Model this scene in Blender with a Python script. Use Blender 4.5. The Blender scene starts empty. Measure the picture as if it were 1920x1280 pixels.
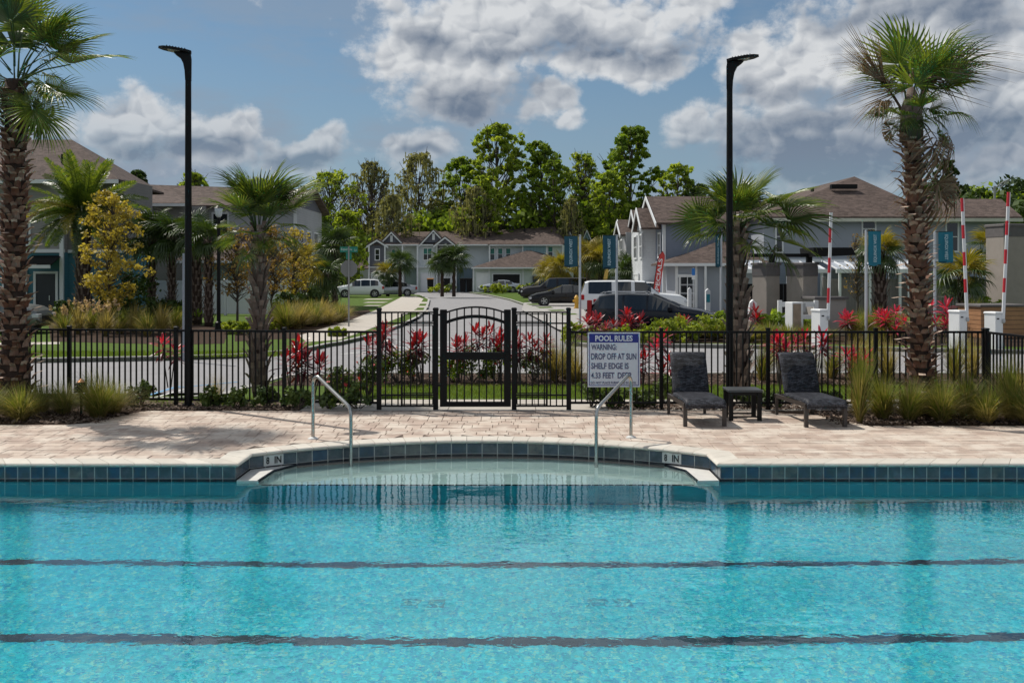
import bpy, math, random
import numpy as np
from mathutils import Vector, Matrix, Euler

sc = bpy.context.scene
COL = sc.collection
PI = math.pi
# ------------------------------------------------------------------ camera
F, CX, HY, EYE = 1866.7, 960.0, 510.0, 2.35
cam = bpy.data.cameras.new('camera'); camo = bpy.data.objects.new('camera', cam); COL.objects.link(camo)
cam.lens = 35; cam.sensor_width = 36; cam.shift_y = -130 / 1920; cam.clip_end = 4000
camo.location = (0, 0, EYE); camo.rotation_euler = (PI / 2, 0, 0)
sc.camera = camo
def X(px, D): return (px - CX) / F * D
def Z(py, D): return EYE - (py - HY) / F * D
def DG(py, z=0.0): return (EYE - z) * F / (py - HY)
def G(px, py, z=0.0):
    d = DG(py, z); return (X(px, d), d)

# ------------------------------------------------------------------ light and sky
SUN = Vector((-3.57, 2.75, 6.05)).normalized()      # towards the sun
sl = bpy.data.lights.new('sun', 'SUN'); sl.energy = 4.3; sl.angle = math.radians(.5); sl.color = (1, .945, .86)
so = bpy.data.objects.new('sun', sl); COL.objects.link(so); so.rotation_euler = (-SUN).to_track_quat('-Z', 'Y').to_euler()
world = bpy.data.worlds.new('World'); sc.world = world; world.use_nodes = True
sc.view_settings.view_transform = 'Standard'; sc.view_settings.look = 'None'
sc.view_settings.exposure = 0.0; sc.view_settings.gamma = 1.0
SKY_STRENGTH = 0.075
sc.cycles.max_bounces = 8; sc.cycles.transparent_max_bounces = 8; sc.cycles.use_denoising = True
sc.cycles.diffuse_bounces = 3

class NT:
    """small node-writing helper"""
    def __init__(s, tree): s.t = tree; s.n = tree.nodes; s.l = tree.links
    def node(s, typ, **kw):
        n = s.n.new(typ)
        for k, v in kw.items(): setattr(n, k, v)
        return n
    def put(s, sock, v):
        if isinstance(v, bpy.types.NodeSocket): s.l.new(v, sock)
        elif v is not None: sock.default_value = v
    def m(s, op, a, b=None, c=None, clamp=False):
        n = s.node('ShaderNodeMath', operation=op); n.use_clamp = clamp
        s.put(n.inputs[0], a)
        if b is not None: s.put(n.inputs[1], b)
        if c is not None: s.put(n.inputs[2], c)
        return n.outputs[0]
    def vm(s, op, a, b=None):
        n = s.node('ShaderNodeVectorMath', operation=op); s.put(n.inputs[0], a)
        if b is not None: s.put(n.inputs[1], b)
        return n.outputs['Value'] if op in ('LENGTH', 'DOT_PRODUCT') else n.outputs[0]
    def mix(s, f, a, b, mode='MIX'):
        n = s.node('ShaderNodeMix', data_type='RGBA', blend_type=mode); s.put(n.inputs[0], f)
        s.put(n.inputs[6], a if not isinstance(a, tuple) or len(a) == 4 else (*a, 1)); s.put(n.inputs[7], b if not isinstance(b, tuple) or len(b) == 4 else (*b, 1))
        return n.outputs[2]
    def ss(s, v, a, b):
        n = s.node('ShaderNodeMapRange', interpolation_type='SMOOTHSTEP'); s.put(n.inputs[0], v); n.inputs[1].default_value = a; n.inputs[2].default_value = b
        return n.outputs[0]
    def noise(s, vec, scale, detail=2, rough=.5, dim='3D', dist=0):
        n = s.node('ShaderNodeTexNoise', noise_dimensions=dim); s.put(n.inputs['Vector'], vec)
        n.inputs['Scale'].default_value = scale; n.inputs['Detail'].default_value = detail; n.inputs['Roughness'].default_value = rough
        n.inputs['Distortion'].default_value = dist
        return n.outputs[0]
    def xyz(s, v):
        n = s.node('ShaderNodeSeparateXYZ'); s.put(n.inputs[0], v); return n.outputs
    def cxyz(s, x, y, z):
        n = s.node('ShaderNodeCombineXYZ'); s.put(n.inputs[0], x); s.put(n.inputs[1], y); s.put(n.inputs[2], z); return n.outputs[0]

def build_sky():
    w = NT(world.node_tree); bg = w.n['Background']; bg.inputs[1].default_value = SKY_STRENGTH
    sk = w.node('ShaderNodeTexSky'); sk.sky_type = 'NISHITA'; sk.sun_disc = False
    sk.sun_elevation = math.asin(SUN.z); sk.sun_rotation = math.atan2(SUN.x, SUN.y)
    sk.air_density = 1.0; sk.dust_density = .6; sk.ozone_density = 2.5
    d = w.node('ShaderNodeTexCoord').outputs['Generated']
    x, y, z = w.xyz(d)
    az = w.m('ARCTAN2', x, y); el = w.m('ARCSINE', z)
    q = w.cxyz(az, el, 0.0)
    def ae(px, py):
        a = math.atan((px - CX) / F); return a, math.atan((HY - py) / F * math.cos(a))
    # (px, py, rx, ry) of each cumulus mass; first: unseen, added to brighten the water's reflection
    blobs = [(1000, -330, 1500, 230), (1010, 40, 330, 95), (830, 90, 135, 110), (860, 170, 135, 62), (1130, 120, 190, 50), (1290, 20, 75, 42), (760, 115, 85, 50),
             (1030, 205, 50, 40), (1068, 235, 30, 26), (300, 222, 85, 62), (235, 250, 75, 46), (390, 262, 85, 58), (555, 296, 115, 42), (800, 288, 80, 40), (615, 272, 48, 34),
             (110, 258, 80, 40), (780, 310, 60, 34),
             (1450, 140, 75, 88), (1600, 90, 170, 100), (1320, 245, 75, 50), (1480, 255, 170, 75), (1780, 60, 190, 110), (1680, 240, 230, 100), (1880, 190, 170, 140), (1880, 310, 80, 40), (1560, 330, 200, 40)]
    def warp(v, sc_, amp, seed):
        a_ = w.noise(w.vm('ADD', v, (seed, 1.3, 0)), sc_, 2, .5, '2D'); b_ = w.noise(w.vm('ADD', v, (2.1, seed, 0)), sc_, 2, .5, '2D')
        return w.vm('ADD', v, w.cxyz(w.m('MULTIPLY', w.m('SUBTRACT', a_, .5), amp), w.m('MULTIPLY', w.m('SUBTRACT', b_, .5), amp * .8), 0.0))
    qw = warp(q, 11, .075, 4.4)
    def field(bl, v, k=.12):
        f = None
        for px, py, rx, ry in bl:
            a, e = ae(px, py)
            L = w.vm('LENGTH', w.vm('MULTIPLY', w.vm('SUBTRACT', v, (a, e, 0)), (F / rx, F / ry, 0)))
            f = L if f is None else w.m('SMOOTH_MIN', f, L, k)
        return w.m('SUBTRACT', 1.0, f)
    B = field(blobs, qw)
    qs = w.vm('MULTIPLY', q, (1, 1.25, 1))
    qv = warp(qs, 26, .030, 3.3)
    def puffs(v):      # rounded cauliflower lumps at two sizes
        t_ = None
        for sc_, am in ((26, .55), (64, .30)):
            n = w.node('ShaderNodeTexVoronoi', voronoi_dimensions='2D', feature='F1'); w.put(n.inputs['Vector'], v); n.inputs['Scale'].default_value = sc_
            dd = n.outputs['Distance']; c_ = w.m('MULTIPLY', w.m('SUBTRACT', .62, w.m('MULTIPLY', dd, dd)), am); t_ = c_ if t_ is None else w.m('ADD', t_, c_)
        return t_
    p1 = puffs(qv); p2 = puffs(w.vm('ADD', qv, (-.004, .007, 0)))
    n1 = w.noise(qs, 17, 8, .66, '2D')
    # the rest of the dome carries the same kind of scattered cumulus
    far = w.ss(w.m('MAXIMUM', w.m('SUBTRACT', w.m('ABSOLUTE', az), .52), w.m('SUBTRACT', el, .46)), 0.0, .10)
    gen = w.m('MULTIPLY', w.m('SUBTRACT', w.noise(w.vm('MULTIPLY', d, (1, 1, 1.6)), 2.6, 4, .5), .46), 4.5)
    Bf = w.m('ADD', w.m('MULTIPLY', B, w.m('SUBTRACT', 1.0, far)), w.m('MULTIPLY', gen, far))
    dens = w.m('ADD', w.m('MULTIPLY', Bf, 1.5), w.m('ADD', w.m('MULTIPLY', w.m('SUBTRACT', n1, .5), 2.3), w.m('MULTIPLY', w.m('SUBTRACT', p1, .36), .7)))
    cover = w.ss(dens, -.24, .58)
    dark = [(1120, 92, 190, 34), (1230, 95, 110, 26), (1000, 105, 160, 16), (880, 195, 130, 46), (960, 190, 90, 26), (800, 75, 50, 36),
            (1560, 165, 190, 22), (1520, 240, 150, 34), (1700, 150, 160, 22), (1650, 290, 220, 40), (1820, 260, 140, 60), (1600, 25, 90, 22), (1800, 20, 120, 40),
            (340, 275, 110, 20), (570, 312, 110, 18), (1480, 305, 200, 46), (110, 268, 60, 10), (800, 305, 60, 12)]
    Dk = w.ss(field(dark, qw, .3), -.75, .85)
    relief = w.m('MULTIPLY', w.m('SUBTRACT', p2, p1), 1.6)
    soft = w.m('MULTIPLY', w.ss(n1, .30, .70), w.ss(dens, .0, .9))
    sh = w.m('ADD', w.m('MULTIPLY', Dk, .72), w.m('ADD', w.m('MULTIPLY', soft, .24), w.m('MULTIPLY', relief, w.m('SUBTRACT', 1.0, w.m('MULTIPLY', Dk, .6)))), clamp=True)
    lowfade = w.ss(el, .07, .19)
    sh = w.m('ADD', sh, w.m('MULTIPLY', w.m('SUBTRACT', 1.0, lowfade), .30), clamp=True)
    cover = w.m('MULTIPLY', cover, w.m('MULTIPLY_ADD', lowfade, .45, .55))
    cc = w.mix(sh, (9.2, 9.4, 9.6, 1), (1.9, 2.5, 3.5, 1))
    # clear sky: deep blue overhead fading into a pale grey veil low down
    base = w.mix(1.0, sk.outputs[0], (.74, .92, .97, 1), 'MULTIPLY')
    veil_n = w.ss(w.noise(w.vm('MULTIPLY', q, (1, 3.0, 1)), 4.5, 5, .6, '2D'), .36, .68)
    low = w.m('SUBTRACT', 1.0, w.ss(el, .02, .30))
    veil = w.m('ADD', w.m('MULTIPLY', veil_n, .52), w.m('MULTIPLY', low, .62), clamp=True)
    base = w.mix(veil, base, (3.6, 4.45, 5.6, 1))
    sky = w.mix(w.m('MULTIPLY', cover, .96), base, cc)
    # below the horizon the sky fades to a dull ground tone
    sky = w.mix(w.ss(z, -.06, 0.0), (.9, .9, .85, 1), sky)
    w.l.new(sky, bg.inputs[0])
build_sky()
world.cycles.sampling_method = 'MANUAL'; world.cycles.sample_map_resolution = 512

# ------------------------------------------------------------------ materials
MATS = {}
def mat(name, col, rough=.7, metal=0.0, var=.12, vscale=3.0, bump=0.0, bscale=40, tint=None, spec=.5, trans=0.0, col2=None, emis=None):
    """principled with world-space noise variation; tint = second colour picked by the mesh's 'tint' attribute; trans = leaf translucency"""
    if name in MATS: return MATS[name]
    m = bpy.data.materials.new(name); m.use_nodes = True; t = NT(m.node_tree)
    b = t.n['Principled BSDF']; out = t.n['Material Output']
    pos = t.node('ShaderNodeNewGeometry').outputs['Position']
    c = (*col, 1)
    if tint is not None:
        a = t.node('ShaderNodeAttribute', attribute_name='tint')
        c = t.mix(a.outputs['Fac'], c, (*tint, 1))
    if var:
        n = t.noise(pos, vscale, 4, .6)
        f = t.m('MULTIPLY_ADD', n, 2 * var * 1.8, 1 - var * 1.8)
        c = t.mix(1.0, c, t.cxyz(f, f, f), 'MULTIPLY')
    if col2 is not None:
        c = t.mix(t.ss(t.noise(pos, vscale * .6, 5, .65), .45, .62), c, (*col2, 1))
    t.put(b.inputs['Base Color'], c)
    b.inputs['Roughness'].default_value = rough; b.inputs['Metallic'].default_value = metal; b.inputs['Specular IOR Level'].default_value = spec
    if bump:
        bn = t.node('ShaderNodeBump'); bn.inputs['Strength'].default_value = bump; bn.inputs['Distance'].default_value = .02
        t.put(bn.inputs['Height'], t.noise(pos, bscale, 4, .6)); t.l.new(bn.outputs[0], b.inputs['Normal'])
    if emis: b.inputs['Emission Color'].default_value = (*emis[:3], 1); b.inputs['Emission Strength'].default_value = emis[3]
    if trans:
        tr = t.node('ShaderNodeBsdfTranslucent')
        t.put(tr.inputs[0], t.mix(1.0, c, (1.5, 1.45, .6, 1), 'MULTIPLY'))
        mx = t.node('ShaderNodeMixShader'); mx.inputs[0].default_value = trans
        t.l.new(b.outputs[0], mx.inputs[1]); t.l.new(tr.outputs[0], mx.inputs[2]); t.l.new(mx.outputs[0], out.inputs[0])
    MATS[name] = m
    return m

def lap_mat(name, col, pitch=.15, vertical=False, rough=.65, deep=.35):
    """painted lap siding (or board and batten when vertical) with fine relief lines"""
    if name in MATS: return MATS[name]
    m = bpy.data.materials.new(name); m.use_nodes = True; t = NT(m.node_tree); b = t.n['Principled BSDF']
    pos = t.node('ShaderNodeNewGeometry').outputs['Position']; x, y, z = t.xyz(pos)
    u = t.m('ADD', x, y) if vertical else z
    fr = t.m('FRACT', t.m('DIVIDE', u, pitch))
    n = t.noise(pos, .8, 4, .6)
    line = t.m('SUBTRACT', 1.0, t.ss(fr, .0, .16 if not vertical else .22))
    c = t.mix(t.m('MULTIPLY', line, deep), (*col, 1), tuple(v * .35 for v in col) + (1,))
    f = t.m('MULTIPLY_ADD', n, .3, .85); c = t.mix(1.0, c, t.cxyz(f, f, f), 'MULTIPLY')
    t.put(b.inputs['Base Color'], c); b.inputs['Roughness'].default_value = rough
    bn = t.node('ShaderNodeBump'); bn.inputs['Strength'].default_value = .6; bn.inputs['Distance'].default_value = .02
    t.put(bn.inputs['Height'], fr if not vertical else t.ss(fr, 0, .2)); t.l.new(bn.outputs[0], b.inputs['Normal'])
    MATS[name] = m; return m

def shingle_mat(name, col):
    m = bpy.data.materials.new(name); m.use_nodes = True; t = NT(m.node_tree); b = t.n['Principled BSDF']
    pos = t.node('ShaderNodeNewGeometry').outputs['Position']; x, y, z = t.xyz(pos)
    row = t.m('FLOOR', t.m('DIVIDE', z, .09))
    br = t.node('ShaderNodeTexVoronoi'); t.put(br.inputs['Vector'], t.cxyz(t.m('ADD', t.m('MULTIPLY', x, 4.0), t.m('MULTIPLY', row, .37)), t.m('MULTIPLY', y, 4.0), t.m('MULTIPLY', row, 1.7)))
    br.inputs['Scale'].default_value = 1.0
    n = t.noise(pos, 14, 3, .7); n2 = t.noise(pos, .5, 4, .6)
    f = t.m('ADD', t.m('MULTIPLY', t.xyz(br.outputs['Color'])[0], .38), t.m('ADD', t.m('MULTIPLY', n, .5), t.m('MULTIPLY', n2, .35)))
    c = t.mix(1.0, (*col, 1), t.cxyz(f, f, f), 'MULTIPLY'); t.put(b.inputs['Base Color'], c)
    b.inputs['Roughness'].default_value = .9; b.inputs['Specular IOR Level'].default_value = .2
    bn = t.node('ShaderNodeBump'); bn.inputs['Strength'].default_value = .5; bn.inputs['Distance'].default_value = .02
    t.put(bn.inputs['Height'], t.m('ADD', t.m('FRACT', t.m('DIVIDE', z, .09)), n)); t.l.new(bn.outputs[0], b.inputs['Normal'])
    MATS[name] = m; return m

# ------------------------------------------------------------------ mesh building
class MB:
    def __init__(s): s.v = []; s.f = []; s.t = []
    def add(s, vs, fs, tint=0.0):
        k = len(s.v); s.v += [tuple(p) for p in vs]
        for f in fs: s.f.append(tuple(i + k for i in f)); s.t.append(tint)
        return s
    def box(s, x0, x1, y0, y1, z0, z1, tint=0.0, M=None, bev=0.0):
        if bev:
            b = bev
            P = [(x0, y0), (x1, y0), (x1, y1), (x0, y1)]; I = [(x0 + b, y0 + b), (x1 - b, y0 + b), (x1 - b, y1 - b), (x0 + b, y1 - b)]
            vs = [(x, y, z0) for x, y in P] + [(x, y, z1 - b) for x, y in P] + [(x, y, z1) for x, y in I]
            fs = [(3, 2, 1, 0)] + [(i, (i + 1) % 4, 4 + (i + 1) % 4, 4 + i) for i in range(4)] + [(4 + i, 4 + (i + 1) % 4, 8 + (i + 1) % 4, 8 + i) for i in range(4)] + [(8, 9, 10, 11)]
        else:
            vs = [(x, y, z) for z in (z0, z1) for x, y in ((x0, y0), (x1, y0), (x1, y1), (x0, y1))]
            fs = [(3, 2, 1, 0), (4, 5, 6, 7)] + [(i, (i + 1) % 4, 4 + (i + 1) % 4, 4 + i) for i in range(4)]
        if M is not None: vs = [tuple(M @ Vector(v)) for v in vs]
        return s.add(vs, fs, tint)
    def prism(s, poly, z0, z1, tint=0.0, M=None, axis='z'):
        """poly in 2D, extruded along axis"""
        n = len(poly)
        if axis == 'z': vs = [(a, b, z0) for a, b in poly] + [(a, b, z1) for a, b in poly]
        elif axis == 'y': vs = [(a, z0, b) for a, b in poly] + [(a, z1, b) for a, b in poly]
        else: vs = [(z0, a, b) for a, b in poly] + [(z1, a, b) for a, b in poly]
        fs = [tuple(range(n - 1, -1, -1)), tuple(range(n, 2 * n))] + [(i, (i + 1) % n, n + (i + 1) % n, n + i) for i in range(n)]
        if M is not None: vs = [tuple(M @ Vector(v)) for v in vs]
        return s.add(vs, fs, tint)
    def tube(s, pts, r, n=8, tint=0.0, cap=True):
        pts = [Vector(p) for p in pts]; rs = r if isinstance(r, (list, tuple)) else [r] * len(pts)
        k = len(s.v); ref = Vector((0.03, 0.02, 1)).normalized(); N = None
        for i, p in enumerate(pts):
            t = (pts[min(i + 1, len(pts) - 1)] - pts[max(i - 1, 0)]).normalized()
            if N is None:
                N = t.cross(ref) if abs(t.dot(ref)) < .98 else t.cross(Vector((1, 0, 0)))
            else: N = N - t * N.dot(t)
            N = N.normalized(); Bn = t.cross(N)
            for j in range(n):
                a = 2 * PI * j / n; s.v.append(tuple(p + (N * math.cos(a) + Bn * math.sin(a)) * rs[i]))
        for i in range(len(pts) - 1):
            for j in range(n):
                s.f.append((k + i * n + j, k + i * n + (j + 1) % n, k + (i + 1) * n + (j + 1) % n, k + (i + 1) * n + j)); s.t.append(tint)
        if cap:
            s.f.append(tuple(k + j for j in range(n - 1, -1, -1))); s.t.append(tint)
            e = k + (len(pts) - 1) * n; s.f.append(tuple(e + j for j in range(n))); s.t.append(tint)
        return s
    def build(s, name, m=None, parent=None, smooth=False, sharp=None):
        me = bpy.data.meshes.new(name); me.from_pydata(s.v, [], s.f)
        if any(s.t):
            a = me.attributes.new('tint', 'FLOAT', 'FACE'); a.data.foreach_set('value', np.array(s.t, dtype=np.float32))
        if m: me.materials.append(m)
        if smooth:
            me.polygons.foreach_set('use_smooth', [True] * len(me.polygons))
            if sharp: me.set_sharp_from_angle(angle=math.radians(sharp))
        return link(name, me, parent)

def link(name, me, parent=None):
    o = bpy.data.objects.new(name, me); COL.objects.link(o)
    if parent is not None: o.parent = parent
    return o
def npmesh(name, V, Fc, tint=None, m=None, smooth=False):
    """V (n,3), Fc (k,3|4) numpy arrays"""
    me = bpy.data.meshes.new(name); V = np.asarray(V, dtype=np.float32); Fc = np.asarray(Fc, dtype=np.int32); k = Fc.shape[1]
    me.vertices.add(len(V)); me.vertices.foreach_set('co', V.ravel())
    me.loops.add(Fc.size); me.loops.foreach_set('vertex_index', Fc.ravel())
    me.polygons.add(len(Fc)); me.polygons.foreach_set('loop_start', np.arange(0, Fc.size, k, dtype=np.int32))
    me.update(calc_edges=True)
    if tint is not None:
        a = me.attributes.new('tint', 'FLOAT', 'FACE'); a.data.foreach_set('value', np.asarray(tint, dtype=np.float32))
    if m: me.materials.append(m)
    if smooth: me.polygons.foreach_set('use_smooth', np.ones(len(Fc), dtype=bool))
    return me
def tag(o, label=None, cat=None, group=None, kind=None):
    if label: o['label'] = label
    if cat: o['category'] = cat
    if group: o['group'] = group
    if kind: o['kind'] = kind
    return o
def empty(name, loc, label=None, cat=None, group=None, rz=0, kind=None):
    o = bpy.data.objects.new(name, None); COL.objects.link(o); o.location = loc; o.rotation_euler = (0, 0, rz); o.empty_display_size = .2
    return tag(o, label, cat, group, kind)
def kids(o): return [c for c in bpy.data.objects if c.parent is o]
def dup(o, loc, rz=0, label=None, scale=None):
    def cp(a, par):
        c = a.copy(); COL.objects.link(c); c.parent = par
        for k in CH.get(a.name, []): cp(k, c)
        return c
    r = cp(o, None); r.location = loc; r.rotation_euler = (0, 0, rz)
    if scale: r.scale = (scale,) * 3
    if label: r['label'] = label
    return r
CH = {}
def index_children():
    CH.clear()
    for c in bpy.data.objects:
        if c.parent is not None: CH.setdefault(c.parent.name, []).append(c)
def structure(o): o['kind'] = 'structure'; return o
def rot_to(d, roll=0.0):
    """matrix taking +Y to direction d, +Z kept as high as possible"""
    y = Vector(d).normalized(); x = y.cross(Vector((0, 0, 1)))
    if x.length < .05: x = Vector((1, 0, 0))
    x.normalize(); z = x.cross(y); M = Matrix((x, y, z)).transposed().to_4x4()
    return M @ Matrix.Rotation(roll, 4, 'Y')

def text_mesh(s, w, h, name='lettering', m=None, parent=None, M=None, bold=0.0, ext=.002):
    """a line of lettering exactly w wide and h tall, standing in the local XZ plane facing -Y, lower left at the origin"""
    cu = bpy.data.curves.new('t', 'FONT'); cu.body = s; cu.extrude = 0.0; cu.offset = bold; cu.resolution_u = 3
    o = bpy.data.objects.new('t', cu); COL.objects.link(o); bpy.context.view_layer.update()
    me = bpy.data.meshes.new_from_object(o); bpy.data.objects.remove(o); bpy.data.curves.remove(cu)
    n = len(me.vertices); co = np.empty(n * 3, dtype=np.float32); me.vertices.foreach_get('co', co); co = co.reshape(-1, 3)
    lo = co.min(0); hi = co.max(0)
    P = np.zeros_like(co); P[:, 0] = (co[:, 0] - lo[0]) / (hi[0] - lo[0]) * w; P[:, 2] = (co[:, 1] - lo[1]) / (hi[1] - lo[1]) * h; P[:, 1] = -ext
    if M is not None: P = np.array([tuple(M @ Vector(p)) for p in P], dtype=np.float32)
    me.vertices.foreach_set('co', P.ravel()); me.materials.clear()
    if m: me.materials.append(m)
    me.name = name
    return link(name, me, parent)

rnd = random.Random(7); rng = np.random.default_rng(7)

# common materials
BLACK = mat('black_powder_coat', (.0035, .0035, .004), .5, var=.1, spec=.22)
WHITE = mat('white_paint', (.72, .73, .74), .5, var=.05)
CONC = mat('concrete', (.44, .40, .35), .85, var=.14, vscale=2.2, bump=.2, bscale=60)
GRASS_G = mat('lawn_ground', (.075, .12, .022), .95, var=.35, vscale=6, spec=.1)
ASPH = mat('asphalt', (.27, .265, .27), .9, var=.10, vscale=1.3, bump=.3, bscale=90, spec=.2)
MULCH = mat('mulch_ground', (.055, .036, .026), .95, var=.4, vscale=14, bump=1, bscale=30, spec=.1)
STEEL = mat('stainless_steel', (.42, .42, .40), .26, 1.0, var=.08)
GLASSW = mat('window_glass', (.012, .017, .02), .06, var=0, spec=.8)
TRIM = mat('white_trim', (.66, .68, .69), .6, var=.05)
ROOF = shingle_mat('brown_shingles', (.155, .115, .10))
RED = mat('red_paint', (.55, .02, .035), .45, var=.06)

exec_parts = []
# ================================================================== THE GROUND
def sheet(name, poly, z, m, parent=None, thick=0.0):
    b = MB()
    if thick: b.prism(poly, z - thick, z)
    else: b.add([(x, y, z) for x, y in poly], [tuple(range(len(poly)))])
    o = b.build(name, m, parent)
    if o.data.polygons[-1 if thick else 0].normal.z < 0 and not thick: o.data.flip_normals()
    return structure(o)
def PG(*pts, z=0.0): return [G(px, py, z) for px, py in pts]
WALL_Y = 12.26; XL, XR = -3.39, 2.55; XC = (XL + XR) / 2; ARC_Y0 = 12.91; ARC_TOP = 13.96; WATER_Z = -.23
FY = 17.0    # the fence line with the gate
sheet('ground', [(-900, 17.2), (900, 17.2), (900, 2500), (-900, 2500)], -.16, GRASS_G)
# roads: the cross street and the side street
kerb_l = [(-60, 27.4)] + [G(*p) for p in ((60, 673), (300, 669), (440, 665), (560, 656), (600, 648), (618, 644), (640, 641), (680, 632), (709, 624), (760, 606), (785, 594), (798, 583), (804, 570), (806, 561), (790, 553), (750, 550))]
kerb_r = [G(*p) for p in ((880, 548), (912, 552), (955, 561), (988, 572), (1030, 588), (1052, 600), (1062, 612), (1052, 626), (1060, 640), (1100, 645), (1300, 646), (1500, 649), (1700, 653), (1920, 657))] + [(40, 31.5), (60, 31.5)]
near_k = [(-60, 18.6), (-6.3, 18.6), (-5.6, 19.2), (-5.2, 22.6), (-3.5, 23.2), (60, 23.2)]
road = MB()
poly = near_k + kerb_r[::-1] + kerb_l[::-1]
sheet('road', [(-60, 18.2), (60, 22.9), (60, 32), (12, 150), (-40, 150), (-60, 28)], -.11, ASPH)
def kerb(pts, name='kerb', w=.16, side=1):
    b = MB(); P = [Vector((*p, 0)) for p in pts]; n = len(P); O = []
    for i in range(n):
        t = (P[min(i + 1, n - 1)] - P[max(i - 1, 0)]).normalized(); O.append(P[i] + Vector((-t.y, t.x, 0)) * w * side)
    for i in range(n - 1):
        a, c, d, e = P[i], P[i + 1], O[i + 1], O[i]
        vs = [(a.x, a.y, -.11), (c.x, c.y, -.11), (c.x, c.y, .022), (a.x, a.y, .022), (e.x, e.y, .022), (d.x, d.y, .022), (e.x, e.y, -.11), (d.x, d.y, -.11)]
        b.add(vs, [(0, 1, 2, 3), (3, 2, 5, 4), (4, 5, 7, 6)])
    o = b.build(name, mat('kerb_concrete', (.36, .35, .33), .85, var=.15, vscale=2)); return structure(o)
kerb(kerb_l); kerb(kerb_r, side=1); kerb(near_k, side=-1)
sheet('lawn', kerb_l + [(-60, 140)], -.003, GRASS_G, thick=.1)
sheet('lawn', kerb_r[::-1] + [kerb_r[0], (-5, 150), (90, 150), (90, 31.5)][1:], -.003, GRASS_G, thick=.1)
sheet('lawn', [(-60, 17.4), (60, 17.4), (60, 23.2), (-3.5, 23.2), (-5.2, 22.6), (-5.6, 19.2), (-6.3, 18.6), (-60, 18.6)], -.003, GRASS_G, thick=.1)
# concrete walk behind the gate, bed beyond it
sheet('footpath', [(-3.6, 16.88), (14, 16.88), (14, 18.35), (-3.6, 18.35)], .004, CONC)
jo = MB()
for i in range(11):
    x = -2.6 + i * 1.5; jo.box(x, x + .012, 16.9, 18.34, .0045, .0065)
structure(jo.build('path_joint', mat('joint_dark', (.12, .1, .085), .9)))
sheet('mulch_bed', [(-5.1, 20.6), (14, 20.6), (14, 23.0), (-3.4, 23.0), (-5.0, 22.5)], .002, MULCH)
sheet('sidewalk', [G(*p) for p in ((575, 641), (636, 637), (690, 618), (752, 594), (782, 578), (794, 560), (780, 555), (756, 555), (735, 566), (705, 581), (655, 601), (560, 629))], .003, CONC)
sheet('sidewalk', [G(*p) for p in ((-60, 648), (112, 645), (112, 641), (-60, 643))], .003, CONC)
for yy in (566, 573.5, 581.5):
    sheet('driveway_strip', [G(*p) for p in ((770, yy), (803, yy), (803, yy + 3.2), (763, yy + 3.2))], .006, CONC)
for yy in (560, 566, 572):
    sheet('driveway_strip', [G(*p) for p in ((690, yy), (738 - (yy - 560) * 1.6, yy), (728 - (yy - 560) * 1.6, yy + 1.6), (680, yy + 1.6))], .003, CONC)
sheet('mulch_bed', [G(*p) for p in ((95, 640), (330, 646), (420, 644), (430, 615), (330, 604), (90, 600))], .002, MULCH)
sheet('mulch_bed', [G(*p) for p in ((440, 640), (560, 634), (650, 608), (700, 588), (690, 580), (560, 600), (440, 614))], .002, MULCH)
sheet('parking_court', [(1.9, 41), (3.0, 35.6), (10, 34.6), (12.5, 44), (12.5, 61), (8, 66), (4.5, 80), (1.0, 80), (.6, 62)], .002, mat('pale_asphalt', (.33, .315, .30), .9, var=.1, vscale=1.5))
sheet('mulch_bed', [G(*p) for p in ((1066, 636), (1110, 640), (1920, 650), (1920, 612), (1300, 608), (1090, 616))], .002, MULCH)
for yy, xa, xb in ((575.5, 1004, 1032), (581, 1026, 1056), (588, 1048, 1078), (569.5, 985, 1010), (565, 968, 990)):
    sheet('grass_strip', [G(*p) for p in ((xa, yy), (xb, yy - .6), (xb + 6, yy + 1.8), (xa + 8, yy + 2.4))], .007, GRASS_G)
# painted markings
PAINTW = mat('road_paint', (.62, .62, .6), .7, var=.2, vscale=6); PAINTB = mat('blue_road_paint', (.12, .3, .5), .7, var=.2, vscale=6)
def line(a, b_, w, m, name='road_marking'):
    A = Vector((*a, 0)); B = Vector((*b_, 0)); t = (B - A).normalized(); n = Vector((-t.y, t.x, 0)) * w / 2
    return sheet(name, [tuple((A - n).xy), tuple((B - n).xy), tuple((B + n).xy), tuple((A + n).xy)], -.104, m)
def GR(px, py): return G(px, py, -.11)
line(GR(255, 748), GR(335, 724), .10, PAINTB); line(GR(265, 752), GR(345, 730), .08, PAINTW); line(GR(330, 727), GR(445, 716), .08, PAINTB)
line(GR(500, 722), GR(640, 716), .10, PAINTW)
line(GR(735, 651), GR(1045, 655), .30, PAINTW); line(GR(742, 641), GR(1045, 643), .16, PAINTW); line(GR(640, 664), GR(740, 655), .12, PAINTW)
# grass blades seen through the gate and along the lawn edges
def blades(name, regions, n, h, w, m, label=None):
    """regions: list of (x0,x1,y0,y1,weight)"""
    V = []; T = []
    W = np.array([r[4] for r in regions], float); W /= W.sum(); cnt = (W * n).astype(int)
    P = np.concatenate([np.stack([rng.uniform(r[0], r[1], c), rng.uniform(r[2], r[3], c), np.full(c, -.003)], 1) for r, c in zip(regions, cnt)])
    k = len(P); a = rng.uniform(0, 2 * PI, k); hh = h * rng.uniform(.5, 1.2, k); lean = rng.normal(0, .35, (k, 2)) * hh[:, None]
    dx = np.stack([np.cos(a), np.sin(a), np.zeros(k)], 1) * w * .5
    tip = P + np.concatenate([lean, hh[:, None]], 1)
    V = np.stack([P - dx, P + dx, tip], 1).reshape(-1, 3); Fc = np.arange(3 * k).reshape(-1, 3)
    o = link(name, npmesh(name, V, Fc, rng.uniform(0, 1, k), m)); return tag(o, label, None, None, 'stuff')
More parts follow.
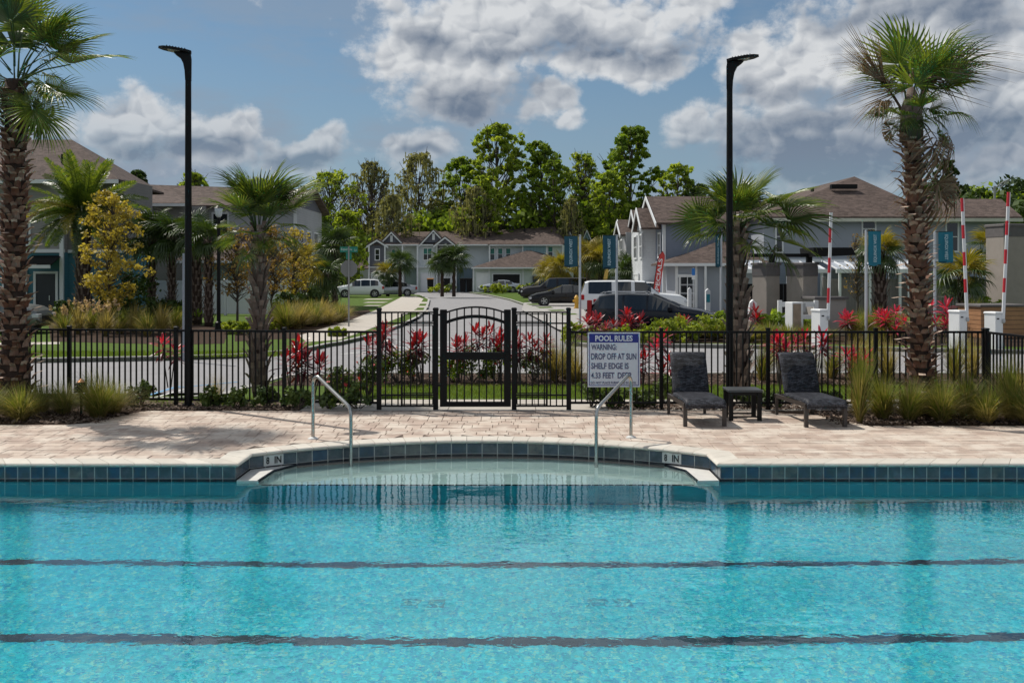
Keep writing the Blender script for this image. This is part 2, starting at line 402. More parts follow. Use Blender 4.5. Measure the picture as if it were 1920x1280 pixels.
TURF = mat('turf_blades', (.10, .17, .025), .8, tint=(.20, .26, .05), var=.2, vscale=2, trans=.35, spec=.2)
blades('turf', [(-3.6, 13, 18.4, 20.6, 3), (-9, -4, 17.6, 18.5, .3), (-16, -6.5, 27.6, 29.5, 1.2)], 46000, .07, .012, TURF)

# ================================================================== THE POOL
def arc_pts(n=30):
    h = ARC_TOP - ARC_Y0; w = (XR - XL) / 2; R = (w * w + h * h) / (2 * h); a0 = math.asin(w / R)
    return [(XC + R * math.sin(-a0 + 2 * a0 * i / n), ARC_TOP - R + R * math.cos(-a0 + 2 * a0 * i / n)) for i in range(n + 1)]
ARC = arc_pts(30)
edge_path = [(-11, WALL_Y), (XL, WALL_Y)] + ARC + [(XR, WALL_Y), (11, WALL_Y)]
def offset_path(P, d):
    out = []; n = len(P)
    for i in range(n):
        p = Vector(P[i]); ns = []
        for a, b_ in ((i - 1, i), (i, i + 1)):
            if 0 <= a and b_ < n:
                t = (Vector(P[b_]) - Vector(P[a])).normalized(); ns.append(Vector((-t.y, t.x)))
        if len(ns) == 1: out.append(p + ns[0] * d)
        else:
            m_ = (ns[0] + ns[1]); k = m_.length_squared
            m_ = m_ * (2 / k); out.append(p + m_ * d)
    return out
def resample(P, step):
    """split every long segment into equal pieces near step; returns a list of (A, B, tA, tB) by segment"""
    out = []
    for i in range(len(P) - 1):
        L = math.dist(P[i], P[i + 1]); k = max(1, round(L / step))
        for j in range(k): out.append((i, j / k, (j + 1) / k))
    return out
def at(P, i, t): return Vector(P[i]).lerp(Vector(P[i + 1]), t)
POOL = empty('swimming_pool', (0, 0, 0)); POOL['kind'] = 'structure'
TILE = mat('blue_slate_tile', (.022, .065, .12), .22, tint=(.13, .135, .13), var=.45, vscale=9, col2=(.045, .07, .085))
TRIMT = mat('black_trim_tile', (.004, .006, .014), .18, var=.1)
GROUT = mat('pale_grout', (.48, .48, .46), .85, var=.15)
COPE = mat('coping_stone', (.60, .56, .49), .75, tint=(.50, .46, .40), var=.10, vscale=4, bump=.25, bscale=70)
O0 = offset_path(edge_path, 0)
levels = {d: offset_path(edge_path, d) for d in (-.03, -.018, 0, .012, .02, .024, .03, .034, .05, .09, .30)}
def strip_piece(seg, prof, gap, m, name, parent, tint):
    """prof: list of (offset key, z); piece of the band between two stations along the pool edge"""
    i, t0, t1 = seg; vs = []
    for t in (t0, t1):
        for d, z in prof:
            p = at(levels[d], i, t); q = at(levels[d], i, 1 - t if False else (t1 if t == t0 else t0)); dv = (q - p)
            if dv.length > 0: p = p + dv.normalized() * gap / 2
            vs.append((p.x, p.y, z))
    k = len(prof); b = MB(); b.add(vs, [(a, a + 1, k + a + 1, k + a) for a in range(k - 1)] + [tuple(range(k - 1, -1, -1)), tuple(range(k, 2 * k))], tint)
    o = b.build(name, m, parent); o.data.polygons.foreach_set('use_smooth', [False] * len(o.data.polygons)); return o
prof_cope = [(.05, -.05), (.012, -.05), (-.018, -.043), (-.03, -.028), (-.03, -.018), (-.018, -.003), (.012, .004), (.30, .004), (.30, -.02)]
segs = []; i = 0
# coping: the arc's short segments are joined in pairs by building one stone per arc segment
for sgm in resample(edge_path, .32):
    x = at(edge_path, sgm[0], sgm[1]).x
    if abs(x) < 10.9: strip_piece(sgm, prof_cope, .006, COPE, 'coping_stone', POOL, rnd.random())
gb = MB()
for a in range(len(edge_path) - 1):     # mortar bed behind coping and tiles
    p, q = levels[.024][a], levels[.024][a + 1]; p2, q2 = levels[.09][a], levels[.09][a + 1]
    gb.add([(p.x, p.y, -.25), (q.x, q.y, -.25), (q.x, q.y, -.03), (p.x, p.y, -.03), (q2.x, q2.y, -.03), (p2.x, p2.y, -.03)], [(0, 1, 2, 3), (3, 2, 4, 5)])
structure(gb.build('grout', GROUT, POOL))
for sgm in resample(edge_path, .159):
    c = at(edge_path, sgm[0], sgm[1])
    if abs(c.x) > 10.6: continue
    L = math.dist(edge_path[sgm[0]], edge_path[sgm[0] + 1]) * (sgm[2] - sgm[1])
    isarc = 2 <= sgm[0] < len(edge_path) - 3
    parts_ = [(sgm[1], sgm[2])] if not isarc else [(sgm[1], sgm[2])]
    strip_piece(sgm, [(.034, -.052), (.02, -.052), (.02, -.192), (.034, -.192)], .013, TILE, 'tile', POOL, min(1, max(0, rnd.gauss(.40, .38))))
    strip_piece(sgm, [(.034, -.199), (.012, -.199), (.012, -.262), (.034, -.262)], .014, TRIMT, 'trim_tile', POOL, 0)
# basin
def pool_floor_mat():
    m = bpy.data.materials.new('pebble_painted_sparkle'); m.use_nodes = True; t = NT(m.node_tree); b = t.n['Principled BSDF']
    pos = t.node('ShaderNodeNewGeometry').outputs['Position']
    wv = t.vm('ADD', pos, t.vm('MULTIPLY', t.cxyz(t.noise(pos, 5, 3), t.noise(t.vm('ADD', pos, (5, 3, 1)), 5, 3), 0.0), (.12, .12, 0)))
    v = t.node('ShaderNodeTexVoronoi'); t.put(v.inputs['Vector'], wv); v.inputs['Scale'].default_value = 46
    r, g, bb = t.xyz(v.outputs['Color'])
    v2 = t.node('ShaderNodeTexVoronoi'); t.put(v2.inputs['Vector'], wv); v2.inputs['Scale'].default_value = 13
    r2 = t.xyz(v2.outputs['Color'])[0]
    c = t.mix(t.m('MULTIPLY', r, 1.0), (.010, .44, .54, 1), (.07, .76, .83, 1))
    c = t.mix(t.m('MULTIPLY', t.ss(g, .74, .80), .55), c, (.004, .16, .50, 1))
    c = t.mix(t.m('MULTIPLY', t.ss(bb, .87, .91), .5), c, (.50, .85, .55, 1))  # light cells: ripple sparkle painted into the pebble colour
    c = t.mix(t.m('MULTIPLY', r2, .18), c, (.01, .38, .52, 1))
    n = t.noise(pos, 1.1, 4, .6); f = t.m('MULTIPLY_ADD', n, .5, .75); c = t.mix(1.0, c, t.cxyz(f, f, f), 'MULTIPLY')
    t.put(b.inputs['Base Color'], c); b.inputs['Roughness'].default_value = .8
    return m
FLOOR_Z = -1.50
PEB_SPARKLE = pool_floor_mat()
PLAST = mat('pool_wall_plaster', (.015, .29, .35), .8, var=.2, vscale=3)
fl = MB(); fl.add([(-16, -4, FLOOR_Z), (16, -4, FLOOR_Z), (16, WALL_Y, FLOOR_Z), (-16, WALL_Y, FLOOR_Z)], [(0, 1, 2, 3)]); structure(fl.build('pool_floor', PEB_SPARKLE))
wl = MB(); wl.add([(-16, WALL_Y + .02, FLOOR_Z), (16, WALL_Y + .02, FLOOR_Z), (16, WALL_Y + .02, -.262), (XR, WALL_Y + .02, -.262), (XR, WALL_Y + .02, -.44), (XL, WALL_Y + .02, -.44), (XL, WALL_Y + .02, -.262), (-16, WALL_Y + .02, -.262)], [(0, 1, 2, 3, 4, 5, 6, 7)])
wl.add([(-16, -4, FLOOR_Z), (16, -4, FLOOR_Z), (16, -4, 0), (-16, -4, 0)], [(3, 2, 1, 0)])
wl.add([(-16, -4, FLOOR_Z), (-16, 12.3, FLOOR_Z), (-16, 12.3, 0), (-16, -4, 0)], [(3, 2, 1, 0)]); wl.add([(16, -4, FLOOR_Z), (16, 12.3, FLOOR_Z), (16, 12.3, 0), (16, -4, 0)], [(0, 1, 2, 3)])
structure(wl.build('pool_wall', PLAST))
SHELFM = mat('shelf_plaster', (.44, .56, .53), .8, var=.12, vscale=5)
sh = MB(); sp = [(XL + .02, WALL_Y)] + [tuple(p) for p in levels[.03][2:-2]] + [(XR - .02, WALL_Y)]
sh.prism(sp[::-1], -.47, -.44); structure(sh.build('sun_shelf', SHELFM, POOL))
# dark tile nosing along the shelf's edge, one tile each
for k in range(38):
    x0 = XL + .30 + k * (XR - XL - .6) / 38; x1 = x0 + (XR - XL - .6) / 38 - .012
    MB().box(x0, x1, WALL_Y - .005, WALL_Y + .045, -.462, -.434).build('trim_tile', TRIMT, POOL)
# the two dry corner ledges beside the shelf
for s in (-1, 1):
    ex = XL if s < 0 else XR
    a = [(ex, WALL_Y), (ex - s * .27, WALL_Y - .02), (ex - s * .31, WALL_Y + .62), (ex - s * .52, WALL_Y + 1.02), (ex - s * .30, WALL_Y + 1.05), (ex, ARC_Y0 + .05)]
    led = MB().prism(a if s > 0 else a[::-1], -.46, -.212).build('corner_ledge', mat('ledge_plaster', (.56, .55, .52), .8, var=.12, vscale=5), POOL)
    bt = MB()
    for (p, q) in zip(a[1:3], a[2:4]):
        L = math.dist(p, q); k = int(L / .055)
        for j in range(k):
            c = Vector(p).lerp(Vector(q), (j + .5) / k); ang = math.atan2(q[1] - p[1], q[0] - p[0])
            M = Matrix.Translation((c.x, c.y, 0)) @ Matrix.Rotation(ang, 4, 'Z'); bt.box(-.023, .023, -.012, .012, -.25, -.206, M=M)
    bt.build('edge_tiles', TRIMT, led)['kind'] = 'stuff'
# lane lines of dark tile on the floor
LANE = mat('lane_tile', (.004, .022, .05), .5, tint=(.01, .045, .08), var=.25, vscale=8)
def floor_d(py):       # where a ray through row py meets the pool floor after bending in the water
    s = (py - HY) / F; d = (EYE - WATER_Z) / s; i_ = math.atan2(1, s); r = math.asin(math.sin(i_) / 1.42)
    return d + (WATER_Z - FLOOR_Z) * math.tan(r)
for py, hw in ((1059, .075), (1203, .082)):
    yc = floor_d(py)
    for k in range(52):
        x = -7.8 + k * .30; b = MB().box(x, x + .298, yc - hw, yc + hw, FLOOR_Z, FLOOR_Z + .004, tint=rnd.random()).build('lane_tile', LANE, POOL)
for cx_ in (-.83, .84):      # floor drain grates
    yc = floor_d(1129)
    for dx in (-.17, .07):
        b = MB()
        for q in range(3): b.box(cx_ + dx, cx_ + dx + .17, yc - .09 + q * .075, yc - .09 + q * .075 + .026, FLOOR_Z, FLOOR_Z + .005)
        b.box(cx_ + dx + .155, cx_ + dx + .17, yc - .09, yc + .08, FLOOR_Z, FLOOR_Z + .006)
        b.build('drain_grate', mat('drain', (.03, .24, .33), .6), POOL)
# water
def water_mat():
    m = bpy.data.materials.new('pool_water'); m.use_nodes = True; t = NT(m.node_tree); t.n.clear()
    out = t.node('ShaderNodeOutputMaterial'); g = t.node('ShaderNodeBsdfGlass'); g.inputs['IOR'].default_value = 1.42; g.inputs['Roughness'].default_value = 0
    g.inputs['Color'].default_value = (.93, .99, 1, 1)
    pos = t.node('ShaderNodeNewGeometry').outputs['Position']
    p1 = t.vm('MULTIPLY', pos, (1, 1.25, 1))
    y = t.xyz(pos)[1]
    calm = t.m('MULTIPLY_ADD', t.ss(y, 12.0, 8.5), .8, .30)      # the sheltered strip under the wall is calmer
    h = t.m('ADD', t.m('MULTIPLY', t.noise(p1, 5.0, 2, .5), 1.0), t.m('MULTIPLY', t.noise(p1, 17, 2, .5), .22))
    h = t.m('ADD', h, t.m('MULTIPLY', t.noise(p1, 1.3, 1), 1.6))
    h = t.m('MULTIPLY', h, calm)
    b = t.node('ShaderNodeBump'); b.inputs['Strength'].default_value = 1; b.inputs['Distance'].default_value = WAVE
    t.put(b.inputs['Height'], h); t.l.new(b.outputs[0], g.inputs['Normal']); t.l.new(g.outputs[0], out.inputs[0]); return m
WAVE = .0052
wp = [(-16, -4), (16, -4), (16, WALL_Y + .018), (XR, WALL_Y + .018)] + [tuple(p) for p in levels[.03][2:-2]][::-1] + [(XL, WALL_Y + .018), (-16, WALL_Y + .018)]
wm = MB(); wm.add([(x, y, WATER_Z) for x, y in wp], [tuple(range(len(wp)))])
structure(wm.build('pool_water', water_mat()))
# depth marks
for cx_px in (517, 1272):
    best = min(range(2, len(edge_path) - 3), key=lambda k: abs((edge_path[k][0] + edge_path[k + 1][0]) / 2 / ((edge_path[k][1] + edge_path[k + 1][1]) / 2) * F + CX - cx_px))
    p, q = levels[.012][best], levels[.012][best + 1]; c = (p + q) / 2; ang = math.atan2(q.y - p.y, q.x - p.x)
    M = Matrix.Translation((c.x, c.y, 0)) @ Matrix.Rotation(ang, 4, 'Z')
    mk = MB().box(-.135, .135, -.004, .03, -.19, -.052, M=M, bev=.004).build('depth_marker_tile', mat('white_tile', (.62, .62, .60), .35, var=.08), POOL)
    text_mesh('8', .045, .095, 'lettering', mat('black_ink', (.008, .008, .008), .5), mk, M @ Matrix.Translation((-.105, -.006, -.168)), bold=.03)
    text_mesh('IN', .095, .095, 'lettering', MATS['black_ink'], mk, M @ Matrix.Translation((.01, -.006, -.168)), bold=.03)

# ================================================================== THE DECK
PAV = mat('travertine_paver', (.52, .425, .35), .85, tint=(.39, .295, .24), var=.26, vscale=3, bump=.45, bscale=60, col2=(.60, .52, .44))
deck_out = [(-11, 12.3), (11, 12.3), (11, 15.25)] + [G(1630, 798)] + [G(1530, 777), G(1440, 774), (X(1075, 16.9), 16.9), (X(690, 16.9), 16.9), G(265, 771), G(150, 796), (-11, 15.3)]
DK = MB()
inner = [tuple(p) for p in levels[.09]]
dpoly = [(11, 15.25), G(1630, 798), G(1530, 777), G(1440, 774), (4.5, 16.9), (-6.2, 16.9), G(265, 771), G(150, 796), (-11, 15.3)]
def in_poly(x, y, P):
    c = False; j = len(P) - 1
    for i in range(len(P)):
        if (P[i][1] > y) != (P[j][1] > y) and x < (P[j][0] - P[i][0]) * (y - P[i][1]) / (P[j][1] - P[i][1]) + P[i][0]: c = not c
        j = i
    return c
full = [tuple(p) for p in levels[.30]] + dpoly
db = MB(); db.add([(x, y, -.012) for x, y in full], [tuple(range(len(full)))]); base = db.build('deck', mat('joint_sand', (.16, .12, .095), .95, var=.2)); structure(base)
if base.data.polygons[0].normal.z < 0: base.data.flip_normals()
pavers = []
y = 12.55; row = 0
while y < 16.95:
    h = (.23, .155, .23, .31)[row % 4]; x = -10.9 + rnd.random() * .2
    while x < 10.9:
        w_ = rnd.choice((.155, .23, .31, .31, .39)); pavers.append((x, y, w_, h)); x += w_
    y += h; row += 1
keep = []
for (x, y, w_, h) in pavers:
    # cut each stone back to the deck outline
    cor = [(x + .004, y + .004), (x + w_ - .004, y + .004), (x + w_ - .004, y + h - .004), (x + .004, y + h - .004)]
    ins = [in_poly(a, b_, full) for a, b_ in cor]
    if not any(ins): continue
    if not all(ins):
        cx_, cy_ = next(c for c, f in zip(cor, ins) if f); nc = []
        for (a, b_), f in zip(cor, ins):
            if f: nc.append((a, b_)); continue
            t0, t1 = 0.0, 1.0
            for _ in range(8):
                tm = (t0 + t1) / 2
                if in_poly(cx_ + (a - cx_) * tm, cy_ + (b_ - cy_) * tm, full): t0 = tm
                else: t1 = tm
            nc.append((cx_ + (a - cx_) * t0, cy_ + (b_ - cy_) * t0))
        cor = nc
    keep.append(cor)
vis = sorted(keep, key=lambda c: (abs(c[0][0] / c[0][1]) > .53, c[0][1]))
def paver_mesh(b, cor, tint):
    up = rnd.uniform(-.0022, .0012); tl = [rnd.uniform(-.0008, .0008) for _ in cor]; n = len(cor)
    cx_ = sum(c[0] for c in cor) / n; cy_ = sum(c[1] for c in cor) / n
    top = [(a + (cx_ - a) * .02, b_ + (cy_ - b_) * .02, up + t_) for (a, b_), t_ in zip(cor, tl)]; rim = [(a, b_, up - .006) for a, b_ in cor]; bot = [(a, b_, -.012) for a, b_ in cor]
    b.add(top + rim + bot, [tuple(range(n))] + [(n + i, n + (i + 1) % n, (i + 1) % n, i) for i in range(n)] + [(2 * n + i, 2 * n + (i + 1) % n, n + (i + 1) % n, n + i) for i in range(n)], tint)
for cor in vis[:290]:
    b = MB(); paver_mesh(b, cor, rnd.random()); b.build('paver', PAV, base)
b = MB()
for cor in vis[290:]: paver_mesh(b, cor, rnd.random())
b.build('pavers', PAV, base)['kind'] = 'stuff'
# planting bed in front of the fence, behind the deck
bed = [(-11, 15.3), G(150, 796), G(265, 771), (-6.2, 16.9), (-3.62, 16.9), (-3.62, 18.3), (-11, 18.3)]
sheet('planting_bed', bed, -.004, MULCH); sheet('planting_bed', [(1.6, 16.9), G(1440, 774), G(1530, 777), G(1630, 798), (11, 15.25), (11, 17.6), (1.6, 17.6)], -.004, MULCH)
sheet('gate_sill', [(-3.6, 16.84), (1.6, 16.84), (1.6, 16.9), (-3.6, 16.9)], .006, mat('sill_grey', (.25, .25, .26), .8))
# bark chips
def chips(name, regions, n, size, m):
    k = n; R = np.array([r[4] for r in regions], float); R /= R.sum()
    idx = rng.choice(len(regions), k, p=R); A = np.array([r[:4] for r in regions])[idx]
    P = np.stack([A[:, 0] + rng.random(k) * (A[:, 1] - A[:, 0]), A[:, 2] + rng.random(k) * (A[:, 3] - A[:, 2]), rng.uniform(.002, .03, k)], 1)
    a = rng.uniform(0, 2 * PI, k); s_ = size * rng.uniform(.5, 1.5, k); el = rng.normal(0, .35, k)
    u = np.stack([np.cos(a) * np.cos(el), np.sin(a) * np.cos(el), np.sin(el)], 1) * s_[:, None]; v = np.stack([-np.sin(a), np.cos(a), rng.normal(0, .5, k)], 1) * (s_ * .4)[:, None]
    w_ = np.zeros_like(u); w_[:, 2] = .006
    V = np.stack([P - u, P - v, P + u, P + v, P + w_ * 1.6], 1).reshape(-1, 3); b5 = np.arange(k)[:, None] * 5
    Fc = np.concatenate([b5 + np.array([0, 1, 4]), b5 + np.array([1, 2, 4]), b5 + np.array([2, 3, 4]), b5 + np.array([3, 0, 4])])
    return tag(link(name, npmesh(name, V, Fc, np.tile(rng.random(k), 4), m)), kind='stuff')
CHIP = mat('bark_chip', (.07, .04, .027), .9, tint=(.26, .20, .16), var=.3, vscale=9, spec=.2)
chips('bark_mulch', [(-10.3, -6.4, 15.45, 18.1, 3), (-7.4, -3.65, 16.93, 18.0, 2), (1.65, 5, 16.93, 17.6, 1.2), (5, 10.8, 15.35, 17.6, 3), (-5.1, 8, 20.6, 23.0, 1.6)], 15000, .035, CHIP)
# ================================================================== FENCE AND GATE
def fence_run(A, B, posts, label, pitch=.105, top=1.345, bot=.12, post_h=1.40, skip=()):
    A = Vector((*A, 0)); B = Vector((*B, 0)); L = (B - A).length; t = (B - A) / L
    o = empty('metal_fence', A, label, 'fence'); o.rotation_euler = (0, 0, math.atan2(t.y, t.x))
    ps = [p * L for p in posts]
    post = None
    for p in ps:
        if post is None:
            b = MB().box(-.03, .03, -.03, .03, -.05, post_h - .03); b.box(-.036, .036, -.036, .036, post_h - .03, post_h, bev=.012)
            post = b.build('post', BLACK, o); q = post
        else: q = post.copy(); COL.objects.link(q); q.parent = o
        q.location = (p, 0, 0)
    for z in (bot, top - .02):
        for a, b_ in zip(ps[:-1], ps[1:]):
            MB().box(a + .03, b_ - .03, -.018, .018, z - .018, z + .02).build('rail', BLACK, o)
    pk = MB().box(-.0115, .0115, -.0115, .0115, bot + .02, top - .038).build('picket', BLACK, o); first = True
    for a, b_ in zip(ps[:-1], ps[1:]):
        n = max(1, round((b_ - a) / pitch))
        for j in range(1, n):
            x = a + (b_ - a) * j / n
            q = pk if first else pk.copy()
            if not first: COL.objects.link(q); q.parent = o
            q.location = (x, 0, 0); first = False
    return o
lf0 = G(-220, 751); gpx = lambda px: (px - CX) / F * FY
PA, PB, PC, PD_ = gpx(711), gpx(817), gpx(964), gpx(1066)      # posts beside the gate
L0 = (X(-150, 18.05), 18.05)
def fr(px, A, B):   # fraction along A-B seen at column px
    dx, dy = B[0] - A[0], B[1] - A[1]; k = (px - CX) / F
    return (k * A[1] - A[0]) / (dx - k * dy)
A_, B_ = L0, (PA, FY)
fence_run(A_, B_, [0, fr(130, A_, B_), fr(330, A_, B_), fr(533, A_, B_), 1 - .001], 'black picket fence along the planting bed beyond the palm with the slender trunk boots')
A_, B_ = (PD_, FY), (gpx(1845), FY)
fence_run(A_, B_, [fr(1240, A_, B_) * 0 + .002, fr(1240, A_, B_), fr(1440, A_, B_), fr(1642, A_, B_), 1], 'black picket fence behind the two loungers and the pool rules sign')
fence_run((gpx(1845) + .01, FY - .04), (gpx(1845) + .10, 15.3), [.02, .98], 'short black fence return beside the tall grasses at the deck end', bot=.12)
def side_panel(x0, x1, flip, label):
    o = empty('gate_side_panel', (x0, FY, 0), label, 'fence panel'); w = x1 - x0
    zt = Z(585.5, FY); zb = Z(761, FY); z2 = Z(606, FY); z3 = Z(740.5, FY)
    for px_ in (0, w):
        r_ = .036 if (px_ == 0) == (not flip) else .042
        b = MB().box(px_ - r_, px_ + r_, -r_, r_, -.02, 1.70); b.box(px_ - r_ - .006, px_ + r_ + .006, -r_ - .006, r_ + .006, 1.70, 1.745, bev=.015); b.build('post', BLACK, o)
    for z in (zt, z2, z3, zb): MB().box(.03, w - .03, -.016, .016, z - .012, z + .014).build('rail', BLACK, o)
    n = 9
    for j in range(1, n):
        x = w * j / n; MB().box(x - .011, x + .011, -.011, .011, zb, zt).build('picket', BLACK, o)
    # the welded screen frame beside the gate
    a, c = (w * .40, w - .05) if not flip else (.05, w * .60)
    for zz0, zz1 in ((z2 + .03, zt - .03), (z3 + .035, z2 - .035), (zb + .03, z3 - .03)):
        b = MB()
        for z in (zz0, zz1): b.box(a, c, -.026, -.012, z - .008, z + .008)
        for x in (a, c): b.box(x - .009, x + .009, -.027, -.011, zz0, zz1)
        b.build('screen_frame', BLACK, o)
    for x in (a if not flip else c,): MB().box(x - .016, x + .016, -.028, .012, zb, zt - .02).build('stile', BLACK, o)
    return o
side_panel(PA, PB, False, 'black gate side panel with screen frame, on the red-leaved roses side next to the hinges')
side_panel(PC, PD_, True, 'black gate side panel with screen frame, between the gate and the pool rules sign')
def make_gate():
    gx0, gx1 = gpx(825), gpx(958); w = gx1 - gx0
    o = empty('arched_gate', (gx0, FY, 0), 'black metal gate with an arched top and a wide lock rail across the middle', 'gate')
    zt = Z(580, FY); zb = Z(762, FY)
    for s, x in ((0, .06), (1, w - .06)):
        b = MB().box(x - .06, x + .06, -.028, .028, zb, zt, bev=.01); b.build('stile', BLACK, o)
    MB().box(.12, w - .12, -.025, .025, zb, zb + .085).build('bottom_rail', BLACK, o)
    MB().box(.12, w - .12, -.030, .030, Z(674, FY), Z(660, FY)).build('lock_rail', BLACK, o)
    c = w / 2
    def arch(z_end, z_mid, th, name):
        b = MB(); n = 14; vs = []
        for i in range(n + 1):
            u = i / n; x = .115 + (w - .23) * u; z = z_end + (z_mid - z_end) * (1 - (2 * u - 1) ** 2)
            vs += [(x, -.022, z), (x, .022, z), (x, .022, z + th), (x, -.022, z + th)]
        fs = []
        for i in range(n):
            k = i * 4; fs += [(k, k + 4, k + 5, k + 1), (k + 1, k + 5, k + 6, k + 2), (k + 2, k + 6, k + 7, k + 3), (k + 3, k + 7, k + 4, k)]
        b.add(vs, fs + [(0, 1, 2, 3), (n * 4 + 3, n * 4 + 2, n * 4 + 1, n * 4)]); return b.build(name, BLACK, o)
    arch(Z(587, FY), Z(574.5, FY) - .025, .03, 'top_arch'); arch(Z(607, FY), Z(596, FY), .055, 'lower_arch')
    for k in range(1, 9):
        x = .10 + (w - .20) * (k - .5) / 8; u = (x - .115) / (w - .23); za = Z(587, FY) + (Z(574.5, FY) - .025 - Z(587, FY)) * (1 - (2 * u - 1) ** 2)
        MB().box(x - .011, x + .011, -.011, .011, zb + .08, za).build('picket', BLACK, o)
    MB().tube([(.01, -.02, Z(590, FY)), (-.05, -.02, Z(590, FY))], .016).build('hinge', BLACK, o); MB().tube([(.01, -.02, Z(722, FY)), (-.05, -.02, Z(722, FY))], .016).build('hinge', BLACK, o)
    b = MB().box(w - .10, w - .02, -.055, -.02, Z(675, FY), Z(661, FY), bev=.008); b.build('latch_box', BLACK, o)
make_gate()

# the sign hung on the fence
def make_sign():
    y = FY - .035; x0, x1 = X(1102, y), X(1200, y); z0, z1 = Z(725.5, y), Z(623, y); w = x1 - x0; h = z1 - z0
    o = empty('pool_rules_sign', (x0, y, z0), 'white and blue POOL RULES warning sign hung on the black fence', 'sign')
    sw = mat('sign_white', (.60, .65, .72), .45, var=.04); nb = mat('sign_navy', (.012, .022, .22), .45, var=.04); tx = mat('sign_text', (.055, .065, .16), .5, var=0)
    pl = MB().box(0, w, -.006, .006, 0, h); pl.build('board', sw, o)
    def P(px, py): return ((px - 1102) / 98 * w, h - (py - 623) / 102.5 * h)
    b = MB()
    e = [(1104.6, 625.2), (1197.4, 625.2), (1197.4, 722), (1104.6, 722)]
    a0 = P(1104.6, 722.6); a1 = P(1197.6, 625.4); t = .011
    b.box(a0[0], a0[0] + t, -.0095, -.006, a0[1], a1[1]); b.box(a1[0] - t, a1[0], -.0095, -.006, a0[1], a1[1]); b.box(a0[0] + t, a1[0] - t, -.0095, -.006, a0[1], a0[1] + t)
    b.build('border', nb, o)
    q0 = P(1104.6, 642.0); MB().box(a0[0] + t, a1[0] - t, -.0095, -.006, q0[1], a1[1]).build('header', nb, o)
    def T(s, xa, ya, xb, yb, m, bold=0.0):
        p = P(xa, yb); q = P(xb, ya); text_mesh(s, q[0] - p[0], q[1] - p[1], 'lettering', m, o, Matrix.Translation((p[0], -.0105, p[1])), bold=bold)
    T('POOL RULES', 1116, 628.5, 1186, 639.5, sw, .03)
    T('WARNING:', 1108.5, 645, 1156, 656, tx, .022)
    T('DROP OFF AT SUN', 1108.3, 662, 1193, 674, tx, .022); T('SHELF EDGE IS', 1108.3, 680, 1178.5, 691.5, tx, .022)
    T('4.33 FEET', 1108, 698, 1152, 709, tx, .022); T('DEEP', 1158, 698, 1183.5, 709, tx, .022)
    T('DO NOT PLACE FURNITURE IN POOL', 1107.8, 714.8, 1193, 719.6, tx, .02)
make_sign()

# ================================================================== POOL HANDRAILS
def handrail(Prear, Pfront, label):
    A = Vector((*Prear, 0)); B = Vector((*Pfront, 0)); t = (B - A); L = t.length; t.normalize()
    prof = [(0, 0.0), (0, .30), (0, .62), (.0, .78)]
    def arc(c, r, a0, a1, n=7): return [(c[0] + r * math.cos(a0 + (a1 - a0) * i / n), c[1] + r * math.sin(a0 + (a1 - a0) * i / n)) for i in range(n + 1)]
    ztop = .80; r = .10; sl = math.atan2(.50 - .86, L - .16)      # slope of the sloping grab part
    prof += arc((r, ztop - .02), r, PI, PI / 2 + sl, 8)
    p = prof[-1]; endx = L - .045; ez = p[1] + (endx - p[0]) * math.tan(sl)
    r2 = .12; prof += [(p[0] + (endx - p[0]) * .5, p[1] + (ez - p[1]) * .5)]
    prof += [(endx - .02, ez + .02), (endx + .015, ez - .02), (L - .008, ez - .075), (L, ez - .14), (L, .1), (L, -.2), (L, -.43)]
    pts = [A + t * u + Vector((0, 0, z)) for u, z in prof]
    o = empty('pool_handrail', A, label, 'handrail', 'stainless steel handrails at the sun shelf')
    pts = [q - A for q in pts]
    # smooth the polyline
    for _ in range(2):
        q = [pts[0]]
        for a, b_ in zip(pts[:-1], pts[1:]): q += [a.lerp(b_, .25), a.lerp(b_, .75)]
        pts = q + [pts[-1]]
    MB().tube(pts, .0245, 12).build('rail_tube', STEEL, o, smooth=True, sharp=60)
    b = MB(); b.tube([(0, 0, .0), (0, 0, .012), (0, 0, .03)], [.075, .07, .03], 16); b.build('escutcheon', mat('white_plastic', (.6, .6, .58), .4), o, smooth=True, sharp=40)
handrail((X(587, 14.05), 14.05), (X(658, 13.45), 13.45), 'stainless handrail at the shelf corner nearer the left 8 IN mark, in front of shrubs')
handrail((X(1183, 14.15), 14.15), (X(1118, 13.35), 13.35), 'stainless handrail standing in front of the pool rules sign')

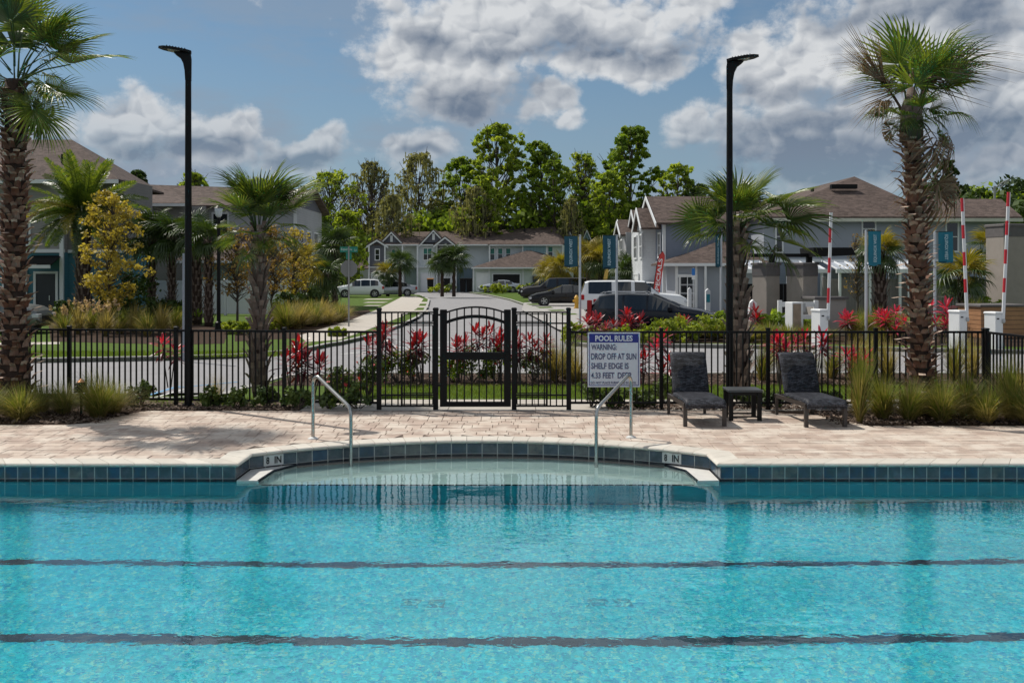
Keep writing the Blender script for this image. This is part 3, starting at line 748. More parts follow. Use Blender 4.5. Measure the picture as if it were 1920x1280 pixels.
# ================================================================== DECK FURNITURE
def wicker_mat():
    m = bpy.data.materials.new('charcoal_wicker'); m.use_nodes = True; t = NT(m.node_tree); b = t.n['Principled BSDF']
    co = t.node('ShaderNodeTexCoord').outputs['Object']; x, y, z = t.xyz(co)
    v = t.m('ADD', y, z)
    bx = t.node('ShaderNodeTexBrick'); t.put(bx.inputs['Vector'], t.cxyz(t.m('MULTIPLY', x, 1), v, 0.0))
    bx.inputs['Scale'].default_value = 1; bx.inputs['Brick Width'].default_value = .055; bx.inputs['Row Height'].default_value = .026; bx.inputs['Mortar Size'].default_value = .004; bx.inputs['Mortar Smooth'].default_value = .6
    bx.inputs['Color1'].default_value = (.008, .009, .013, 1); bx.inputs['Color2'].default_value = (.07, .074, .09, 1); bx.inputs['Mortar'].default_value = (.004, .004, .006, 1)
    n = t.noise(t.vm('MULTIPLY', co, (60, 14, 14)), 1, 3, .6); n2 = t.noise(t.vm('MULTIPLY', co, (2, 26, 26)), 1, 2)
    f = t.m('MULTIPLY', t.m('MULTIPLY_ADD', n, 1.0, .5), t.m('MULTIPLY_ADD', n2, 1.6, .25))
    t.put(b.inputs['Base Color'], t.mix(1.0, bx.outputs[0], t.cxyz(f, f, f), 'MULTIPLY')); b.inputs['Roughness'].default_value = .5; b.inputs['Specular IOR Level'].default_value = .2
    bn = t.node('ShaderNodeBump'); bn.inputs['Strength'].default_value = .9; bn.inputs['Distance'].default_value = .006; t.put(bn.inputs['Height'], t.m('SUBTRACT', 1.0, bx.outputs['Fac'])); t.l.new(bn.outputs[0], b.inputs['Normal'])
    return m
WICK = wicker_mat()
BRONZE = mat('bronze_frame', (.045, .036, .032), .45, var=.2, vscale=8)
def cushion(o, pts, w, th, name):
    """a woven pad following a profile of (y, z) points"""
    b = MB(); n = len(pts); nx = 6; rows = []
    P = [Vector((0, p[0], p[1])) for p in pts]
    vs = []; fs = []
    for i in range(n):
        t = (P[min(i + 1, n - 1)] - P[max(i - 1, 0)]).normalized(); N = Vector((1, 0, 0)).cross(t)
        e = min(i, n - 1 - i); k = [.45, .85][e] if e < 2 else 1.0
        ring = []
        for u, h in ((-1, 0), (-1, .45), (-.95, .85), (-.8, 1), (-.35, 1.03), (0, 1.04), (.35, 1.03), (.8, 1), (.95, .85), (1, .45), (1, 0)):
            ring.append(P[i] + Vector((u * w / 2, 0, 0)) + N * (th * h * k))
        vs += [tuple(v) for v in ring]
    m_ = 11
    for i in range(n - 1):
        for j in range(m_ - 1): fs.append((i * m_ + j, i * m_ + j + 1, (i + 1) * m_ + j + 1, (i + 1) * m_ + j))
        fs.append((i * m_ + m_ - 1, i * m_, (i + 1) * m_, (i + 1) * m_ + m_ - 1))
    fs += [tuple(range(m_ - 1, -1, -1)), tuple((n - 1) * m_ + j for j in range(m_))]
    b.add(vs, fs); return b.build(name, WICK, o, smooth=True, sharp=50)
def make_lounger(loc, label, rz=0):
    """local: foot end at y=0 facing the camera, head end at +y"""
    o = empty('lounge_chair', loc, label, 'lounge chair', 'charcoal wicker loungers on the deck', rz)
    w = .60
    for s in (-1, 1):
        MB().prism([(0, .30), (0, .36), (1.45, .335), (1.45, .275)], s * (w / 2) - .02, s * (w / 2) + .02, axis='x').build('side_rail', BRONZE, o)
        x = s * (w / 2)
        MB().box(x - .028, x + .028, -.01, .05, 0, .355, bev=.004).build('leg', BRONZE, o)
        MB().box(x - .02, x + .02, 1.36, 1.42, 0, .33, bev=.004).build('leg', BRONZE, o)
    for y in (.03, .95, 1.43): MB().box(-w / 2 + .02, w / 2 - .02, y - .02, y + .02, .285, .33).build('crossbar', BRONZE, o)
    cushion(o, [(-.045, .285), (-.05, .33), (-.01, .362), (.2, .368), (.5, .362), (.8, .362), (.99, .362), (1.03, .362)], w + .02, .055, 'seat')
    cushion(o, [(1.02, .372), (1.03, .385), (1.07, .46), (1.16, .66), (1.22, .80), (1.30, .94), (1.35, .99), (1.38, 1.005)], w - .01, .055, 'backrest')
    b = MB()
    for s in (-1, 1): b.tube([(s * .22, 1.30, .90), (s * .24, 1.40, .33)], .012, 6)
    b.build('back_strut', BRONZE, o)
    return o
LX1, LX2 = X(1322, 15.15), X(1548, 15.12)
make_lounger((LX1, 15.15, 0), 'charcoal wicker lounge chair beside the side table, nearer the pool rules sign', math.radians(1.5))
make_lounger((LX2, 15.10, 0), 'charcoal wicker lounge chair nearer the tall clumps of fountain grass', math.radians(3.5))
def make_table():
    o = empty('side_table', (X(1392, 15.95), 15.95, 0), 'small black square side table between the two lounge chairs', 'side table')
    for sx in (-1, 1):
        for sy in (-1, 1): MB().box(sx * .225 - .032, sx * .225 + .032, sy * .19 - .03, sy * .19 + .03, 0, .455).build('leg', BLACK, o)
    MB().box(-.27, .27, -.23, .23, .455, .49, bev=.006).build('tabletop', mat('table_grey', (.05, .055, .06), .4, var=.1), o)
    for sy in (-1, 1): MB().box(-.195, .195, sy * .19 - .012, sy * .19 + .012, .40, .452).build('apron', BLACK, o)
    for sy in (-1, 1): MB().box(-.195, .195, sy * .19 - .012, sy * .19 + .012, .05, .075).build('stretcher', BLACK, o)
make_table()
MB().add([(0, 0, .004), (.06, .01, .006), (.10, .0, .03), (.04, -.02, .02)], [(0, 1, 2, 3)]).build('dry_leaf', mat('dry_leaf', (.12, .07, .04), .8))
lf = bpy.data.objects['dry_leaf']; lf.location = (*G(128, 824), 0); tag(lf, 'single brown dry leaf lying on the pavers near the bed corner', 'leaf')

# ================================================================== LAMP POSTS
def area_light(px, base_py, top_py, label, rz):
    D = DG(base_py); x = X(px, D); H = Z(top_py, D)
    o = empty('area_light_post', (x, D, 0), label, 'lamp post', 'tall black area lights behind the deck', rz)
    MB().tube([(0, 0, -.05), (0, 0, H - .45)], [.068, .052], 14).build('pole', BLACK, o, smooth=True, sharp=40)
    MB().tube([(0, 0, 0), (0, 0, .05)], .10, 14).build('base_cover', BLACK, o)
    # neck sweeping out to the flat head (towards local -x)
    neck = [(-.05, H - .50), (.052, H - .50), (.055, H - .12), (.04, H - .02), (-.14, H - .01), (-.24, H - .02), (-.20, H - .06), (-.13, H - .11), (-.085, H - .20), (-.06, H - .33)]
    MB().prism([(a, b_) for a, b_ in neck], -.055, .055, axis='y').build('neck', BLACK, o)
    hd = MB(); pl = [(.05, -.07), (-.04, -.13), (-.28, -.155), (-.42, -.10), (-.50, 0), (-.42, .10), (-.28, .155), (-.04, .13), (.05, .07)]
    tilt = Matrix.Translation((0, 0, H)) @ Matrix.Rotation(math.radians(7), 4, 'Y')
    hd.prism(pl, -.022, .022, M=tilt); h_ = hd.build('lamp_head', BLACK, o)
    MB().box(-.34, -.14, -.11, .11, -.028, -.0225, M=tilt).build('lens', mat('lamp_lens', (.35, .34, .30), .3), h_)
    for k in range(7):
        x_ = -.36 + k * .05; MB().box(x_, x_ + .012, -.13, .13, .022, .038, M=tilt).build('cooling_fin', BLACK, h_)
area_light(353, 762, 98, 'tall black lamp post in the planting bed beside the slim sabal palm', math.radians(14))
area_light(1368, 762, 114, 'tall black lamp post between the two lounge chairs, behind the side table', math.radians(166))
# low path light in the left bed
o = empty('path_light', (*G(152, 778), 0), 'short bollard path light with copper cap among the grasses', 'path light')
MB().tube([(0, 0, 0), (0, 0, .42)], .02, 8).build('stem', BLACK, o)
b = MB()
for k in range(3): b.tube([(0, 0, .38 + k * .055), (0, 0, .40 + k * .055), (0, 0, .425 + k * .055)], [.115 - k * .012, .11 - k * .012, .07], 14)
b.build('louvre', BLACK, o); MB().tube([(0, 0, .545), (0, 0, .60)], [.07, .008], 14).build('cap', mat('copper', (.5, .25, .12), .35, .8), o)
# ================================================================== PLANTS
FROND = mat('palm_frond_green', (.06, .115, .016), .38, tint=(.22, .26, .04), var=.25, vscale=3, trans=.34, spec=.6)
FRONDD = mat('palm_frond_dark', (.028, .06, .014), .42, tint=(.07, .11, .02), var=.25, vscale=3, trans=.22, spec=.6)
FRONDY = mat('palm_frond_gold', (.17, .16, .02), .5, tint=(.32, .24, .03), var=.25, vscale=3, trans=.35)
DEADF = mat('dead_frond', (.10, .06, .038), .8, tint=(.30, .22, .15), var=.3, vscale=5, trans=.2)
PETI = mat('palm_petiole', (.16, .15, .05), .6, tint=(.26, .14, .05), var=.2)
BOOT = mat('leaf_base_brown', (.115, .042, .020), .85, tint=(.55, .43, .34), var=.35, vscale=12, bump=.4, bscale=60)
BOOTG = mat('leaf_base_grey', (.10, .07, .055), .85, tint=(.28, .22, .19), var=.35, vscale=9, bump=.4, bscale=50)
TRUNKD = mat('palm_trunk_dark', (.045, .026, .018), .95, var=.4, vscale=14, bump=.8, bscale=25)
BARK = mat('bark', (.075, .06, .05), .95, var=.35, vscale=6, bump=.6, bscale=20)

def fan_mesh(name, n=34, R=.9, pet=.8, spread=300, cup=.22, droop=.45, curl=.0, seed=1, m=FROND, ragged=0.0):
    """costapalmate fan leaf; the stalk runs along +Y from the origin"""
    r = random.Random(seed); b = MB()
    sag = .10 * pet
    b.tube([(0, 0, 0), (0, pet * .5, .03 * pet), (0, pet, -sag * .3)], [.020, .013, .009], 5, tint=.0)
    nst = len(b.f)
    hub = Vector((0, pet, -sag * .3)); half = math.radians(spread) / 2; da = 2 * half / n
    for k in range(n):
        a = -half + da * (k + .5); q = abs(a) / half
        L = R * (1 - .38 * q ** 1.6) * r.uniform(.93, 1.05); ca, sa = math.cos(a), math.sin(a)
        if ragged and r.random() < ragged * .4: continue
        d = Vector((sa, ca, 0)); side = Vector((ca, -sa, 0)); dr = droop * r.uniform(.7, 1.5) * (1 + ragged)
        tw = r.uniform(-.2, .2)
        us = (.05, .42, .72, .88, 1.0); ws = (.4, 1.0, .62, .30, .0)
        prev = None; rows = []
        for u, wk in zip(us, ws):
            rr = L * u; wd = math.tan(da / 2) * L * .42 * wk if u > .1 else .006
            z = cup * R * math.sin(a * .5) ** 2 * u * 1.1 - dr * L * max(0, u - .38) ** 2 * 2.0 - curl * max(0, u - .7) ** 2 * L
            ctr = hub + d * rr * (1 - .25 * dr * max(0, u - .5)) + Vector((0, 0, z - sag * u * ca * .6)) + side * tw * max(0, u - .6) * .5 * L * .5
            f_ = wd * .55
            rows.append((ctr - side * wd + Vector((0, 0, f_)), ctr, ctr + side * wd + Vector((0, 0, f_))))
        vs = [tuple(p) for row in rows[:-1] for p in row] + [tuple(rows[-1][1])]
        fs = []
        for i in range(len(rows) - 2):
            o_ = i * 3; fs += [(o_, o_ + 1, o_ + 4, o_ + 3), (o_ + 1, o_ + 2, o_ + 5, o_ + 4)]
        o_ = (len(rows) - 2) * 3; e = len(vs) - 1; fs += [(o_, o_ + 1, e), (o_ + 1, o_ + 2, e)]
        b.add(vs, fs, tint=min(1, max(0, r.gauss(.4, .28))))
    me = bpy.data.meshes.new(name); me.from_pydata(b.v, [], b.f); at_ = me.attributes.new('tint', 'FLOAT', 'FACE'); at_.data.foreach_set('value', np.array(b.t, dtype=np.float32))
    me.materials.append(m); return me
def feather_mesh(name, L=2.4, n=46, lw=.035, ll=.42, arch=.5, seed=1, m=FROND):
    """pinnate date-palm leaf arching along +Y"""
    r = random.Random(seed); b = MB(); pts = []
    for i in range(9):
        u = i / 8; pts.append(Vector((0, L * u * (1 - .12 * u * arch), -arch * L * .55 * u ** 2.2)))
    b.tube(pts, [.028 * (1 - .85 * i / 8) for i in range(9)], 5, tint=0)
    for k in range(n):
        u = .14 + .86 * k / (n - 1); f = u * 8; i = min(7, int(f)); p = pts[i].lerp(pts[i + 1], f - i); t = (pts[i + 1] - pts[i]).normalized()
        l = ll * math.sin(PI * min(1, (u * .85 + .12))) ** .6 * r.uniform(.85, 1.1)
        up = Vector((1, 0, 0)).cross(t) * -1
        if up.z < 0: up = -up
        for s in (-1, 1):
            d = (Vector((s, 0, 0)) * .85 + t * .62 + up * r.uniform(.05, .5)).normalized(); w = t * lw * .5
            q = p + d * l * .55; e = p + d * l + Vector((0, 0, -.12 * l * r.uniform(.3, 2)))
            b.add([tuple(p - w * .5), tuple(q - w), tuple(e), tuple(q + w), tuple(p + w * .5)], [(0, 1, 3, 4), (1, 2, 3)], tint=min(1, max(0, r.gauss(.4, .3))))
    me = bpy.data.meshes.new(name); me.from_pydata(b.v, [], b.f); at_ = me.attributes.new('tint', 'FLOAT', 'FACE'); at_.data.foreach_set('value', np.array(b.t, dtype=np.float32))
    me.materials.append(m); return me
def boot_mesh(L=.24, w=.15, curl=.6, seed=0, m=BOOT):
    """a cut leaf base: grows out of the trunk at the origin, up along +Z and out along +Y"""
    r = random.Random(seed); b = MB(); rows = []
    for i in range(4):
        u = i / 3; z = L * u * (1 - .35 * curl * u); y = .03 + L * curl * .62 * u ** 1.7 + .01; ww = w * (.62 - .22 * u + .1 * (u == 1)); th = .022 * (1 - .45 * u)
        rows.append([(-ww, y - .02, z), (0, y + th, z + .01), (ww, y - .02, z), (0, y - th, z)])
    vs = [p for row in rows for p in row]; fs = []
    for i in range(3):
        for j in range(4): fs.append((i * 4 + j, i * 4 + (j + 1) % 4, (i + 1) * 4 + (j + 1) % 4, (i + 1) * 4 + j))
    b.add(vs, fs, tint=r.uniform(.0, .35)); b.add(rows[-1], [(0, 1, 2, 3)], tint=1.0)
    b.add([(p[0] * .98, p[1] + .004, p[2]) for p in rows[2]] + [(p[0] * 1.01, p[1] + .005, p[2] + .002) for p in rows[3]], [(0, 1, 5, 4), (1, 2, 6, 5)], tint=r.uniform(.4, 1.0))
    me = bpy.data.meshes.new('leaf_base'); me.from_pydata(b.v, [], b.f); a = me.attributes.new('tint', 'FLOAT', 'FACE'); a.data.foreach_set('value', np.array(b.t, dtype=np.float32)); me.materials.append(m); return me

FAN = [fan_mesh('frond', 32, 1.0, .85, sp_, cu, d, 0, s, FROND, rg) for d, s, sp_, cu, rg in ((.18, 1, 210, .55, 0), (.35, 2, 250, .4, .25), (.6, 3, 190, .6, .35))]
FAND = [fan_mesh('frond', 30, 1.0, .85, 220, .5, d, 0, s, FRONDD, .2) for d, s in ((.35, 4), (.7, 5))]
FANX = [fan_mesh('dead_frond', 30, .95, .7, 210, .5, 1.1, .8, s, DEADF, .7) for s in (8, 9)]
FOLD = fan_mesh('dead_frond', 34, 1.05, .55, 62, .15, .55, .5, 15, DEADF, .5)
FANS = [fan_mesh('frond', 26, .85, .6, 300, .25, d, 0, s, FRONDD) for d, s in ((.45, 11), (.8, 12))]
FANG = [fan_mesh('frond', 26, .85, .6, 300, .25, d, 0, s, FRONDY) for d, s in ((.45, 13), (.8, 14))]
BOOTS = [boot_mesh(.22, .105, c, s) for c, s in ((.75, 1), (1.15, 2), (1.6, 3), (.95, 4), (1.35, 5))]
BOOTS_G = [boot_mesh(.46, .10, c, s, BOOTG) for c, s in ((.30, 4), (.45, 5), (.6, 6))]
def place(me, M, parent, name=None):
    o = bpy.data.objects.new(name or me.name.split('.')[0], me); COL.objects.link(o); o.parent = parent; o.matrix_local = M; return o
def frond_at(par, z, az, el, me, s=1.0, roll=0.0, rad=.05, x=0, y=0, name='frond'):
    """az 0 = towards the viewer's right (+X), counter-clockwise from above; el above the horizon, degrees"""
    a = math.radians(az); e = math.radians(el); d = Vector((math.cos(a) * math.cos(e), math.sin(a) * math.cos(e), math.sin(e)))
    M = Matrix.Translation(Vector((x + math.cos(a) * rad, y + math.sin(a) * rad, z))) @ rot_to(d, math.radians(roll)) @ Matrix.Scale(s, 4)
    return place(me, M, par, name)
def trunk_path(H, lean=(0, 0), wob=.0, seed=0, n=10):
    r = random.Random(seed); return [Vector((lean[0] * (i / n) ** 1.3 + (r.uniform(-wob, wob) if 0 < i < n else 0), lean[1] * i / n, H * i / n)) for i in range(n + 1)]
def path_at(P, u):
    f = u * (len(P) - 1); i = min(len(P) - 2, int(f)); return P[i].lerp(P[i + 1], f - i)
def boots(par, P, rad, z0, z1, dz, per, meshes, scale=1.0, seed=3, twist=.5, tiltj=.15, face_only=True):
    r = random.Random(seed); H = P[-1].z; z = z0; row = 0
    while z < z1:
        for k in range(per):
            a = 2 * PI * (k + row * twist) / per + r.uniform(-.12, .12)
            if face_only and math.sin(a) > .45: continue
            u = min(1, z / H); c = path_at(P, u); rr = rad(u)
            M = Matrix.Translation((c.x + math.cos(a) * rr, c.y + math.sin(a) * rr, z + r.uniform(-.02, .02))) @ Matrix.Rotation(a - PI / 2 + r.uniform(-.2, .2), 4, 'Z') @ Matrix.Rotation(r.uniform(-tiltj, tiltj), 4, 'X') @ Matrix.Scale(scale * r.uniform(.85, 1.15), 4)
            place(r.choice(meshes), M, par, 'leaf_base')
        z += dz; row += 1

def tall_palm(name, loc, H, rb, label, seed, crown, lean=(0, 0), group='tall fan palms with ragged leaf bases'):
    o = empty(name, loc, label, 'palm tree', group)
    P = trunk_path(H, lean, .015, seed); n = len(P)
    rad = lambda u: rb * (1.42 - .50 * min(1, u * 3.0) - .08 * u)
    MB().tube(P, [rad(i / (n - 1)) for i in range(n)], 14).build('trunk', TRUNKD, o, smooth=True)
    boots(o, P, lambda u: rad(u) - .015, .12, H - .15, .135, 10, BOOTS, 1.0, seed, tiltj=.3)
    crown(o, P[-1]); return o
# --- the tall palm right of the pool
def crown_right(o, top):
    r = random.Random(5); x, y, z = top
    MB().tube([top - Vector((0, 0, .3)), top + Vector((0, 0, .25)), top + Vector((0, 0, .6))], [.19, .17, .05], 12, tint=.2).build('crown_heart', BOOTG, o, smooth=True)
    ups = [(80, 82, 1.0), (200, 76, .85), (330, 74, 1.0), (20, 66, 1.05), (60, 70, .95), (300, 60, .9), (250, 62, .75), (150, 66, .8), (355, 52, 1.05), (40, 48, 1.0), (320, 38, 1.0), (10, 34, 1.05),
           (345, 14, 1.1), (30, 8, 1.05), (300, 5, .9), (270, 35, .7), (230, 22, .75), (100, 30, .9), (160, 20, .7), (200, 0, .7), (280, -22, .8), (235, -30, .75), (330, -25, .9), (0, -30, .85), (260, -50, .75), (190, -45, .65), (60, 20, .9), (90, 55, .9)]
    for k, (az, el, s) in enumerate(ups): frond_at(o, z + r.uniform(-.05, .25), az + r.uniform(-6, 6), el, (FAN + FAND)[k % 5], s * (.46 + .60 * max(0, math.sin(math.radians(el))) ** 1.6), r.uniform(-35, 35), .08, x, y)
    frond_at(o, z + .15, 176, 58, FOLD, 1.15, 70, .1, x, y, 'dead_frond'); frond_at(o, z + .12, 170, 62, FOLD, 1.0, 20, .1, x, y, 'dead_frond')
    for az, el, s, rl in ((175, 66, .62, 20), (40, 60, 1.0, 10), (15, 66, .95, -30), (185, 22, .5, 40), (200, -35, .55, 80), (300, -45, .8, 0), (320, -62, .8, 30), (150, 40, .5, 0), (350, 76, 1.0, 0), (15, 70, .95, 40)):
        frond_at(o, z + .1, az, el, FANX[k % 2], s, rl, .1, x, y, 'dead_frond'); k += 1
    for dz_ in (-.45, -.62): frond_at(o, z + dz_, -25, -64, FANX[0], .85, 60, .15, x, y, 'dead_frond')
D1 = 16.4
tall_palm('fan_palm', (X(1727, D1), D1, 0), Z(232, D1), .15, 'tall ragged fan palm with brown dead fronds, among the grasses behind the right-hand lounger', 21, crown_right, lean=(-.16, 0))
def crown_left(o, top):
    r = random.Random(9); x, y, z = top
    for k, (az, el, s) in enumerate([(80, 82, 1), (30, 70, 1), (120, 66, 1), (200, 60, 1), (290, 60, 1), (350, 52, 1.05), (45, 45, 1), (150, 40, 1), (245, 40, .95), (320, 36, 1.1), (15, 34, 1.1), (85, 30, 1), (180, 25, 1), (270, 20, .95), (335, 14, 1.0), (5, 6, 1.25), (60, 8, 1), (130, 5, 1), (215, 5, 1), (300, -4, .9), (345, -22, 1.15), (30, -32, .8), (250, -25, .85), (190, -30, .8), (140, -30, .8), (315, -40, .85), (20, -48, .7), (230, -50, .7), (80, 60, 1.1), (10, 60, 1.1), (290, 75, 1.1)]):
        if k % 4 == 3 or k in (9, 14): continue
        frond_at(o, z + r.uniform(-.1, .25), az, el, (FAN + FAND)[(k * 2) % 5], s * (.56 + .44 * max(0, math.sin(math.radians(el))) ** 1.5), r.uniform(-30, 30), .08, x, y)
    for az, el, s in ((352, 16, 1.12), (338, -16, .95), (322, -44, .9), (350, -58, .8), (28, 40, 1.0)): frond_at(o, z, az, el, FAN[0], s, 12, .1, x, y)
    for az, el in ((340, -55), (200, -60)): frond_at(o, z - .1, az, el, FANS[1], .8, 0, .1, x, y)
D2 = 17.0
tall_palm('fan_palm', (X(28, D2), D2, 0), Z(150, D2), .19, 'tall green fan palm at the left edge of the picture, its base in feather grass', 33, crown_left)
# --- sabal palms just outside the fence
def sabal(loc, H, rb, label, seed, fr, long_boots=True, group='sabal palms just outside the black fence'):
    o = empty('sabal_palm', loc, label, 'palm tree', group); r = random.Random(seed)
    P = trunk_path(H, (r.uniform(-.05, .05), 0), .01, seed); n = len(P)
    rad = lambda u: rb * (1.15 - .45 * u)
    MB().tube(P, [rad(i / (n - 1)) for i in range(n)], 12).build('trunk', TRUNKD, o, smooth=True)
    boots(o, P, lambda u: rad(u) - .03, .1, H - .1, .20, 8, BOOTS_G if long_boots else BOOTS, .95, seed, tiltj=.06)
    for k, (az, el, s, rl) in enumerate(fr): frond_at(o, H - .1 + r.uniform(-.1, .2), az, el, (FAN + FAN[:2] + FAND[:1])[(k * 2 + seed) % 6], s, rl, .06, P[-1].x, P[-1].y)
    return o
DSa = 18.7
frA = [(90, 86, 1.0, 0), (150, 70, 1.0, 20), (30, 66, 1.0, -10), (200, 64, .95, 20), (340, 60, 1.0, 0), (280, 62, .8, 0), (60, 55, 1.0, 0), (15, 38, 1.15, 10), (350, 28, 1.05, 30), (165, 52, 1.05, 10), (190, 30, .85, 0), (235, 35, .8, 0), (310, 30, .8, 0), (120, 45, .9, 0), (275, 10, .75, 0), (220, -8, .7, 0), (325, -5, .75, 0), (180, -20, .75, 20), (355, -25, .75, 0), (250, -40, .65, 0), (300, -42, .65, 0), (200, -55, .65, 0), (20, -20, .8, 0), (160, 5, .8, 0), (230, 60, .8, 0), (340, 8, .9, 0)]
sabal((X(487, DSa), DSa, 0), Z(436, DSa), .115, 'sabal palm with tied-up green crown behind the fence, beside the tall black lamp post', 41, [(a, min(86, e + (12 if e > 20 else 4)), s * (.64 if e < 20 else .80), l) for a, e, s, l in frA + [(a + 47, e * .93 + 3, s * .95, -l) for a, e, s, l in frA[1:8]]])
DSb = 18.5
frB = [(100, 84, .9, 0), (150, 66, .95, 0), (60, 62, .95, 10), (200, 60, .8, 20), (20, 56, .9, 0), (300, 60, .7, 0), (250, 50, .7, 0), (170, 34, .9, 20), (185, 10, 1.0, 70), (195, -12, .8, 0), (10, 14, 1.25, 15), (352, 4, 1.2, -20), (20, -6, 1.15, 20), (340, -20, 1.05, 0), (8, -32, .95, 10), (310, 12, .8, 0), (270, 5, .7, 0), (230, -10, .7, 0), (290, -30, .7, 0), (120, 25, .9, 0), (215, 20, .8, 30), (335, 35, .8, 0), (5, 28, 1.1, 0)]
sabal((X(1386, DSb), DSb, 0), Z(425, DSb), .15, 'sabal palm with wide-reaching bright fronds behind the lamp post between the loungers', 43, [(a, e + 6, s * (.86 if a < 25 or a > 335 else .74), l) for a, e, s, l in frB + [(a + 40, e + 4, s * .95, -l) for a, e, s, l in frB[1:12]]])
# --- distant fan palms
def small_palm_proto(name, H, rb, n, meshes, seed, bootz=True, R=1.0, meshes2=None):
    r = random.Random(seed); P = trunk_path(H, (0, 0), .03, seed)
    o = empty(name, (0, 0, 0))
    MB().tube(P, [rb * (1.15 - .3 * i / 10) for i in range(11)], 9).build('trunk', TRUNKD if meshes is not FANG else BOOTG, o, smooth=True)
    if bootz: boots(o, P, lambda u: rb * .95, .2, H - .1, .26, 7, BOOTS_G, .8, seed)
    for k in range(n):
        el = 85 - 140 * (k / n) ** .9 + r.uniform(-10, 10); frond_at(o, H - .05 + r.uniform(-.15, .15), k * 137.5, el, r.choice(meshes2 if meshes2 and el > 20 else meshes), R * r.uniform(.85, 1.1), r.uniform(-30, 30), .05, P[-1].x, P[-1].y)
    return o
def scat_palm(kind, px, base_py, top_py, label, seed, n=20, group=None, rb=.16, gold=False, R=1.0, boots_=True, D=None):
    D = D or DG(base_py); Ht = Z(top_py, D); crown = 1.25 * R
    o = small_palm_proto(kind, Ht - crown, rb, n, FANG if gold == 1 else FANS, seed, boots_, R, FANG if gold else None)
    o.location = (X(px, D), D, 0); return tag(o, label, 'palm tree', group)
gl = 'sabal palms in front of the left-hand houses'
scat_palm('sabal_palm', 285, 604, 385, 'dark sabal palm next to the yellow-leaved tree, left of a leaning trunk', 51, 26, gl, R=1.15)
scat_palm('sabal_palm', 322, 606, 388, 'dark leaning sabal palm half hidden by the tall black lamp post', 52, 26, gl, R=1.1)
scat_palm('sabal_palm', 368, 608, 392, 'thick-trunked sabal palm just right of the tall black lamp post', 53, 22, gl, rb=.22, R=.95)
scat_palm('sabal_palm', 391, 612, 400, 'slim sabal palm close beside the black street lantern', 54, 18, gl, R=.9)
scat_palm('sabal_palm', 570, 592, 455, 'golden sabal palm beside the white vinyl fence end', 55, 22, gl, gold=1, R=.95)
scat_palm('sabal_palm', 610, 588, 470, 'low green sabal palm behind the stop sign', 56, 24, gl, R=1.1)
scat_palm('sabal_palm', 628, 584, 415, 'tall green sabal palm rising above the stop sign', 57, 24, gl, R=1.2)
gc = 'small palms along the far houses'
scat_palm('sabal_palm', 727, 555, 484, 'short yellow-green palm in front of the far garage doors', 61, 20, gc, gold=2, boots_=False, R=1.25)
scat_palm('sabal_palm', 750, 556, 461, 'taller palm in front of the far pale green wall', 62, 22, gc, boots_=False, R=1.25)
scat_palm('sabal_palm', 829, 556, 458, 'left one of the pair of palms by the far garages', 63, 22, gc, boots_=False, R=1.3)
scat_palm('sabal_palm', 851, 556, 452, 'right one of the pair of palms by the far garages', 64, 22, gc, boots_=False, R=1.35)
gr = 'golden palms behind the parked cars'
scat_palm('sabal_palm', 1037, 562, 474, 'golden palm left of the first teal banner', 65, 22, gr, gold=1, boots_=False, R=1.3)
scat_palm('sabal_palm', 1052, 563, 470, 'golden palm right behind the first teal banner', 66, 20, gr, gold=1, boots_=False, R=1.2)
scat_palm('sabal_palm', 1102, 566, 440, 'tall golden palm between the two teal banners over the white car', 67, 30, gr, gold=1, boots_=False, R=1.45)
scat_palm('sabal_palm', 1125, 567, 446, 'golden palm half hidden by the second teal banner', 68, 26, gr, gold=2, boots_=False, R=1.35)
scat_palm('sabal_palm', 1177, 570, 468, 'dark green palm in front of the grey townhouse gables', 69, 26, gr, boots_=False, R=1.2)
gs = 'palms by the entrance gates'
scat_palm('sabal_palm', 1650, 612, 418, 'palm with shaggy golden head beside the middle teal banner', 71, 20, gs, gold=2, rb=.22, R=.85, D=38)
scat_palm('sabal_palm', 1806, 612, 455, 'leaning-frond palm beside the barrier arm with the open red base', 72, 20, gs, gold=2, R=1.05, D=39)
scat_palm('sabal_palm', 1863, 600, 415, 'palm partly behind the tall grey gate column', 73, 18, gs, gold=2, R=.9, D=42)
# --- date palm by the left house
def date_palm():
    D = 45.0; o = empty('date_palm', (X(158, D), D, 0), 'feathery date palm with thick trunk, in front of the grey and teal house', 'palm tree')
    H = Z(405, D); r = random.Random(3); P = trunk_path(H, (-.1, 0), 0, 1)
    MB().tube(P, [.36] * 3 + [.31] * 5 + [.36, .44, .5], 12).build('trunk', TRUNKD, o, smooth=True)
    boots(o, P, lambda u: .30, .2, H - .2, .28, 9, BOOTS_G, .9, 7)
    FE = [feather_mesh('frond', 2.9, 60, .05, .46, a, s, m) for a, s, m in ((.35, 1, FROND), (.6, 2, FROND), (.85, 3, FRONDD), (.7, 4, FRONDY))]
    for k in range(74):
        el = 86 - 112 * (k / 74) ** .85; me = FE[3] if (k % 3 == 0 and el < 45) else (FE[0] if el > 60 else FE[k % 3])
        frond_at(o, H + .1, k * 137.5 + r.uniform(-8, 8), el + r.uniform(-8, 8), me, r.uniform(.85, 1.05), r.uniform(-40, 40), .12, P[-1].x, P[-1].y)
date_palm()

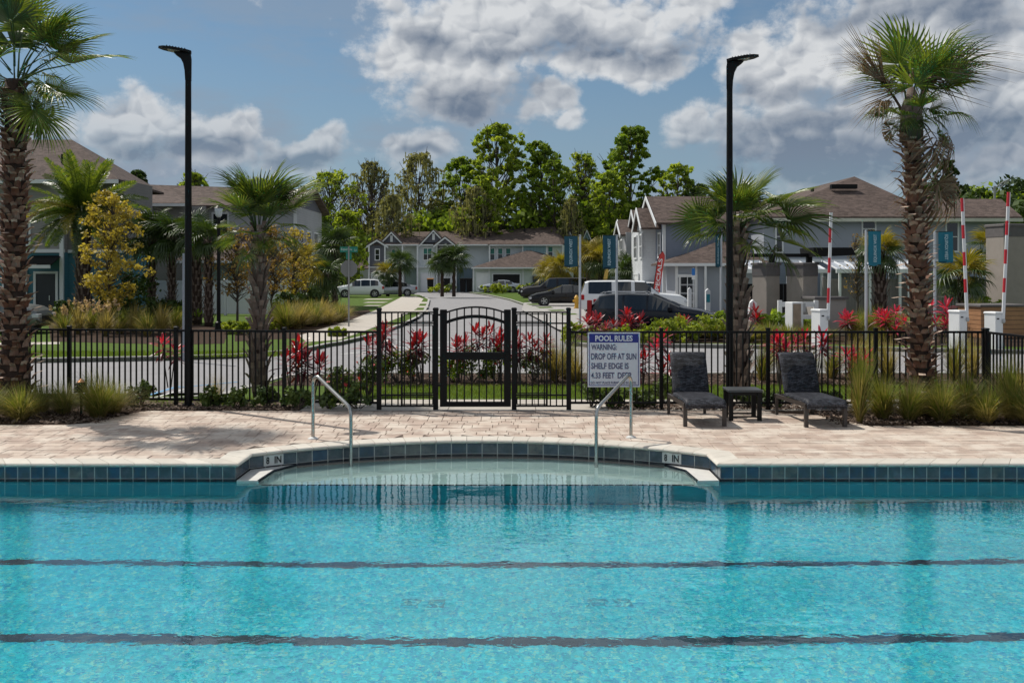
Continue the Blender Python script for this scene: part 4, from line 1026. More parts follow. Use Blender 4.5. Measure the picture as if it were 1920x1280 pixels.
# ---------------- broadleaf foliage
def leaf_cloud(C, spread, n, size, up=.3, seed=0, aspect=1.6, tri=False):
    """n leaf quads scattered round the centres C (k,3) with radii spread (k,3)"""
    g = np.random.default_rng(seed); k = len(C); idx = g.integers(0, k, n)
    d = g.normal(0, 1, (n, 3)); d /= np.linalg.norm(d, axis=1)[:, None]; rr = g.random(n) ** .45
    P = C[idx] + d * rr[:, None] * spread[idx]
    N = d * .5 + g.normal(0, .6, (n, 3)); N[:, 2] += up; N /= np.linalg.norm(N, axis=1)[:, None]
    U = np.cross(N, g.normal(0, 1, (n, 3))); U /= np.linalg.norm(U, axis=1)[:, None]; W = np.cross(N, U)
    s = size * g.uniform(.4, 1.45, n)
    U = U * (s * aspect * .5)[:, None]; W = W * (s * .5)[:, None]
    V = np.stack([P - U, P - W + N * (s * .12)[:, None], P + U, P + W + N * (s * .12)[:, None]], 1).reshape(-1, 3)
    tl = g.random(k)[idx] * .6 + g.random(n) * .4
    return V, np.arange(4 * n).reshape(-1, 4), tl
LEAFS = {
    'bright': mat('leaf_bright', (.15, .235, .03), .6, tint=(.36, .42, .06), var=.3, vscale=.35, trans=.5, spec=.3),
    'mid': mat('leaf_mid', (.085, .155, .02), .6, tint=(.27, .36, .045), var=.3, vscale=.35, trans=.45, spec=.3),
    'dark': mat('leaf_dark', (.022, .048, .012), .6, tint=(.075, .12, .022), var=.3, vscale=.8, trans=.2, spec=.3),
    'moss': mat('leaf_moss', (.12, .125, .055), .8, tint=(.30, .29, .15), var=.3, vscale=.8, trans=.4, spec=.2),
    'gold': mat('leaf_gold', (.25, .19, .03), .6, tint=(.50, .40, .09), var=.25, vscale=2, trans=.4, spec=.3),
    'lime': mat('leaf_lime', (.16, .23, .02), .55, tint=(.32, .36, .05), var=.2, vscale=2, trans=.4, spec=.3),
    'shrub': mat('leaf_shrub', (.035, .07, .015), .5, tint=(.12, .17, .03), var=.3, vscale=4, trans=.25, spec=.5),
    'bronze': mat('leaf_bronze', (.20, .12, .03), .6, tint=(.34, .22, .06), var=.3, vscale=2, trans=.4),
}
def tree(px, top_py, D, w_px, style, label, seed, n=5200, leaf=.42, crown_lo=.35, name='tree', group='trees behind the far houses', shape=None, open_=.5, zb=0.0, nclu=210, tr=.28):
    H = Z(top_py, D) - zb; R = w_px / F * D / 2; x = X(px, D); r = random.Random(seed)
    o = empty(name, (x, D, zb), label, 'tree', group); b = MB(); C = []; S = []
    lean = r.uniform(-.6, .6); T = [Vector((lean * (i / 8) ** 1.5 + (r.uniform(-.2, .2) if i else 0), 0, H * .86 * i / 8)) for i in range(9)]
    b.tube(T, [tr * (1.15 - .13 * i) * (H / 16) + .02 for i in range(9)], 7)
    for k in range(nclu):
        u = crown_lo + (1 - crown_lo) * ((k + r.random()) / nclu) ** .85; env = math.sin(PI * min(1, max(.0, (u - crown_lo * .72) / (1.03 - crown_lo * .72)))) ** .62
        a = r.uniform(0, 2 * PI); rad = R * env * r.uniform(.15, 1.12) ** (.6) * (1 + .28 * math.sin(a * 2 + seed + u * 9)); c = Vector((math.cos(a) * rad + lean * u, math.sin(a) * rad * .8, H * min(.985, u)))
        t0 = path_at(T, min(1, max(.12, (u - r.uniform(.12, .3)) / .86)))
        if k % 5 == 0 or (open_ > .6 and k % 2 == 0):
            mid = t0.lerp(c, .5) + Vector((0, 0, -.06 * H * r.random())); b.tube([t0, mid, c], [tr * .24 * (H / 16), tr * .15 * (H / 16), .03], 5, cap=False)
            for q in range(2):
                e = c + Vector((r.uniform(-1, 1), r.uniform(-1, 1), r.uniform(-.2, 1))) * R * .28; b.tube([mid.lerp(c, .6), e], [.045, .02], 4, cap=False)
        s_ = R * r.uniform(.045, .15) * (1.2 - open_ * .4)
        C.append(c); S.append((s_ * r.uniform(.9, 1.7), s_ * 1.1, s_ * r.uniform(.55, 1.1)))
    b.build('trunk', BARK, o, smooth=True)
    V, Fc, tl = leaf_cloud(np.array([tuple(c) for c in C]), np.array(S), n, leaf, seed=seed)
    if style == 'moss':      # hanging strands
        g = np.random.default_rng(seed); k = n // 4; ci = g.integers(0, len(C), k); P = np.array([tuple(c) for c in C])[ci] + g.normal(0, 1, (k, 3)) * np.array(S)[ci] * .7
        h = g.uniform(.5, 1.8, k); w = g.uniform(.03, .09, k); z0 = np.zeros(k)
        Q = np.stack([P + np.stack([-w, z0, z0], 1), P + np.stack([w, z0, z0], 1), P + np.stack([w * .3, z0, -h], 1), P + np.stack([-w * .3, z0, -h], 1)], 1).reshape(-1, 3)
        Fc = np.concatenate([Fc, np.arange(4 * k).reshape(-1, 4) + len(V)]); V = np.concatenate([V, Q]); tl = np.concatenate([tl, g.random(k)])
    link('crown', npmesh('crown', V, Fc, tl, LEAFS[style]), o); return o
for t_ in [
    (618, 322, 132, 120, 'bright', 'open light-green tree with bare limbs, left of the mossy oaks', 101, 2600, .36, .40, .85),
    (700, 303, 136, 95, 'moss', 'dark mossy oak leaning left of the round mossy oak', 102, 3200, .36, .30, .75),
    (780, 286, 138, 115, 'moss', 'round mossy grey-brown oak above the far double window', 103, 5200, .36, .30, .55),
    (858, 296, 140, 110, 'mid', 'green tree just left of the tallest spreading tree', 104, 5600, .42, .18, .45),
    (928, 233, 134, 118, 'bright', 'tallest spreading tree with visible dark trunk above the far roofs', 105, 5600, .44, .45, .6),
    (905, 330, 128, 80, 'bright', 'low bright tree at the foot of the tallest spreading tree', 106, 3600, .40, .15, .4),
    (1015, 266, 136, 105, 'mid', 'full green tree right of the tallest spreading tree', 107, 6400, .44, .22, .4),
    (1045, 300, 131, 90, 'mid', 'dark leafy tree in front of the full green tree', 108, 3200, .44, .12, .35),
    (1095, 288, 138, 100, 'bright', 'pale thin tree between the full green tree and the tall right one', 109, 3600, .38, .25, .7),
    (1178, 238, 132, 125, 'mid', 'tall dark-green tree with spiky top above the grey townhouses', 110, 7200, .46, .22, .5),
    (1140, 322, 128, 95, 'bright', 'low bright tree left of the tall spiky-topped tree', 111, 4200, .42, .12, .4),
    (1272, 308, 126, 85, 'bright', 'small light tree peeking over the grey townhouse roof', 112, 3400, .40, .30, .6),
    (888, 350, 127, 85, 'moss', 'olive mossy tree low in front of the tallest spreading tree', 120, 3600, .34, .15, .5),
    (740, 365, 126, 80, 'moss', 'low olive oak below the two mossy oaks', 121, 3400, .34, .12, .5),
    (1070, 372, 127, 60, 'moss', 'small olive tree above the far roof end', 122, 2400, .34, .12, .5),
    (1318, 345, 124, 60, 'dark', 'small dark tree beside the bright sabal palm fronds', 113, 2600, .40, .30, .4),
    (262, 320, 112, 60, 'dark', 'dark tree over the left houses next to the date palm', 114, 3000, .40, .30, .4),
    (352, 324, 112, 90, 'bright', 'light green tree over the long brown roof behind the lamp post', 115, 2600, .40, .35, .7),
    (480, 335, 116, 80, 'bright', 'thin light tree behind the tied-up sabal crown', 116, 2200, .40, .35, .7),
    (655, 395, 112, 70, 'bright', 'low bright tree above the green street name sign', 117, 2600, .36, .20, .4),
    (592, 400, 96, 60, 'mid', 'low green tree at the end of the left houses', 118, 2600, .34, .20, .4),
    (1768, 300, 120, 55, 'dark', 'dark tree glimpsed behind the ragged palm trunk', 119, 2400, .40, .3, .4),
]:
    px, tp, D, w, st, lab, sd, n, lf_, lo, op = t_
    tree(px, tp, D, w, st, lab, sd, int(n * (1.25 if st != 'moss' else .55)), lf_ * .78, lo, open_=op)
# the wood that closes the view
def woods(name, spec, style, n, leaf, seed, label):
    g = np.random.default_rng(seed); C = []; S = []; b = MB(); r = random.Random(seed)
    for (px0, px1, tp0, tp1, D, k) in spec:
        for i in range(k):
            px = r.uniform(px0, px1); u = (px - px0) / (px1 - px0); d = D + r.uniform(-6, 8); top = Z(tp0 + (tp1 - tp0) * u + r.gauss(0, 9), d)
            s_ = r.uniform(1.2, 2.6); z = top - s_ * .6 - (top * .85) * r.random() ** 1.4; C.append((X(px, d), d, max(1, z))); S.append((s_ * 1.2, s_, s_ * .85))
        for i in range(k // 7):
            px = r.uniform(px0, px1); d = D + r.uniform(-4, 6); b.tube([(X(px, d), d, 0), (X(px, d) + r.uniform(-.8, .8), d, Z((tp0 + tp1) / 2, d) * .9)], [.22, .08], 6, cap=False)
    V, Fc, tl = leaf_cloud(np.array(C), np.array(S), n, leaf, seed=seed); o = link(name, npmesh(name, V, Fc, tl, LEAFS[style])); tag(o, label, None, None, 'stuff')
    if b.v: tag(b.build('wood_trunks', BARK), 'trunks of the far wood', None, None, 'stuff')
woods('distant_wood', [(560, 1340, 415, 408, 142, 80), (770, 1240, 390, 375, 140, 80), (1740, 1990, 345, 338, 150, 90), (1650, 1990, 380, 372, 135, 40), (200, 620, 375, 380, 150, 40)], 'dark', 36000, .6, 201, 'dark wood closing the view behind the houses')
woods('distant_wood', [(780, 1240, 400, 385, 134, 60), (1780, 1960, 350, 345, 146, 36), (1240, 1330, 370, 372, 134, 14), (640, 700, 430, 440, 130, 12)], 'mid', 16000, .5, 202, 'lighter thicket in front of the far wood')
woods('distant_wood', [(-900, -40, 330, 380, 150, 60), (1990, 2900, 345, 330, 150, 60)], 'mid', 9000, .9, 203, 'far wood running on beyond the picture')

def shrub(px, base_py, w, h, style, label, seed, n=900, leaf=.035, name='shrub', group=None, flowers=None, loc=None, nst=7, cat='shrub', up=.3, nc=14):
    if loc is None: x, y = G(px, base_py)
    else: x, y = loc
    r = random.Random(seed); o = empty(name, (x, y, 0), label, cat, group); C = []; S = []; b = MB()
    for k in range(nc):
        a = r.uniform(0, 2 * PI); rr = w / 2 * r.random() ** .6 * .85; z = h * r.uniform(.25, .88) * (1 - .35 * (rr / (w / 2)) ** 2)
        c = (math.cos(a) * rr, math.sin(a) * rr, z); s_ = min(w, h) * r.uniform(.10, .22); C.append(c); S.append((s_, s_, s_ * 1.1))
        if k < nst: b.tube([(c[0] * .15, c[1] * .15, 0), (c[0] * .7, c[1] * .7, z * .6), c], [.008 * (1 + h), .006, .003], 4, cap=False)
    b.build('stems', BARK, o)
    V, Fc, tl = leaf_cloud(np.array(C), np.array(S), n, leaf, seed=seed, up=up); link('foliage', npmesh('foliage', V, Fc, tl, LEAFS[style]), o)
    if flowers:
        g = np.random.default_rng(seed); V, Fc, tl = leaf_cloud(np.array(C) * 1.05, np.array(S) * 1.15, flowers[1], flowers[2], seed=seed + 1, aspect=1.1); ff = link('flowers', npmesh('flowers', V, Fc, tl, flowers[0]), o)
    return o
# yellow-leaved tree and the thin bronze trees
def yellow_tree(px, base_py, top_py, w_px, style, label, seed, n, lo=.28, leaf=.10, group=None):
    D = DG(base_py); H = Z(top_py, D); R = w_px / F * D / 2; r = random.Random(seed); o = empty('young_tree', (X(px, D), D, 0), label, 'tree', group); b = MB(); C = []; S = []
    T = [Vector((r.uniform(-.04, .04) * i, 0, H * .93 * i / 8)) for i in range(9)]; b.tube(T, [.06 * (1 - .11 * i) for i in range(9)], 6)
    for k in range(150):
        u = lo + (1 - lo) * (k / 150); env = math.sin(PI * min(1, (u - lo * .6) / (1.06 - lo * .6))) ** .75; a = r.uniform(0, 2 * PI); rad = R * env * r.uniform(.15, 1.12) * r.choice((1, 1, .8, 1.15))
        c = Vector((math.cos(a) * rad, math.sin(a) * rad, H * u)); t0 = path_at(T, max(.2, min(1, u - .1))); b.tube([t0, c], [.018, .006], 4, cap=False); C.append(tuple(c)); S.append((R * .20, R * .18, R * .15))
    b.build('trunk', BARK, o); V, Fc, tl = leaf_cloud(np.array(C), np.array(S), n, leaf, seed=seed); link('crown', npmesh('crown', V, Fc, tl, LEAFS[style]), o)
yellow_tree(205, 622, 362, 125, 'gold', 'young tree full of yellow leaves in front of the grey and teal house', 301, 4000, .20, .095)
yellow_tree(445, 612, 428, 110, 'bronze', 'sparse bronze young tree left of the tied-up sabal palm trunk', 302, 1300, .35, .09, 'sparse bronze young trees')
yellow_tree(510, 606, 425, 90, 'bronze', 'sparse bronze young tree right of the tied-up sabal palm trunk', 303, 1200, .35, .09, 'sparse bronze young trees')
yellow_tree(552, 600, 430, 80, 'gold', 'sparse golden young tree before the white fence end', 304, 1600, .3, .09, 'sparse bronze young trees')
yellow_tree(1608, 600, 440, 60, 'bronze', 'bare twiggy young tree behind the barrier posts by the patio roofs', 305, 260, .3, .07)
# ---------------- grasses
GRA = mat('fountain_grass', (.085, .125, .018), .6, tint=(.24, .25, .06), var=.25, vscale=4, trans=.35, spec=.3)
GRAT = mat('tan_grass', (.16, .14, .035), .7, tint=(.42, .33, .18), var=.25, vscale=4, trans=.4, spec=.2)
PLUME = mat('grass_plume', (.42, .30, .22), .9, tint=(.60, .46, .36), var=.2, trans=.4, spec=.1)
def grass_geo(x, y, n, h, sp, w, seed, segs=4, upright=.5, lean=(0, 0)):
    g = np.random.default_rng(seed); a = g.uniform(0, 2 * PI, n); L = h * g.uniform(.35, 1.25, n); t0 = g.random(n) ** .7 * sp * (1 + .45 * np.sin(a * 2 + seed) * np.cos(a * 3 + seed * 2))
    r0 = g.random(n) ** .5 * sp * .12
    out = np.stack([np.cos(a), np.sin(a), np.zeros(n)], 1); side = np.stack([-np.sin(a), np.cos(a), np.zeros(n)], 1)
    rows = []
    for i in range(segs + 1):
        u = i / segs; rad = r0 + t0 * (u ** 1.5); z = L * (u - (1 - upright) * .55 * u ** 2.6 * (t0 / sp)); c = out * rad[:, None]; c[:, 2] = z; c[:, 0] += x + lean[0] * u ** 2; c[:, 1] += y + lean[1] * u ** 2
        ww = (w * (1 - u * .93) * .5); rows += [c - side * ww, c + side * ww]
    V = np.stack(rows, 1).reshape(-1, 3); k = 2 * (segs + 1); base = np.arange(n)[:, None] * k; Fc = np.concatenate([base + np.array([2 * i, 2 * i + 1, 2 * i + 3, 2 * i + 2]) for i in range(segs)])
    return V, Fc, np.tile(g.random(n), segs)
def grass_clump(loc, h, sp, n, label, seed, m=None, w=.012, upright=.5, group=None, plumes=0, lean=None, cat='grass clump'):
    rl = random.Random(seed * 7 + 1); lean = lean or (rl.uniform(-.22, .22) * h, rl.uniform(-.2, .1) * h)
    o = empty('grass_clump', (loc[0], loc[1], 0), label, cat, group)
    V, Fc, t = grass_geo(0, 0, n, h, sp, w, seed, 4, upright, lean); link('blades', npmesh('blades', V, Fc, t, m or GRA), o)
    V, Fc, t = grass_geo(0, 0, n // 2, h * .95, sp * 1.35, w, seed + 500, 4, upright * .6, lean); link('dry_blades', npmesh('dry_blades', V, Fc, t, GRAT), o)
    if plumes:
        g = np.random.default_rng(seed + 9); C = []; S = []
        for k in range(plumes):
            a = g.uniform(0, 2 * PI); r_ = sp * g.uniform(.2, .8); C.append((math.cos(a) * r_, math.sin(a) * r_, h * g.uniform(.85, 1.15))); S.append((.04, .04, h * .16))
        V, Fc, t = leaf_cloud(np.array(C), np.array(S), plumes * 16, .05, seed=seed, aspect=3); link('plumes', npmesh('plumes', V, Fc, t, PLUME), o)
    return o
def GL(px, D): return (X(px, D), D)
gb_ = 'fountain grass clumps in the right-hand bed'
for k, (px, D, h, sp, n, lab, up) in enumerate([
    (1612, 15.55, .80, .24, 420, 'narrow upright fountain grass clump right beside the right-hand lounger', .95),
    (1655, 15.9, .60, .45, 420, 'bushy fountain grass clump between the narrow clump and the ragged palm', .5),
    (1706, 15.75, .55, .50, 420, 'loose fountain grass clump at the foot of the ragged palm', .35),
    (1765, 15.6, .58, .52, 460, 'spreading fountain grass clump just right of the ragged palm foot', .3),
    (1812, 16.1, .62, .50, 460, 'tall-bladed fountain grass clump under the fence post by the ragged palm', .4),
    (1850, 15.5, .50, .48, 440, 'low tan fountain grass clump at the bed edge by the fence corner', .25),
    (1895, 15.9, .80, .46, 460, 'high green fountain grass clump at the end of the fence return', .6),
    (1925, 15.45, .5, .45, 380, 'low fountain grass clump cut by the right picture edge', .3),
    (1745, 16.5, .55, .45, 380, 'fountain grass clump hugging the fence behind the ragged palm', .4)]):
    grass_clump(GL(px, D), h * 1.22, sp * 1.05, int(n * 1.7), lab, 400 + k, upright=up, group=gb_, w=.011)
gb2 = 'feather grass clumps in the left-hand bed'
for k, (px, D, h, sp, n, lab, up) in enumerate([
    (38, 15.75, .42, .55, 520, 'low fine feather grass mound in front of the left palm trunk', .3),
    (-20, 15.9, .45, .55, 420, 'feather grass mound cut by the left picture edge', .3),
    (120, 16.5, .40, .45, 420, 'feather grass mound left of the copper-capped path light', .35),
    (185, 16.1, .55, .55, 620, 'wide feather grass clump right behind the copper-capped path light', .3),
    (212, 16.5, .42, .55, 480, 'long-bladed feather grass sweeping towards the small shrub', .25),
    (75, 16.6, .40, .45, 380, 'feather grass mound between the left palm and the path light', .35)]):
    grass_clump(GL(px, D), h * 1.35, sp * 1.1, int(n * 1.7), lab, 430 + k, upright=up + .1, group=gb2, w=.009)
grass_clump(GL(405, 17.5), .62, .35, 160, 'thin wiry grass behind the fence near the lamp post', 445, upright=.6, m=GRAT, w=.006)
# grasses outside the fence and across the street
gb3 = 'grass clumps across the street on the left'
for k, px in enumerate(range(120, 330, 26)):
    D = 36.5 + (k % 3) * 1.3; grass_clump(GL(px, D), .95 + .15 * (k % 2), .60, 260, 'tan grass clump under the yellow-leaved tree' if k in (3, 4) else 'tan grass clump in the row before the teal house', 450 + k, m=GRAT if k % 2 else GRA, upright=.6, group=gb3, plumes=9 if k < 4 else 0, w=.03)
for k, (px, D) in enumerate([(520, 42), (545, 43), (572, 44), (598, 45.5), (622, 47.5), (640, 49), (535, 40.5), (560, 41.5), (588, 43), (614, 44.5), (636, 47)]):
    grass_clump(GL(px, D), 1.12 if px < 600 else .85, .95, 420, 'tawny grass mound beside the stop sign path', 470 + k, m=GRAT if k % 2 else GRA, upright=.55, group='tawny grass mounds beside the sidewalk', w=.035)
for k, (px, D, h) in enumerate([(1040, 21.4, .95), (1058, 21.9, .9), (1080, 21.2, .75), (1430, 21.5, .95), (1475, 22.2, 1.0), (1515, 21.2, .9), (1600, 21.6, 1.1), (1630, 22.3, 1.05), (1665, 21.3, 1.0), (1790, 21.5, 1.05), (1825, 22.2, .9), (1560, 22.0, .8)]):
    grass_clump(GL(px, D), h, .5, 300, ('tan-tipped grass clump beyond the fence, by the sign' if px < 1100 else 'tan-tipped grass clump beyond the fence behind the loungers' if px < 1700 else 'tan-tipped grass clump near the fence corner'), 490 + k, m=GRAT if k % 2 == 0 else GRA, upright=.65, group='tan-tipped grass clumps beyond the fence' if px < 1100 else 'tan-tipped grass clumps behind the loungers' if px < 1700 else 'tan-tipped grass clumps near the fence corner', plumes=0, w=.014)
for k, (px, D, h) in enumerate([(1405, 33.5, .6), (1440, 34, .7), (1475, 33.6, .6), (1510, 34.2, .6), (1600, 35, 1.0), (1625, 35.5, 1.1), (1650, 35.2, 1.1), (1680, 35.6, 1.1), (1820, 37, 1.3), (1845, 38, 1.2), (1660, 33.8, .8), (1545, 34, .5), (1300, 34.5, .7), (1340, 34.3, .7)]):
    grass_clump(GL(px, D), h, .8, 330, 'bright green grass mound before the gate columns' if px < 1560 else 'bright green grass mound by the middle teal banner' if px < 1700 else 'green grass mound behind the barrier cabinets' , 510 + k, m=GRA, upright=.5, group='green grass mounds on the entrance island' if px < 1560 else 'green grass mounds by the barriers' if px < 1700 else 'green grass mounds behind the barrier cabinets', w=.03)
# ---------------- red ti plants
TI = mat('ti_leaf_red', (.075, .005, .010), .35, tint=(.42, .014, .03), var=.3, vscale=5, trans=.3, spec=.6)
TIP_ = mat('ti_leaf_pink', (.16, .007, .018), .35, tint=(.62, .03, .095), var=.3, vscale=5, trans=.35, spec=.6)
TID = mat('ti_leaf_dark', (.045, .012, .018), .4, tint=(.20, .02, .03), var=.3, vscale=5, trans=.2)
def ti_plant(loc, h, label, seed, heads=3, L=.42, pink=False, group=None, spread=.22):
    r = random.Random(seed); o = empty('ti_plant', (loc[0], loc[1], 0), label, 'ti plant', group); st = MB(); lf_ = MB(); dk = MB()
    for k in range(heads):
        a = r.uniform(0, 2 * PI); d = spread * r.uniform(.3, 1); top = Vector((math.cos(a) * d, math.sin(a) * d, h * r.uniform(.55, .82))); st.tube([(top.x * .25, top.y * .25, 0), (top.x * .7, top.y * .7, top.z * .5), tuple(top)], [.014, .012, .010], 5)
        n = 20
        for i in range(n):
            az = i * 2.4 + r.uniform(-.3, .3); u = i / n; el = math.radians(-32 + 108 * u + r.uniform(-10, 10)); l = L * r.uniform(.75, 1.1) * (1 - .25 * abs(u - .5)); w = l * .10
            dirv = Vector((math.cos(az) * math.cos(el), math.sin(az) * math.cos(el), math.sin(el))); side = Vector((-math.sin(az), math.cos(az), 0)); nm = side.cross(dirv)
            p0 = top + Vector((0, 0, -.20 + .24 * u)); droop = Vector((0, 0, -l * r.uniform(.10, .35)))
            p1 = p0 + dirv * l * .38; p2 = p0 + dirv * l * .74 + droop * .35; p3 = p0 + dirv * l + droop
            f = nm * w * .35
            vs = [p0, p1 - side * w + f, p1, p1 + side * w + f, p2 - side * w * .72 + f, p2, p2 + side * w * .72 + f, p3]
            (dk if u < .30 else lf_).add([tuple(v) for v in vs], [(0, 2, 1), (0, 3, 2), (1, 2, 5, 4), (2, 3, 6, 5), (4, 5, 7), (5, 6, 7)], tint=min(1, max(0, r.gauss(.25 + .5 * u, .25))))
    st.build('stems', BARK, o); lf_.build('red_leaves', TIP_ if pink else TI, o)
    dk.build('lower_leaves', TID, o); return o
tis = [  # px, D, top_py, heads, leaf, pink, label
    (318, 20.3, 618, 2, .42, True, 'pink-topped ti plant beside the tall black lamp post, across the fence'),
    (548, 18.9, 640, 3, .45, False, 'red ti plant behind the fence just right of the slim sabal palm'),
    (566, 19.1, 624, 3, .45, False, 'pink-red ti plant behind the fence post right of the sabal palm'),
    (585, 18.8, 655, 2, .42, False, 'low red ti plant behind the fence above the left handrail'),
    (702, 20.9, 588, 3, .48, False, 'tall two-tiered red ti plant at the left gate post'),
    (722, 21.2, 632, 3, .42, False, 'red ti plant behind the left gate side panel, near its outer post'),
    (792, 21.0, 612, 4, .45, False, 'dark red ti plant behind the hinge post of the gate'),
    (862, 21.3, 600, 3, .42, False, 'red ti plant seen through the left half of the gate'),
    (906, 21.5, 590, 3, .46, False, 'red ti plant seen through the middle of the gate, the highest there'),
    (938, 21.2, 604, 3, .42, False, 'red ti plant behind the latch stile of the gate'),
    (978, 20.9, 622, 3, .42, False, 'red ti plant behind the right gate side panel, near the gate'),
    (1012, 21.2, 606, 3, .44, False, 'red ti plant behind the right gate side panel, near its outer post'),
    (1205, 20.9, 655, 3, .45, False, 'dark red ti plant at the right edge of the pool rules sign'),
    (1248, 20.6, 608, 2, .45, True, 'pink ti plant behind the fence post over the left lounger'),
    (1246, 19.6, 668, 2, .40, False, 'small red ti plant behind the backrest of the left lounger'),
    (1460, 20.6, 612, 3, .46, True, 'pink ti plant directly over the back of the right-hand lounger'),
    (1527, 20.8, 610, 3, .44, True, 'pink ti plant to the right of the right-hand lounger back'),
    (1602, 20.5, 646, 3, .44, True, 'low wide pink ti plant left of the ragged palm trunk'),
    (1475, 22.0, 628, 2, .42, False, 'red ti plant a little behind the right-hand lounger back'),
    (1108, 32.5, 575, 3, .60, False, 'tall red ti plant in front of the black wagon rear'),
    (1150, 33.0, 596, 3, .50, False, 'low red ti plant beside the second banner pole'),
    (1186, 33.5, 572, 4, .60, False, 'red ti plant cluster in front of the black wagon doors'),
    (1297, 33.8, 586, 2, .50, False, 'red ti plant in front of the black wagon bonnet'),
    (1410, 36.0, 572, 2, .60, False, 'red ti plant in front of the first grey gate column'),
    (1588, 34.5, 575, 3, .60, True, 'pink-red ti plant left of the middle teal banner pole'),
    (1668, 33.5, 566, 4, .62, True, 'large pink-red ti plant just left of the ragged palm trunk'),
    (1690, 32.8, 596, 2, .50, True, 'lower pink-red ti plant at the ragged palm trunk over the fence'),
    (1758, 33.2, 560, 3, .62, True, 'large pink-red ti plant just right of the ragged palm trunk'),
    (1768, 32.8, 590, 3, .55, True, 'second pink-red ti plant right of the ragged palm trunk, lower')]
for k, (px, D, tp, hd, L, pk, lab) in enumerate(tis): ti_plant(GL(px, D), Z(tp, D), lab, 600 + k, hd, L * .84, pk, 'red ti plants around the fence', spread=.24 if D < 25 else .45)
# ---------------- low shrubs by the fence
ROSE = mat('rose_petal', (.55, .03, .04), .6, tint=(.75, .12, .12), var=.2, trans=.3)
for k, (px, by, w, h, lab) in enumerate([
    (265, 762, .55, .50, 'small round shrub left of the tall black lamp post'), (392, 763, .42, .38, 'small shrub right at the foot of the tall black lamp post'),
    (438, 764, .50, .42, 'small shrub left of the slim sabal palm foot'), (497, 764, .55, .40, 'small shrub in front of the slim sabal palm foot'),
    (560, 766, .60, .44, 'bushy shrub behind the left handrail base'), (617, 766, .55, .38, 'low dark shrub right behind the left handrail'),
    (672, 766, .75, .50, 'large rounded shrub beside the left gate post')]):
    shrub(px, by, w, h, 'shrub', lab, 700 + k, 1000, .040, group='small shrubs along the fence foot')
shrub(648, 752, .7, .72, 'shrub', 'rose bush with pink-red blooms behind the fence left of the gate', 720, 1000, .04, 'rose_bush', 'rose bushes round the gate', (ROSE, 26, .07), loc=GL(640, 18.3), cat='rose bush')
shrub(690, 740, .8, .85, 'shrub', 'rose bush with pink-red blooms at the left gate post', 721, 1100, .04, 'rose_bush', 'rose bushes round the gate', (ROSE, 26, .07), loc=GL(690, 18.9), cat='rose bush')
for k, (px, lab) in enumerate([(745, 'rose bush behind the left gate side panel'), (775, 'rose bush behind the gate hinge post'), (850, 'rose bush seen low through the left half of the gate'), (885, 'rose bush seen low through the gate middle'), (930, 'rose bush seen low beside the gate latch'), (1000, 'low twiggy bush behind the right gate side panel')]):
    shrub(px, 0, .85, .80, 'shrub' if k % 2 else 'mid', lab, 730 + k, 1000, .042, 'rose_bush', 'rose bushes round the gate', (ROSE, 16, .07), loc=GL(px, 21.3 + .2 * (k % 2)), cat='rose bush')
for k, (px, D, w, h, lab) in enumerate([(1108, 17.35, .62, .50, 'leafy shrub under the left side of the pool rules sign'), (1150, 17.3, .6, .42, 'leafy shrub under the pool rules sign behind the right handrail'), (1205, 17.3, .55, .40, 'low shrub between the sign and the left lounger'), (1300, 17.35, .5, .35, 'low shrub under the left lounger back'), (1405, 17.4, .6, .38, 'low shrub behind the side table'), (1440, 17.4, .6, .36, 'low shrub left of the right-hand lounger back'), (1560, 17.3, .6, .32, 'low shrub behind the right-hand lounger seat'), (1245, 18.0, .7, .55, 'dark shrub behind the fence beside the left lounger')]):
    shrub(px, 0, w, h, 'shrub', lab, 750 + k, 900, .040, loc=GL(px, D), group='low shrubs along the right fence')
for k, (px, D, w, h, lab) in enumerate([(1075, 33.4, 1.0, .9, 'lime-leaved bush at the island tip left of the second banner pole'), (1160, 32.6, 1.2, .8, 'lime-leaved bush right of the second banner pole'), (1225, 33.0, 1.6, 1.0, 'lime-leaved bush in front of the black wagon door'), (1262, 33.5, 1.4, 1.35, 'tallest lime-leaved bush in front of the black wagon bonnet'), (1205, 31.9, 1.0, .6, 'low lime-leaved bush above the pool rules sign corner'), (1330, 34.0, 1.8, 1.2, 'broad lime-green bush left of the sabal palm trunk'), (1290, 33.0, 1.4, .8, 'low lime-green bush under the wagon front'), (1120, 34, 1.0, .7, 'lime-leaved bush under the black wagon rear')]):
    shrub(px, 0, w * .9, h * .82, 'lime', lab, 770 + k, 800, .075, loc=GL(px, D), group='lime-leaved bushes on the street corner', nc=20)
